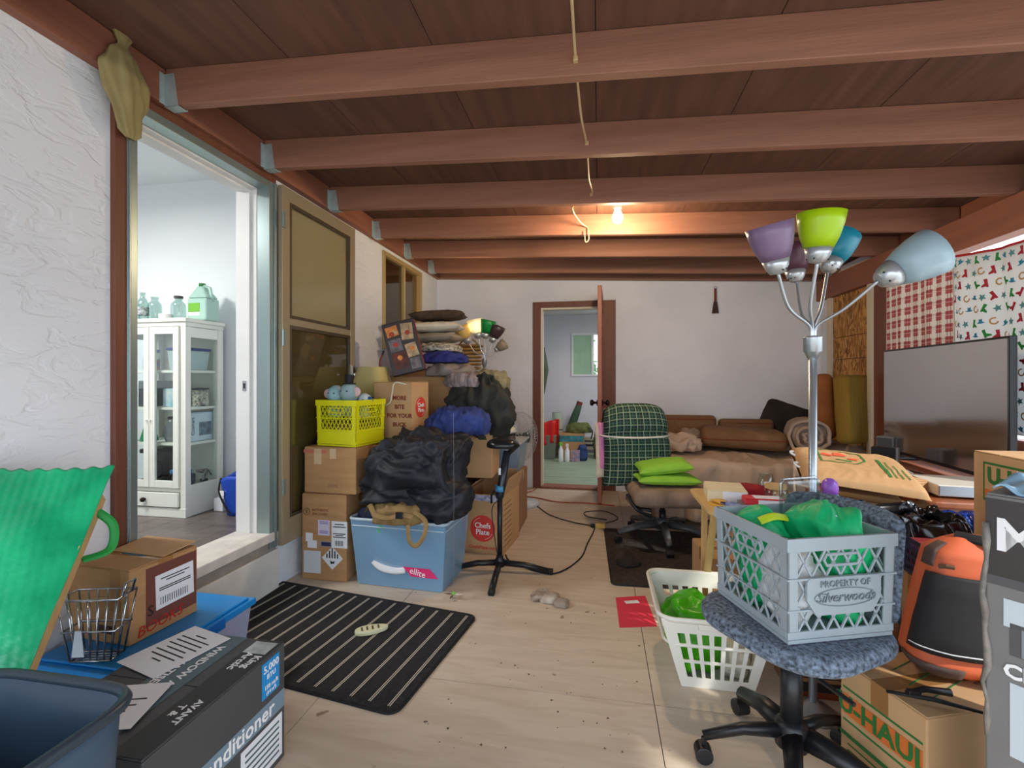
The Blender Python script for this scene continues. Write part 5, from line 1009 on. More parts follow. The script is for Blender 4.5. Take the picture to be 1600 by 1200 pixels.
ccw = bk_.build('plaid_cushion', pm, chr_, smooth=True, loc=(-.17, .16, .36), rot=(-.10, 0, .28))
MB().tube([(.270*math.cos(a)*(1), .01+.150*math.sin(a), .62*.62+.02*math.sin(a*1.0)) for a in [i*2*math.pi/28 for i in range(28)]], .008, 6, closed=True).build('rope', mat('white_rope', S(220, 214, 204), .8), ccw, smooth=True)
MB().cbox((-.0, .15, .33), (.40, .03, .54)).build('back_frame', ex, ccw, bevel=.012)
pillow('pink_lining', mat('pink_fabric', S(206, 130, 178), .9), ccw, (.38, .06, .025), (-.252, .02, .30), (math.pi/2, math.pi/2, 0), 4, .003)
pillow('pale_lining', mat('pale_fabric', S(200, 186, 168), .9, var=.2), ccw, (.44, .08, .03), (-.268, .03, .27), (math.pi/2, math.pi/2, 0), 6, .004)
lime = mat('lime_fleece', S(140, 196, 62), .85, var=.08, scale=8)
z0 = FZ+.415
t = pillow('green_pillow', lime, None, (.44, .26, .075), (cc.x+.02, cc.y-.04, z0+.045), (.0, .0, .12), 1, .003); tag(t, 'lime green pillow lying flat on the plaid chair seat, lower of two', 'pillow', 'lime green pillows')
t = pillow('green_pillow', lime, None, (.38, .24, .085), (cc.x+.0, cc.y-.02, z0+.13), (.12, -.12, .10), 2, .003); tag(t, 'lime green pillow tilted on top of the other on the plaid chair', 'pillow', 'lime green pillows')
# ================================================================== SOFA BED
sheetm = mat('tan_sheet', S(198, 174, 152), .85, var=.1, scale=3); brc = mat('brown_upholstery', S(122, 88, 58), .8, var=.12, scale=14, bump=.1, bscale=120)
bx_0, bx_1, by_0, by_1, bz = .45, 2.08, 4.02, 5.04, .50
bed = thing('sofa_bed', 'brown sofa bed covered with a rumpled tan sheet along the back wall', 'sofa bed', ((bx_0+bx_1)/2, (by_0+by_1)/2, 0)); BW, BD = bx_1-bx_0, by_1-by_0
MB().box(-BW/2+.04, BW/2-.02, -BD/2+.05, BD/2, .08, bz-.04).build('base', brc, bed, bevel=.03)
for sx in (-1, 1):
    for sy in (-1, 1): MB().cyl((sx*(BW/2-.12), sy*(BD/2-.1), 0), (sx*(BW/2-.12), sy*(BD/2-.1), .085), .025, 10).build('leg', ink, bed)
def fn(u, v):                                            # sheet: runs from the back, over the top, down the front
    L = BD+.46; s_ = v*L; x = -BW/2+BW*u; r_ = .05
    f1 = crease(Vector((x, s_*.6, 0)), 3, 2.6)
    if s_ < .46:
        z = .05+s_; y = -BD/2-.0; y -= .03+(.045*math.sin(u*30+2*math.sin(u*7))+.02*math.sin(u*71+s_*6))*(1-s_/.6)+.04*f1; z = min(z, bz)
        if s_ > .40: k = (s_-.40)/.06; y += r_*.4*k*k
    else: y = -BD/2+.02+(s_-.46); z = bz+.014+.05*f1+.03*noise.noise(Vector((x*3, y*3, 2)))
    if u < .02: z = min(z, bz-.02)
    return Vector((x, y, z))
sheet('tan_sheet', sheetm, bed, fn, 140, 90, .004)
# parts of the sofa back
for (x0, x1, h_) in ((.62, 1.14, .27), (1.17, 1.66, .24)):
    t = thing('back_cushion', 'brown sofa back cushion against the wall, %s' % ('left one of two' if x0 < 1 else 'right one of two'), 'cushion', ((x0+x1)/2, 4.94, bz+.055), 0, 'sofa back cushions')
    cushion('pad', brc, t, (x1-x0, .15, h_), (0, 0, h_/2), (-.08, 0, 0), .045); MB().tube([(-(x1-x0)/2+.02, -.07, h_-.035), ((x1-x0)/2-.02, -.07, h_-.035)], .004, 5).build('piping', brnink, t)
c1 = A(1158, 690, 4.25); t = thing('seat_cushion', 'long brown sofa cushion lying across the tan bed', 'cushion', (c1.x+.02, c1.y+.06, bz+.06), -.16); cushion('pad', brc, t, (.70, .42, .17), (0, 0, .09), (0, 0.04, 0), .07)
MB().tube([(x*.74/.76, y, .09) for x, y in rr(.745, .425, .09)], .004, 5, closed=True).build('piping', brnink, t)
c2 = A(1232, 676, 4.62); t = pillow('black_pillow', mat('black_print_pillow', S(44, 38, 36), .8, var=.3, scale=14), None, (.42, .36, .13), (c2.x-.02, c2.y, c2.z+.10), (1.15, .35, -.25), 8, .008); t.scale = (1.15, 1.15, 1.15); tag(t, 'dark brown black pillow with pale prints beside the rolled blanket', 'pillow')
for x, y in ((.12, -.10), (.15, .02), (.10, .08), (.14, -.02)): MB().lathe([(.001, 0), (.018, 0.0), (.018, .002), (.001, .002)], 10, c=(x, y, .045)).build('print_spot', paper, t)
# rolled blanket
c3 = A(1256, 700, 3.95); t = thing('rolled_blanket', 'rolled taupe blanket seen end on beside the lamp pole', 'blanket', (c3.x+.05, c3.y-.02, bz+.04), -.25); bl_ = mat('taupe_blanket', S(172, 150, 134), .9, var=.2, scale=12)
def fn(u, v): a = u*5.5*math.pi; r_ = .025+.135*u; r_ += .016*noise.noise(Vector((math.cos(a)*2.5, math.sin(a)*2.5, u*5))); return Vector((r_*math.cos(a)*1.05, -.02+.36*v+.025*math.sin(a*3)+.02*math.sin(a*1.3), .165+r_*math.sin(a)*.97))
sheet('roll', bl_, t, fn, 110, 8, .022); MB().cyl((0, .03, .165), (0, .33, .165), .14, 24).build('core', bl_, t, smooth=True)
t = heap('crumpled_blanket', mat('cream_taupe', S(188, 166, 148), .9, var=.12, scale=6), None, (A(1056, 700, 4.30).x, A(1056, 700, 4.30).y, bz+.045), (.44, .36, .20), 101, .035, 6, 2.4, .15, 110); tag(t, 'crumpled cream blanket on the bed beside the plaid chair', 'blanket')
t = heap('crumpled_blanket', mat('grey_taupe', S(158, 142, 128), .9, var=.2, scale=8), None, (A(1090, 672, 4.6).x, A(1090, 672, 4.6).y, bz+.045), (.40, .20, .22), 104, .03, 7, 2.4, .15, 90); tag(t, 'grey taupe blanket bunched against the sofa back cushions', 'blanket')
t = heap('folded_sheet', mat('tan_fold', S(170, 148, 128), .9, var=.1, scale=6), None, (A(1320, 690, 4.1).x-.02, A(1320, 690, 4.1).y, bz+.03), (.36, .5, .15), 107, .02, 5, 3, .1, 70); tag(t, 'tan sheet bunched on the bed under the tall cushions', 'blanket')
# tall cushions leaning on the right wall
for (px0, px1, pyt, dd, lab, m, rz, wid) in ((1272, 1306, 584, 4.12, 'tall orange brown sofa cushion leaning in the corner', mat('rust_upholstery', S(152, 92, 46), .8, var=.15, scale=10), 1.1, .13), (1306, 1372, 586, 3.85, 'tall mustard corduroy sofa cushion leaning by the boarded window', mat('mustard_cord', S(140, 112, 38), .85, var=.1, scale=10, bump=.5, bscale=60, stretch=(12, 12, .2)), .55, .40)):
    c_ = A((px0+px1)/2, 650, dd); zt = A(1300, pyt, dd).z; h_ = zt-.56
    t = thing('tall_cushion', lab, 'cushion', (c_.x, c_.y, .66), rz, 'tall cushions'); cushion('pad', m, t, (wid, .14, zt-.66), (0, 0, (zt-.66)/2), (-.06, 0, 0), .05); MB().tube([(-wid/2+.03, -.072, .05), (-wid/2+.03, -.072, zt-.74)], .003, 5).build('seam', m, t)
# ================================================================== TV AND DESK
tl, tr = A(1366, 545, 3.27), A(1595, 525, 2.158); tvc = (tl+tr)/2; dirv = Vector((tl.x-tr.x, tl.y-tr.y, 0)); TVW, TVH = 1.16, .69
DZ = .655
t = thing('television', 'large flat grey television standing on the desk before the curtains', 'television', (1.925, (tl.y+tr.y)/2, DZ+.002), math.pi/2-.085)
M_scr = mat('tv_screen', S(60, 58, 56), .12, spec=1.0, ior=3.4)
def at_(): pass
b = MB(); z0, z1 = .035, .035+TVH
b.box(-TVW/2, TVW/2, -.008, .022, z0, z1); b.build('casing', blackp, t, bevel=.004)
MB().box(-TVW/2+.012, TVW/2-.012, .0225, .0245, z0+.02, z1-.012).build('screen', M_scr, t)
MB().box(-TVW/2+.3, TVW/2-.3, -.045, -.008, z0+.05, z1-.2).build('back_housing', blackm, t, bevel=.01)
for sx in (-1, 1): MB().box(sx*.4-.03, sx*.4+.03, -.09, .09, 0, .012).box(sx*.4-.012, sx*.4+.012, -.012, .012, .012, .04).build('foot', blackp, t, bevel=.003)
wood = mat('cherry_wood', S(150, 84, 48), .35, var=.2, scale=5, stretch=(5, .6, 5)); 
dk = thing('desk', 'cherry brown wooden desk with rounded top under the television', 'desk', (1.72, 3.01, 0)); 
MB().prism(rr(.74, 1.38, .10, 8), DZ-.032, DZ).build('top', wood, dk, bevel=.008)
for sx in (-1, 1):
    for sy in (-1, 1): MB().cbox((sx*.27, sy*.58, (DZ-.034)/2), (.05, .05, DZ-.034)).build('leg', wood, dk, bevel=.004)
MB().cbox((-.29, 0, DZ-.075), (.02, 1.10, .08)).build('apron', wood, dk); MB().cbox((0, -.60, DZ-.075), (.5, .02, .08)).build('apron', wood, dk)
# clutter on the desk
t = thing('desk_speaker', 'small grey desktop speaker at the far end of the desk', 'speaker', (A(1338, 690, 3.55).x+.02, 3.60, DZ+.001), -.9); MB().box(-.05, .05, -.05, .05, 0, .14).build('cabinet', mat('speaker_grey', S(112, 116, 122), .5), t, bevel=.005); MB().box(-.042, .042, -.053, -.051, .01, .13).build('grille', mat('grille_grey', S(74, 78, 84), .8), t)
t = thing('desk_speaker', 'black and grey box standing before the television screen', 'speaker', (A(1395, 700, 2.95).x-.05, A(1395, 700, 2.95).y, DZ+.001), -.6); MB().box(-.06, .06, -.04, .04, 0, .10).build('cabinet', blackp, t, bevel=.005); MB().box(.062, .075, -.04, .04, 0, .10).build('side', mat('speaker_grey2', S(120, 124, 130), .5), t)
def desk_at(px, py, lift=0): p = G(px, py, DZ+lift); return (p.x, p.y, DZ+.001)
t = thing('dvd_player', 'silver and white disc player on the near edge of the desk', 'player', (1.66, 2.50, DZ+.001), -.10); MB().box(-.17, .17, -.13, .13, .008, .058).build('case', mat('player_cream', S(206, 200, 188), .4), t, bevel=.004); MB().box(-.165, .165, -.134, -.131, .012, .054).build('front_panel', mat('player_silver', S(150, 160, 170), .3, .4), t)
for sx in (-1, 1): MB().box(sx*.14-.012, sx*.14+.012, -.1, .1, 0, .008).build('foot', ink, t)
t = carton('white electronics box lying flat on the desk below the television', (1.50, 2.80, DZ+.001), -.3, (.20, .12, .045), paper, name='white_box', tp=False)
t = thing('paper_sheet', 'white paper sheet propped on the paper bag and desk', 'paper', (1.385, 2.95, DZ+.001), .3); sheet('sheet', paper, t, lambda u, v: Vector((-.08+.16*u, .10*v, .004+.085*v+.01*math.sin(u*3))), 8, 8, .001); MB().cbox((.02, .06, .062), (.03, .03, .001), (.7, 0, 0)).build('print_mark', tealg, t)
t = carton('small tan carton on the desk beside the disc player', (1.44, 2.50, DZ+.001), .2, (.09, .09, .06), card2, name='small_carton', tp=False)
t = heap('green_wrapper', mat('green_wrapper', S(96, 140, 50), .4), None, (1.40, 2.66, DZ+.004), (.09, .07, .05), 111, .01, 16, 2.4, .1, 36); tag(t, 'crumpled green wrapper on the desk next to the small carton', 'wrapper')
t = thing('power_strip', 'thin black cord with grey adapter along the desk under the television', 'cord', (1.70, 2.78, DZ+.001)); MB().tube(bez([(-.12, .22, .004), (-.05, .12, .03), (.0, .03, .02), (.06, -.06, .012), (.10, -.10, .012)], 8), .004, 6).build('cord', ink, t, smooth=True); MB().box(.08, .15, -.15, -.10, 0, .035).build('adapter', mat('adapter_grey', S(120, 130, 138), .5), t, bevel=.004)
# ================================================================== CURTAINS
pl_m = plaid('red_white_plaid', S(240, 240, 242), ((0, 9, .08, .72, S(184, 64, 76), .9), (1, 11, .45, .80, S(242, 242, 244), .92), (0, 9, .22, .30, S(120, 30, 44), .6), (0, 9, .48, .56, S(120, 30, 44), .6), (1, 11, .10, .16, S(230, 200, 200), .6), (1, 11, .28, .34, S(110, 26, 40), .5)), 1, .85)
red = mat('red_trim', S(186, 36, 40), .7)
CX_ = XR-.075
t = thing('plaid_towel', 'red and white plaid cloth hanging over the right side opening', 'curtain', (CX_, 3.62, 1.0))
y0, y1 = PX(1490, 500, CX_).y, PX(1383, 500, CX_).y; ztop = PX(1437, 440, CX_).z
def cfn(ya, yb, za, zb, amp, fr, ph=0, sag=0):
    def fn(u, v):
        y = ya+(yb-ya)*u; zt_ = zb-sag*math.sin(u*math.pi)**1.0; return Vector((amp*math.sin(u*fr+ph+v*1.2)*(1.15-v*.6)+amp*.4*math.sin(u*fr*2.3+v*2), y-3.62, za-1.0+(zt_-za)*v))
    return fn
sheet('cloth', pl_m, t, cfn(y1, y0, 1.02, 1.87, .010, 14), 60, 40, .003)
MB().tube([(0, y1-3.62, .87), (0, y0-3.62, .872)], .004, 5).build('hem', red, t)
wm = mat('white_print_cloth', S(226, 228, 228), .8); wn = wm.node_tree; tr_ = wn.nodes.new('ShaderNodeBsdfTranslucent'); tr_.inputs[0].default_value = S(226, 228, 228); mx = wn.nodes.new('ShaderNodeMixShader'); mx.inputs[0].default_value = .3
wn.links.new(wn.nodes['Principled BSDF'].outputs[0], mx.inputs[1]); wn.links.new(tr_.outputs[0], mx.inputs[2]); wn.links.new(mx.outputs[0], wn.nodes['Material Output'].inputs[0])
t = thing('print_curtain', 'white curtain printed with coloured boots stars and horseshoes', 'curtain', (CX_-.012, 3.62, 1.0))
ya, yb = y0+.01, 2.25; cf = cfn(ya, yb, .90, 1.905, .018, 16, 1, .045)
sheet('cloth', wm, t, cf, 90, 50, .002); MB().tube([cf(i/40, 1)+Vector((0, 0, .004)) for i in range(41)], .010, 6, flat=.5).build('hem', red, t, smooth=True)
def shape(kind):
    if kind == 0: return [((.5 if i % 2 else 1)*math.cos(math.pi*i/5+.3), (.42 if i % 2 else 1)*math.sin(math.pi*i/5+.3)) for i in range(10)]
    if kind == 1: return [(-.3, 1), (.35, 1), (.25, .1), (.9, -.35), (.95, -.7), (.1, -.6), (.0, -.8), (-.35, -.8), (-.3, 0)]
    if kind == 2: return [(-1, -.3), (-.4, -.15), (-.35, .5), (0, .35), (.4, .55), (.45, -.1), (1, -.3), (.4, -.5), (-.4, -.5)]
    return None
cols = [mat('print_green', S(36, 140, 66), .8), mat('print_red', S(170, 40, 60), .8), mat('print_blue', S(50, 140, 180), .8), mat('print_teal', S(90, 150, 160), .8), mat('print_tan', S(190, 146, 90), .8)]
prints = [MB() for _ in cols]; random.seed(12)
for i in range(17):
    for j in range(14):
        u = (i+.5+.3*(j % 2)+random.uniform(-.12, .12))/17.5; v = (j+.5+random.uniform(-.12, .12))/14
        k = (i*2+j*3+random.randint(0, 1)) % 5; ro = random.uniform(-.6, .6); s_ = .026 if k != 3 else .023
        def pt(a, b_): 
            aa, bb = a*math.cos(ro)-b_*math.sin(ro), a*math.sin(ro)+b_*math.cos(ro); uu = u+aa*s_/(ya-yb); vv = min(.985, v+bb*s_/1.0); return cf(uu, vv)+Vector((-.003, 0, 0))
        if k == 4:
            n_ = 12; P = [pt(.8*math.cos(-.9+q*5/n_+1.57+.5), .8*math.sin(-.9+q*5/n_+1.57+.5)) for q in range(n_+1)]+[pt(.5*math.cos(-.9+q*5/n_+1.57+.5), .5*math.sin(-.9+q*5/n_+1.57+.5)) for q in range(n_+1)]
            prints[k].add(P, [(q, q+1, n_+2+q, n_+1+q) for q in range(n_)])
        else:
            P = shape({0: 1, 1: 1, 2: 2, 3: 0}[k]); 
            if k == 1: P = [(-a, b_) for a, b_ in P]
            prints[k].add([pt(*q) for q in P], [tuple(range(len(P)))])
for k, b in enumerate(prints): o = b.build('print', cols[k], t); o['kind'] = 'stuff'
# ================================================================== CEILING LIGHT, CABLES
p = PY(965, 322, 3.18); zc = ZR(p.x)+BH; t = thing('ceiling_light', 'bare glowing bulb in a round white holder on the brown ceiling', 'lamp', (p.x, 3.18, zc))
MB().lathe([(.06, 0), (.065, -.012), (.05, -.03), (.028, -.036), (.026, -.07)], 24).build('holder', whitep, t, smooth=True)
MB().lathe([(.018, -.07), (.020, -.085), (.034, -.115), (.036, -.135), (.026, -.158), (.001, -.168)], 22).build('bulb', mat('bulb_lit', (1, 1, 1, 1), .5, emis=(1, .88, .62, 1), estr=14), t, smooth=True)
l = bpy.data.lights.new('bulb_light', 'POINT'); l.energy = 24; l.color = (1, .74, .44); l.shadow_soft_size = .04; lo = bpy.data.objects.new('bulb_light', l); C.objects.link(lo); lo.parent = t; lo.location = (0, 0, -.21)
cab_m = mat('cream_cable', S(206, 180, 134), .5); t = thing('ceiling_cable', 'cream electric cable running across the ceiling beams to the bulb', 'cable', (0, 0, 2.2))
zr = lambda x: ZR(x)-2.2
pts = []
for px, Y in ((893, 1.35), (900, 1.66), (908, 1.95), (917, 2.25), (920, 2.55), (924, 2.87), (895, 3.06), (905, 3.25), (918, 3.46)):
    x = PY(px, 300, Y).x; on = any(abs(Y-b_) < .05 for b_ in beams); pts.append((x, Y, zr(x)+.05 if on else zr(x)+.045+.02*math.sin(Y*9)))
MB().tube(bez(pts, 8), .005, 6).build('cable', cab_m, t, smooth=True); x = pts[-1][0]
MB().tube(bez([(x, 3.46, zr(x)+.05), (x+.01, 3.44, zr(x)-.04), (x-.015, 3.44, zr(x)-.06), (x-.02, 3.45, zr(x)+.02)], 8), .004, 6).build('loop', cab_m, t, smooth=True)
MB().tube(bez([pts[5], (pts[5][0]+.08, 3.0, zr(0)+.12), (p.x, 3.12, zr(p.x)+.142)], 8), .005, 6).build('lead', cab_m, t, smooth=True)
for q in (1, 3, 5): MB().box(pts[q][0]-.008, pts[q][0]+.008, pts[q][1]-.03, pts[q][1]+.03, zr(pts[q][0])+.042, zr(pts[q][0])+.058).build('clip', cab_m, t)
# ================================================================== FLOOR LAMP WITH FIVE SHADES
LD = 1.661; lb = G(1270, 1115); t = thing('arm_floor_lamp', 'silver floor lamp with five coloured cone shades on bent arms', 'floor lamp', (lb.x, lb.y, 0)); o0 = Vector((lb.x, lb.y, 0))
tp = A(1265, 540, LD)-o0; tp.x = 0; tp.y = 0
arms = []
LL = lambda px, py, dd=0: A(px, py, LD+dd)-o0
for (mx_, my_, ex_, ey_, dd, ux, uz, tilt, sz, nm, col) in ((1232, 480, 1216, 428, -.10, -.25, 1, -.15, 1.08, 'shade_violet', S(132, 108, 140)), (1252, 490, 1244, 440, .12, -.06, 1, .1, .92, 'shade_plum', S(96, 56, 74)), (1266, 475, 1277, 411, -.12, .04, 1, -.1, 1.06, 'shade_lime', S(170, 208, 10)), (1283, 480, 1293, 424, .10, .42, 1, .15, 1.02, 'shade_teal', S(10, 134, 160)), (1320, 482, 1372, 439, -.15, .92, .52, -.2, 1.16, 'shade_pale_blue', S(158, 182, 194))):
    e_ = LL(ex_, ey_, dd); m_ = LL(mx_, my_, dd*.5); arms.append((m_, e_, (ux*cs, ux*sn+tilt, uz), sz, shade_m(nm, col)))
arm_lamp(t, (0, 0, .03), tp, arms, None, pole_r=.0135)
MB().lathe([(.075, 0), (.075, .012), (.065, .02), (.03, .03), (.016, .045)], 36).build('base', steel, t, smooth=True)
# ================================================================== GREY CRATE ON OFFICE CHAIR
FLc = Vector((.488, 1.342)); crz = math.radians(19.4); c_, s_ = math.cos(crz), math.sin(crz); GC = (.33, .325, .28)
cc2 = FLc+Vector((c_, s_))*GC[0]/2+Vector((-s_, c_))*GC[1]/2; SZ = .481
gry = mat('grey_crate_plastic', S(158, 168, 174), .4, var=.05, scale=5)
crt = crate('grey dairy crate full of green bags on the office chair seat', (cc2.x, cc2.y, SZ), crz, *GC, gry, diag=6, bw=.0055)
q = MB(); poly = [(-.105, .175), (.105, .175), (.112, .165), (.112, .115), (.085, .075), (-.085, .075), (-.112, .115), (-.112, .165)]; q.M = Matrix(((1, 0, 0, 0), (0, 0, -1, -GC[1]/2-.002), (0, 1, 0, 0), (0, 0, 0, 1))); q.prism(poly, -.006, .004); q.build('name_plate', gry, crt, bevel=.002)
GS_ = (GC[0], GC[1]+.013, GC[2]); emb = mat('embossed_grey', S(120, 130, 136), .5)
ftext(crt, 'front', GS_, 'PROPERTY OF', .024, 0, .158, emb, ext=.0012); ftext(crt, 'front', GS_, 'Silverwoods', .036, 0, .122, emb, ext=.0012, shear=.35)
o, u, v, n = on_face('front', GS_, 0, .122, .0012); MB().tube([o+u*.092*math.cos(a)+v*.024*math.sin(a) for a in [2*math.pi*i/40 for i in range(40)]], .0012, 5, closed=True).build('oval_line', emb, crt)
gbag = mat('emerald_bag', S(16, 178, 110), .5, var=.15, scale=7, spec=.5); R_ = Matrix.Rotation(crz, 3, 'Z')
def incrate(x, y, z): q_ = R_ @ Vector((x, y, 0)); return (cc2.x+q_.x, cc2.y+q_.y, SZ+z)
t = heap('green_bag', gbag, None, incrate(.072, -.03, .012), (.15, .23, .34), 121, .03, 5, 2.6, .16, 120, rz=crz, bottom=.92); tag(t, 'shiny green bag bulging out of the right of the grey crate', 'bag')
text('up', .03, (-.03, -.05, .145), (1, 0, 0), (0, 1, .2), white_print, t)
t = heap('green_bag', gbag, None, incrate(-.078, .06, .012), (.12, .17, .29), 124, .025, 6, 2.6, .10, 90, rz=crz, bottom=.92); tag(t, 'green bag with yellow patch at the back left of the grey crate', 'bag')
MB().tube(bez([(-.04, -.05, .13), (0, -.06, .145), (.05, -.05, .135)], 6), .012, 6, flat=.4).build('yellow_patch', mat('yellow_green', S(180, 200, 30), .5), t)
t = heap('white_bag', mat('white_bag', S(224, 226, 226), .45), None, incrate(-.08, -.07, .012), (.13, .14, .22), 127, .014, 8, 2.6, .1, 60, rz=crz, bottom=.92); tag(t, 'crumpled white bag in the near corner of the grey crate', 'bag')
# clear plastic clamshell standing in the crate
t = thing('clear_container', 'clear plastic container standing at the back of the grey crate', 'container', incrate(.105, .115, .19), crz+.1, rot=None)
b = MB(); b.tube([(x, 0, z+.10) for x, z in rr(.15, .17, .02)], .006, 6, closed=True); b.build('rim', glassy('clear_rim', (.86, .9, .92, 1), .12), t, smooth=True); MB().box(-.072, .072, -.018, .014, .018, .182).build('shell', glassy('clear_plastic', (.86, .9, .92, 1), .08, .08), t, bevel=.01)
# ---- grey office chair
gf = mat('grey_blue_fabric', S(112, 124, 140), .95, var=.75, scale=90, bump=.3, bscale=160)
ch = thing('office_chair', 'grey fabric office chair holding the grey dairy crate', 'office chair', (cc2.x-.02, cc2.y-.01, 0), math.atan2(-.55, -.83)+math.pi/2)
star_base(ch, .25, blackp, 5, 1.614); MB().lathe([(.030, .14), (.030, .33)], 18).build('gas_cover', blackp, ch, smooth=True); MB().lathe([(.016, .33), (.016, .405)], 14).build('gas_lift', chrome, ch, smooth=True)
MB().box(-.12, .12, -.12, .12, .40, .423).build('seat_plate', blackp, ch, bevel=.006)
b = MB(); b.prism(rr(.45, .44, .15, 8), .425, SZ-.004); b.build('seat', gf, ch, smooth=True, bevel=.03, seg=4)
def fn(sg):
    def f(u, v):
        x = (u*2-1)*.185; y_ = (v*2-1); hw = (1-abs(u*2-1)**3.2)**.4 if abs(u*2-1) < 1 else 0
        ed = max(0, 1-abs(u*2-1)**6)**.5*max(0, 1-abs(y_)**6)**.5
        z = .635+y_*.165*(.72+.28*hw); return Vector((x, .23+x*x*-1.2+sg*.032*ed+.03*v, z))
    return f
bk2 = MB(); bk2.grid(fn(-1), 36, 26); bk2.grid(lambda u, v: fn(1)(1-u, v), 36, 26); bk2.build('backrest', gf, ch, smooth=True)
MB().tube(bez([(0, .08, .395), (0, .25, .392), (0, .295, .45), (0, .285, .58)], 8), .018, 8, flat=.5).build('back_stem', blackp, ch, smooth=True)
MB().tube([(.10, -.10, .40), (.25, -.12, .395)], .006, 6).build('lever', blackp, ch)
# ================================================================== LAUNDRY BASKET
wb = mat('white_basket_plastic', S(226, 222, 210), .4)
b0x, b1x, b0y, b1y = .315, .575, 1.90, 2.22; t0x, t1x, t0y, t1y = .235, .64, 1.86, 2.31; bh = .275
bx_c, by_c = (t0x+t1x)/2, (t0y+t1y)/2; t = thing('laundry_basket', 'white plastic laundry basket with slotted sides holding a green bag', 'basket', (bx_c, by_c, 0))
B = [Vector((x-bx_c, y-by_c, .004)) for x, y in ((b0x, b0y), (b1x, b0y), (b1x, b1y), (b0x, b1y))]; T = [Vector((x-bx_c, y-by_c, bh)) for x, y in ((t0x, t0y), (t1x, t0y), (t1x, t1y), (t0x, t1y))]
for i in range(4):
    j = (i+1) % 4; n_ = 7 if i % 2 == 0 else 9; us = [0, .09]
    for k in range(n_): a = .09+.82*k/n_; us += [a+.82/n_*.2, a+.82/n_*.8]
    us += [.91, 1]; us = sorted(set(round(x, 5) for x in us)); vs_ = [0, .14, .36, .40, .60, .64, .80, 1]
    hole = lambda ii, jj: (ii >= 2 and (ii % 2 == 0) and 2 <= ii < len(us)-2 and jj in (1, 3, 5))
    q = MB(); q.patch([B[i], B[j], T[j], T[i]], us, vs_, hole); q.build('slotted_side', wb, t, solid=.004, bevel=0)
MB().box(B[0].x, B[1].x, B[0].y, B[2].y, 0, .005).build('bottom', wb, t)
q = MB(); q.tube([Vector((x, y, bh)) for x, y in rr(t1x-t0x+.015, t1y-t0y+.015, .06)], .013, 8, closed=True, flat=.6); q.build('rim', wb, t, smooth=True)
q = MB(); q.tube([Vector((x, y, bh*.62)) for x, y in rr((t1x-t0x)*.92, (t1y-t0y)*.93, .05)], .006, 6, closed=True); q.build('rib_band', wb, t, smooth=True)
for sy in (-1, 1): MB().box(-.07, .07, sy*(t1y-t0y)/2-.006, sy*(t1y-t0y)/2+.006, bh-.035, bh-.012).build('grip', wb, t, bevel=.004)
t = heap('green_bag', mat('bright_green_bag', S(70, 178, 10), .35, var=.2, scale=7), None, (bx_c-.05, by_c-.0, .012), (.22, .30, .26), 131, .016, 7, 2.6, .12, 90, bottom=.92); tag(t, 'bright lime green bag inside the white laundry basket', 'bag')
t = heap('white_bag', mat('cream_bag', S(214, 210, 196), .6), None, (bx_c+.09, by_c-.06, .012), (.11, .18, .14), 133, .012, 9, 2.6, .1, 50, bottom=.92); tag(t, 'small cream bag in the laundry basket', 'bag')
# ================================================================== TRAY TABLE AND CLUTTER
TZ = .62; tx0, tx1, ty0, ty1 = .46, 1.02, 2.10, 2.56
bam = mat('blond_wood', S(206, 170, 112), .5, var=.12, scale=6, stretch=(6, .7, 1)); tt = thing('tray_table', 'folding blond wood tray table crowded with small items', 'table', ((tx0+tx1)/2, (ty0+ty1)/2, 0), 0); tw, td = tx1-tx0, ty1-ty0
MB().prism(rr(tw, td, .04), TZ-.018, TZ).build('top', bam, tt, bevel=.004)
for sx in (-1, 1):
    MB().bar((sx*.24, .13, .0), (sx*.24, -.15, TZ-.02), .02, .028, (1, 0, 0)).build('leg', bam, tt, bevel=.002); MB().bar((sx*.215, .19, .0), (sx*.215, .17, TZ-.02), .02, .028, (1, 0, 0)).build('leg', bam, tt, bevel=.002)
MB().cyl((-.24, .09, .09), (.24, .09, .09), .008, 8).build('pivot_rod', bam, tt)
def tb(px, py): p = G(px, py, TZ); return (min(max(p.x, tx0+.05), tx1-.05), min(max(p.y, ty0+.05), ty1-.06), TZ+.0008)
t = carton('cream wooden box with white label at the left of the tray table', (.585, 2.36, TZ+.0008), -.12, (.17, .20, .055), mat('cream_box', S(222, 206, 168), .6), name='wooden_box', tp=False); decal(t, 'front', (.17, .20, .055), .03, .028, .1, .05, paper); 
t = thing('sticky_note', 'yellow orange sticky note pad on the left edge of the tray table', 'note pad', (.535, 2.225, TZ+.0008), .4); MB().box(-.04, .04, -.035, .035, 0, .012).build('pad', mat('orange_note', S(224, 170, 66), .7), t); MB().cbox((0, 0, .018), (.07, .06, .001), (.1, .08, .1)).build('loose_note', mat('orange_note', S(224, 170, 66), .7), t)
t = thing('paste_tube', 'small blue and white tube lying on the tray table', 'tube', (.60, 2.18, TZ+.0145), -.3); MB().tube([(-.055, 0, 0), (-.03, 0, 0), (.055, 0, -.006)], [.012, .014, .008], 12, flat=.8).build('tube_body', mat('tube_blue_white', S(210, 216, 226), .4, var=.5, scale=16, col2=S(50, 70, 150)), t, smooth=True); MB().cyl((-.075, 0, 0), (-.055, 0, 0), .009, 10).build('cap', mat('tube_cap', S(40, 50, 100), .4), t)
t = carton('grey flat case under the red and white card box', (.70, 2.19, TZ+.0008), -.05, (.19, .11, .022), mat('case_grey', S(112, 106, 104), .5), name='flat_case', cat='case', tp=False)
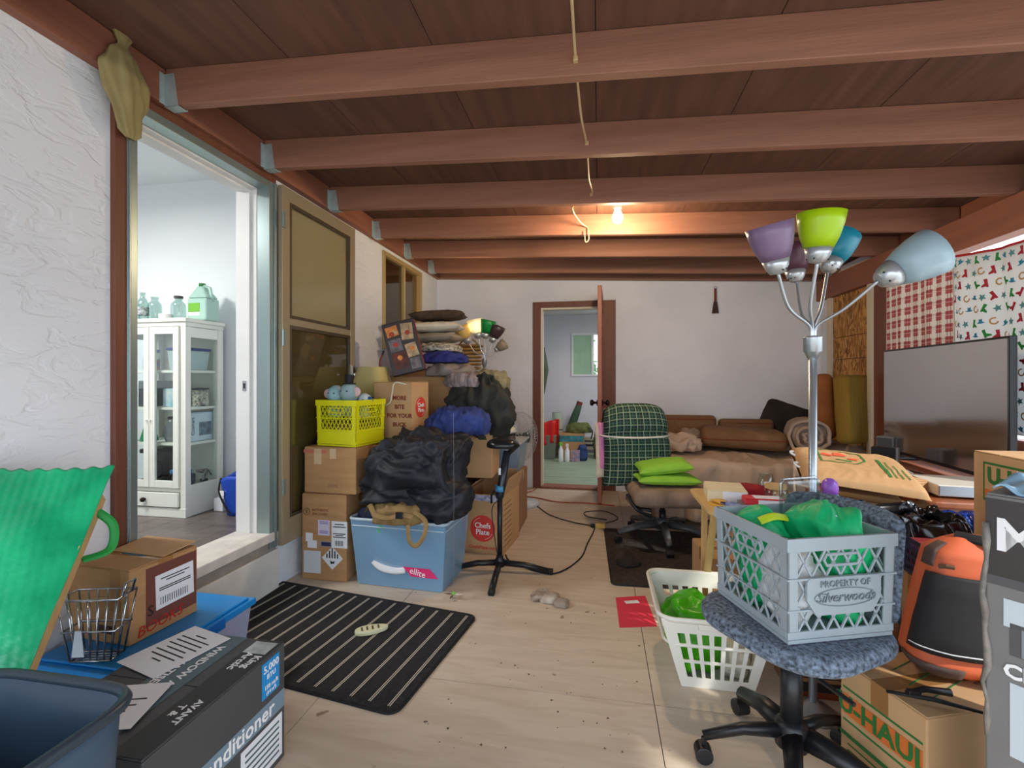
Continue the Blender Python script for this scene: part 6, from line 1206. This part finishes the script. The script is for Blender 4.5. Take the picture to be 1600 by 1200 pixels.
t = carton('red and white small card box lying on the grey flat case', (.70, 2.19, TZ+.025), -.04, (.16, .075, .026), mat('red_card', S(206, 44, 54), .5), name='card_box', tp=False); decal(t, 'front', (.16, .075, .026), .02, .013, .10, .02, paper); decal(t, 'top', (.16, .075, .026), .015, 0, .11, .055, paper, lift=.002)
t = heap('red_cloth', mat('red_cloth', S(150, 24, 36), .8, var=.2), None, (.73, 2.45, TZ+.002), (.16, .12, .07), 141, .014, 10, 2.6, .1, 50); tag(t, 'dark red cloth at the back of the tray table', 'cloth')
t = thing('glass_jar', 'clear glass jar with round wooden lid on the tray table', 'jar', (.80, 2.34, TZ+.0008)); MB().lathe([(.042, 0), (.05, .01), (.05, .05), (.044, .062)], 20).build('jar', glassy('jar_clear', (.88, .92, .92, 1), .08), t, smooth=True); MB().lathe([(.046, .062), (.046, .078), (.001, .08)], 24).build('lid', bam, t)
t = thing('glass_dome', 'small upturned drinking glass behind the wooden lidded jar', 'glass', (.80, 2.47, TZ+.0008)); MB().lathe([(.04, 0), (.036, .06), (.028, .10), (.001, .105)], 20, caps=False).build('glass', glassy('tumbler', (.92, .95, .95, 1), .06), t, smooth=True, solid=.002); MB().tube([(.04*math.cos(a), .04*math.sin(a), .001) for a in [i*.314 for i in range(20)]], .002, 5, closed=True).build('rim', glassy('tumbler', (.92, .95, .95, 1), .06), t)
t = thing('clear_tub', 'shallow clear plastic tub with white lid on the tray table', 'tub', (.85, 2.20, TZ+.0008), .1); MB().frust(.10, .075, .115, .09, 0, .034).build('tub', milky('tub_grey', S(150, 162, 168), .6), t, bevel=.006); MB().prism(rr(.12, .095, .02), .0345, .04).build('lid', milky('tub_lid', S(210, 220, 224), .75), t)
t = heap('foil_wrapper', mat('silver_foil', S(190, 190, 196), .25, .6), None, (.90, 2.38, TZ+.002), (.11, .09, .05), 145, .012, 14, 2.4, .1, 40); tag(t, 'crumpled silver wrapper on the tray table near the lamp pole', 'wrapper')
dp = A(1287, 800, 2.02); t = thing('deodorant', 'teal roll-on stick with purple cap on the tray table', 'deodorant', (.945, 2.16, TZ+.0008)); MB().lathe([(.028, 0), (.032, .01), (.034, .075), (.03, .085)], 20).build('body', mat('teal_bottle', S(70, 178, 184), .35), t, smooth=True); MB().lathe([(.0345, .055), (.0345, .074)], 20, caps=False).build('band', mat('lime_band', S(140, 200, 50), .4), t); MB().lathe([(.030, .085), (.032, .11), (.026, .135), (.012, .148), (.001, .15)], 20).build('cap', mat('purple_cap', S(150, 96, 200), .3), t, smooth=True)
t = thing('marker_tube', 'slim dark patterned tube standing beside the teal roll-on', 'tube', (.895, 2.155, TZ+.0008)); MB().cyl((0, 0, 0), (0, 0, .10), .012, 12).build('tube_body', mat('dark_dots', S(40, 46, 60), .5, var=.8, scale=60, col2=S(150, 160, 170)), t); MB().cyl((0, 0, .10), (0, 0, .118), .011, 12).build('cap', redink, t)
# big brown paper bag lying across tray table and desk
pbm = mat('kraft_paper', S(182, 144, 100), .8, var=.1, scale=4, bump=.25, bscale=9)
pc = Vector((1.20, 2.54, .672)); t = thing('paper_bag', 'large brown paper grocery bag lying flat beside the lamp pole', 'paper bag', pc, math.radians(-14), rot=(.16, .10, math.radians(-14)))
BWX, BDY = .46, .50
def fn(sg):
    def f(u, v):
        x, y = (u*2-1), (v*2-1); ed = max(0, 1-abs(x)**8)**.5*max(0, 1-abs(y)**8)**.4; z = sg*(.012+.05*ed*(.55+.45*u))+crease(Vector((x*.3, y*.3, 0)), 4, 5)*.012*ed
        return Vector((x*BWX/2, y*BDY/2, .055+z))
    return f
b = MB(); b.grid(fn(1), 50, 50); b.grid(lambda u, v: fn(-1)(1-u, v), 50, 50); b.build('bag', pbm, t, smooth=True)
ft_ = lambda u, v: fn(1)(u, v)+Vector((0, 0, .003))
def ribbon(pts, wd, m, name):
    q = MB()
    for (u0, v0), (u1, v1) in zip(pts, pts[1:]):
        n_ = 6; d = Vector((v0-v1, u1-u0)); d = d/d.length*wd
        for k in range(n_):
            a, b_ = k/n_, (k+1)/n_; P = []
            for (tt_, sg) in ((a, 1), (b_, 1), (b_, -1), (a, -1)): uu, vv = u0+(u1-u0)*tt_+d.x*sg, v0+(v1-v0)*tt_+d.y*sg; P.append(ft_(uu, vv))
            q.add(P, [(0, 1, 2, 3)])
    return q.build(name, m, t)
ribbon([(.22, .48), (.22, .85), (.62, .85), (.62, .60), (.52, .48), (.22, .48)], .008, grnink, 'print_outline')
for (u0, v0, w_) in ((.30, .72, .05), (.42, .76, .055), (.52, .64, .04)): ribbon([(u0-w_, v0), (u0+w_, v0-.02)], w_*.75, mat('coral_print', S(214, 90, 60), .8), 'print_veg')
ribbon([(.36, .56), (.50, .56)], .012, grnink, 'print_word')
for k in range(4): ribbon([(.74+.05*k, .20), (.74+.05*k, .70-.08*k)], .014 if k == 0 else .005, grnink, 'print_line')
for (x, y) in ((-.19, .14), (-.19, -.05)): q = MB(); q.tube(bez([(x, y-.03, .06), (x-.05, y-.02, .075), (x-.05, y+.03, .075), (x, y+.04, .06)], 6), .006, 6); q.build('handle', paper, t, smooth=True)
MB().box(-.16, .16, -.18, .18, -.012, .02).build('gusset', pbm, t, bevel=.01)
# ================================================================== RIGHT SIDE CLUTTER
t = thing('waste_bin', 'grey lavender bin lined with a black plastic bag beside the desk', 'bin', (1.19, 2.09, 0)); MB().frust(.24, .24, .30, .30, 0, .60).build('bin', mat('lavender_bin', S(150, 146, 178), .45), t, bevel=.015)
bpb = mat('black_bin_bag', S(16, 17, 22), .18, spec=.7)
def fn(u, v):
    a = u*2*math.pi; sg = lambda x: math.copysign(abs(x)**.5, x); r = .165-.02*v if v < .4 else .157-.07*(v-.4); w_ = .010*math.sin(u*90+v*6)*(1 if v < .8 else .4)
    z = .535+.16*v if v < .5 else .615+.05*math.sin((v-.5)*6); return Vector(((r+w_)*sg(math.cos(a)), (r+w_)*sg(math.sin(a)), z+.012*math.sin(u*40)))
b = MB(); b.grid(fn, 140, 16, cu=True); b.build('bag_collar', bpb, t, smooth=True, solid=.002)
heap('bag_fill', bpb, t, (0, 0, .56), (.24, .24, .11), 151, .022, 12, 2.8, .1, 80)
t = heap('blue_bag', mat('royal_blue_bag', S(20, 62, 160), .2, var=.25, scale=8, spec=.7), None, (1.47, 2.17, .515), (.24, .20, .19), 155, .022, 9, 2.6, .12, 100); tag(t, 'glossy royal blue plastic bag in front of the desk', 'bag')
carton('brown box on the floor under the royal blue bag', (1.505, 2.165, 0), 0, (.26, .22, .51), card3)
t = thing('mesh_basket', 'dark perforated plastic basket beside the black lined bin', 'basket', (1.165, 1.835, .505), -.05); q = MB(); us = [i/21 for i in range(22)]; vs_ = [i/9 for i in range(10)]
dbl = mat('navy_mesh', S(34, 36, 70), .5)
for P in (((-.10, -.06, 0), (.10, -.06, 0), (.11, -.068, .13), (-.11, -.068, .13)), ((-.10, .06, 0), (-.10, -.06, 0), (-.11, -.068, .13), (-.11, .068, .13)), ((.10, -.06, 0), (.10, .06, 0), (.11, .068, .13), (.11, -.068, .13))): q = MB(); q.patch(P, us, vs_, lambda i, j: i % 2 == 1 and j % 2 == 1); q.build('mesh_side', dbl, t, solid=.002)
MB().box(-.10, .10, -.06, .08, 0, .004).build('bottom', dbl, t); MB().box(-.085, .085, -.05, .05, .005, .118).build('pink_box', mat('pink_red_box', S(214, 84, 92), .6), t)
carton('plain brown box on the floor under the dark perforated basket', (1.165, 1.842, 0), 0, (.20, .13, .501), card3)
# moving boxes
def uhaul(t, size, side, m=grnink):
    W_, D_, H_ = size; L = W_ if side in ('front', 'back') else D_
    decal(t, side, size, 0, H_*.60, L*.92, H_*.20, orgink, 'orange_band'); ftext(t, side, size, 'U-HAUL', H_*.24, 0, H_*.60, m, lift=.002, bold=.002)
    decal(t, side, size, 0, H_*.44, L*.92, .006, m, 'green_line'); decal(t, side, size, 0, H_*.76, L*.92, .006, m, 'green_line')
    decal(t, side, size, -.04, H_*.30, L*.7, .012, m, 'green_line')
    for k in range(3): decal(t, side, size, 0, H_*(.22-.06*k), L*.8, .004, m, 'green_line')
U1 = (.42, .26, .31); p = Vector((.83, 1.38)); rz = math.radians(20); c_, s_ = math.cos(rz), math.sin(rz); u1c = p+Vector((c_, s_))*U1[0]/2+Vector((-s_, c_))*U1[1]/2
u1 = carton('moving box with green and orange print under the orange backpack', (u1c.x, u1c.y, 0), rz, U1, card2)
uhaul(u1, U1, 'left'); ftext(u1, 'front', U1, 'EASY-', .036, .12, .235, grnink, bold=.001); ftext(u1, 'front', U1, 'HAUL', .075, -.06, .12, grnink, bold=.002); decal(u1, 'front', U1, -.06, .07, .26, .02, orgink, 'orange_band')
for k in range(3): decal(u1, 'top', U1, -.05, -.05+.06*k, .2-.04*k, .003, grnink, 'green_line', rot=.3, lift=.003)
U2 = (.36, .17, .30); t = carton('brown moving box printed best price guaranteed behind the lamp pole', (.885, 1.998, 0), -.0, U2, card3); u2 = t
ftext(t, 'front', U2, 'BEST PRICE', .040, -.02, .142, ink, bold=.0012); ftext(t, 'front', U2, 'GUARANTEED*', .040, -.02, .10, ink, bold=.0012); decal(t, 'front', U2, 0, .076, .3, .003, ink, 'rule'); ftext(t, 'front', U2, 'uhaul', .025, .0, .042, white_print, lift=.002, bold=.0008); decal(t, 'front', U2, 0, .042, .355, .035, mat('box_black_band', S(40, 34, 32), .7), 'black_band'); decal(t, 'front', U2, 0, .012, .355, .022, mat('rust_band', S(140, 70, 40), .7), 'rust_band')
U3 = (.42, .26, .40); t3 = carton('plain moving box on the floor under the upper right moving box', (1.50, 1.71, 0), 0, (.40, .30, .50), card3) if False else None
t = carton('moving box with green U print at the right edge above the big grey box', (1.50, 1.80, .502), -.0, (.42, .22, .43), card2, tp=False); UU = (.42, .22, .42); decal(t, 'left', UU, .02, .335, .17, .13, grnink, 'green_frame'); decal(t, 'left', UU, .02, .335, .155, .115, card2, 'frame_inside', lift=.0016); ftext(t, 'left', UU, 'U-H', .075, .02, .355, grnink, lift=.0022, bold=.003); decal(t, 'left', UU, .02, .30, .155, .02, orgink, 'orange_band', lift=.0022)
carton('brown box on the floor under the moving box with green U print', (1.50, 1.80, 0), 0, (.42, .22, .499), card3)
# orange backpack
orm = mat('orange_nylon', S(226, 112, 72), .6, var=.12, scale=6); blk = mat('charcoal_nylon', S(40, 38, 40), .7, var=.15, scale=10); brn2 = mat('brown_nylon', S(84, 66, 60), .7)
bpc = u1c+Vector((c_, s_))*.06+Vector((-s_, c_))*.01; t = thing('backpack', 'orange and black backpack slumped on the green printed moving box', 'backpack', (bpc.x, bpc.y, U1[2]+.004), math.radians(-8)); t.scale = (1.1, 1.1, 1.12)
def fn(u, v):
    a = u*2*math.pi; sg = lambda x, e: math.copysign(abs(x)**e, x); w_ = .120*(1-.22*v**2)*(min(1, v*9)**.4)*(max(0, (1-v)*8) if v > .875 else 1)**.5; d_ = .085*(1-.35*v)*(min(1, v*9)**.4)*(max(0, (1-v)*8) if v > .875 else 1)**.5
    P = Vector((w_*sg(math.cos(a), .6), d_*sg(math.sin(a), .6), .37*v)); return P+Vector((.04*v, 0, 0))+Vector((0, -1, 0))*crease(P, 9, 7)*.006
b = MB(); b.grid(fn, 60, 40, cu=True); b.build('bag', orm, t, smooth=True)
def skin(u, v, off):
    e = .004; p = fn(u, v); du = fn(u+e, v)-fn(u-e, v); dv_ = fn(u, v+e)-fn(u, v-e); nn = du.cross(dv_); nn = nn.normalized() if nn.length > 1e-9 else Vector((0, -1, 0)); return p+nn*off
def patch_on(name, m, u0, u1, v0, v1, off, sk=0): return sheet(name, m, t, lambda u, v: skin(u0+(u1-u0)*u+sk*(v-.5), v0+(v1-v0)*v, off*(.55+.45*min(1, 6*min(u, 1-u, v, 1-v)))), 18, 22, .004)
patch_on('front_pocket', blk, .545, .80, .20, .74, .016, .03); patch_on('corner_patch', brn2, .76, .95, .03, .22, .009); patch_on('corner_patch', brn2, .51, .59, .78, .93, .009); patch_on('side_band', brn2, .50, .74, .03, .13, .006)
loop_ = [skin(u, v, .020) for u, v in [(.56+.24*i/10, .24) for i in range(11)]+[(.80, .24+.46*i/10) for i in range(1, 11)]]
MB().tube(loop_, .0016, 5).build('stitching', paper, t); MB().tube([skin(.80+.012*math.sin(i*.6), .74-.40*i/14, .018) for i in range(15)], .006, 6).build('zip', ink, t, smooth=True); MB().tube([skin(.62, .79, .010), skin(.65, .80, .012), skin(.68, .80, .010)], .006, 6).build('clip', mat('clip_brown', S(96, 70, 52), .5), t)
MB().tube(bez([(.0, .0, .362), (.05, -.04, .36), (.10, -.06, .33), (.15, -.04, .28), (.17, .0, .20)], 8), .016, 8, flat=.35).build('strap', blk, t); MB().tube(bez([(.06, -.02, .365), (.09, -.02, .39), (.12, 0, .365)], 8), .008, 6).build('top_handle', blk, t)
q = MB(); q.cbox((.15, -.055, .24), (.09, .05, .05), (.0, .15, .0)); q.build('grip_pad', mat('slate_grip', S(86, 110, 124), .5, bump=.6, bscale=60), t, bevel=.012)
# wiper blade on the box
wz = U1[2]+.006; w0, w1 = G(1385, 1075, wz+.015), G(1535, 1108, wz+.015); t = thing('wiper_blade', 'black windscreen wiper blade lying on the green printed moving box', 'wiper blade', (w0.x, w0.y, wz)); dv = w1-w0; dv.z = 0; 
MB().tube([Vector((0, 0, .006)), dv*.5+Vector((0, 0, .012)), dv+Vector((0, 0, .006))], [.004, .006, .004], 8).build('blade', blackm, t, smooth=True); MB().tube([dv*.22+Vector((0, 0, .016)), dv*.5+Vector((-.0, .03, .02)), dv*.8+Vector((0, .04, .02))], [.005, .008, .010], 8).build('arm', blackp, t, smooth=True); MB().cbox(dv*.3+Vector((0, 0, .02)), (.03, .015, .012)).build('clip', blackp, t, bevel=.002)
# big grey box at the right edge
gbx = mat('grey_carton', S(120, 118, 116), .55, var=.1, scale=6); GB = (.40, .28, .925); pl0 = A(1539, 780, 1.06); rz = math.radians(-50)
c_, s_ = math.cos(rz), math.sin(rz); gc_ = Vector((pl0.x, pl0.y))+Vector((c_, s_))*GB[0]/2+Vector((-s_, c_))*GB[1]/2
t = carton('tall battered grey carton with torn tape at the right edge', (gc_.x, gc_.y, 0), rz, GB, gbx, name='grey_carton', tp=False)
decal(t, 'front', GB, 0, .83, .398, .17, mat('carton_dark_band', S(58, 54, 52), .35), 'dark_band'); ftext(t, 'front', GB, 'MAX', .10, -.185, .835, white_print, lift=.002, bold=.002, align='LEFT'); decal(t, 'front', GB, 0, .735, .398, .02, mat('carton_mid_band', S(84, 82, 84), .4), 'band')
ftext(t, 'front', GB, 'CHOISIR', .042, -.17, .545, white_print, lift=.002, bold=.0015, align='LEFT'); decal(t, 'front', GB, -.01, .44, .3, .16, mat('pale_panel', S(196, 206, 212), .5), 'pale_panel'); decal(t, 'front', GB, -.07, .67, .20, .06, mat('pale_panel', S(196, 206, 212), .5), 'label'); decal(t, 'front', GB, -.03, .615, .26, .07, mat('carton_mid_band', S(84, 82, 84), .4), 'photo_patch'); decal(t, 'front', GB, -.07, .735, .1, .06, paper, 'label', lift=.002)
for i in range(10): decal(t, 'front', GB, -.14+.02*i, .612, .004, .06, mat('carton_slat', S(130, 136, 140), .5), 'picture_slat', lift=.002)
random.seed(5); MB().tube([(-GB[0]/2+random.uniform(-.004, .006), -GB[1]/2+random.uniform(-.005, .003), .38+.04*k) for k in range(13)], [random.uniform(.003, .008) for _ in range(13)], 7).build('crumpled_tape', mat('dull_tape', S(128, 122, 116), .4, var=.4, scale=30), t, smooth=True)
q = MB(); q.grid(lambda u, v: Vector((-.19+.38*u, -.13+.16*v, GB[2]+.012+.010*math.sin(u*40)*math.cos(v*9)+.02*v)), 60, 12); q.build('bubble_wrap', mat('pale_blue_wrap', S(150, 190, 214), .25), t, smooth=True, solid=.004)
# box under the tray table
carton('low tan cardboard box on the floor behind the white laundry basket', (.75, 2.88, .0088), .1, (.34, .34, .20), card2)
# ================================================================== FLOOR ITEMS
p = G(858, 938); t = thing('work_glove', 'pair of cream and brown work gloves lying on the floor', 'gloves', (p.x, p.y, .002), -.2)
gm_ = mat('glove_cream', S(196, 186, 170), .9, var=.35, scale=14, col2=S(140, 116, 100)); heap('palm', gm_, t, (0, 0, 0), (.11, .09, .05), 161, .008, 14, 2.6, .1, 40); heap('cuff', mat('glove_cuff', S(150, 134, 120), .9), t, (.075, -.03, 0), (.08, .07, .045), 163, .006, 14, 3, .1, 30)
for k in range(5): a = 2.2+k*.38; MB().tube([Vector((math.cos(a)*.03, math.sin(a)*.03, .02)), Vector((math.cos(a)*.07, math.sin(a)*.07, .022)), Vector((math.cos(a)*.098, math.sin(a)*.095, .012))], [.013, .012, .009], 8).build('finger', gm_, t, smooth=True)
P = [G(962, 934), G(1008, 931), G(1027, 979), G(968, 981)]; c0 = sum(P, Vector())/4; t = thing('red_card', 'bright red printed paper sheet lying on the floor near the basket', 'paper', (c0.x, c0.y, .001)); q = MB(); q.add([v_-c0 for v_ in P], [(3, 2, 1, 0)]); q.build('sheet', mat('red_paper', S(216, 52, 76), .6), t, solid=.001)
q = MB(); d1 = (P[1]-P[0]); q.cbox((P[0]-c0)*.3+(P[1]-c0)*.3+Vector((0, 0, .001)), (d1.length*.45, .03, .0008), (0, 0, math.atan2(d1.y, d1.x))); q.build('print_patch', paper, t)
def floorpath(pts, z=.006): return [Vector((G(*q).x, G(*q).y, z)) for q in pts]
t = thing('extension_cord', 'red brown extension cord running along the floor to the far doorway', 'cord'); MB().tube(bez(floorpath([(812, 777), (835, 778), (870, 785), (915, 787), (960, 791)]), 8), .006, 6).build('cord', mat('rust_cord', S(160, 74, 50), .6), t, smooth=True); MB().tube(bez(floorpath([(810, 771), (832, 768), (845, 757)]), 6), .005, 6).build('tail', mat('rust_cord', S(160, 74, 50), .6), t, smooth=True)
t = thing('floor_cable', 'thin black cord curling across the floor toward the stool', 'cord'); MB().tube(bez(floorpath([(815, 778), (838, 791), (860, 806), (895, 817), (925, 823), (928, 830), (918, 850), (908, 872), (880, 893), (850, 897), (800, 880), (790, 868)]), 8), .0045, 6).build('cord', blackm, t, smooth=True); MB().tube(bez(floorpath([(925, 823), (965, 812), (945, 800), (915, 801), (918, 808), (948, 813)]), 8), .004, 6).build('loop', blackm, t, smooth=True)
p = G(938, 825); t = thing('plug_adapter', 'yellow plug adapter on the floor at the edge of the rug', 'plug', (p.x, p.y, .001)); MB().box(-.04, .04, -.025, .025, 0, .04).build('housing', mat('yellow_adapter', S(206, 172, 84), .5), t, bevel=.008); MB().box(-.075, -.041, -.015, .015, .004, .028).build('plug', blackm, t, bevel=.005)
t = heap('black_cloth', mat('dark_rag', S(36, 32, 32), .8), None, (G(982, 884).x, G(982, 884).y, .010), (.14, .12, .035), 171, .012, 12, 2.6, .1, 40); tag(t, 'small dark rag lying on the speckled rug', 'cloth')
random.seed(21); t = thing('floor_debris', 'scattered crumbs and dead leaf bits on the plywood floor', 'debris'); q = MB()
for _ in range(60):
    p = G(random.uniform(640, 1010), random.uniform(900, 1180)); s_ = random.uniform(.003, .009); a = random.uniform(0, 3); q.add([p+Vector((math.cos(a+k*2.1)*s_*random.uniform(.4, 1), math.sin(a+k*2.1)*s_*random.uniform(.4, 1), .001)) for k in range(3)]+[p+Vector((0, 0, .003))], [(0, 1, 3), (1, 2, 3), (2, 0, 3), (0, 2, 1)])
o = q.build('crumbs', mat('crumb', S(84, 66, 50), .9), t); o['kind'] = 'stuff'
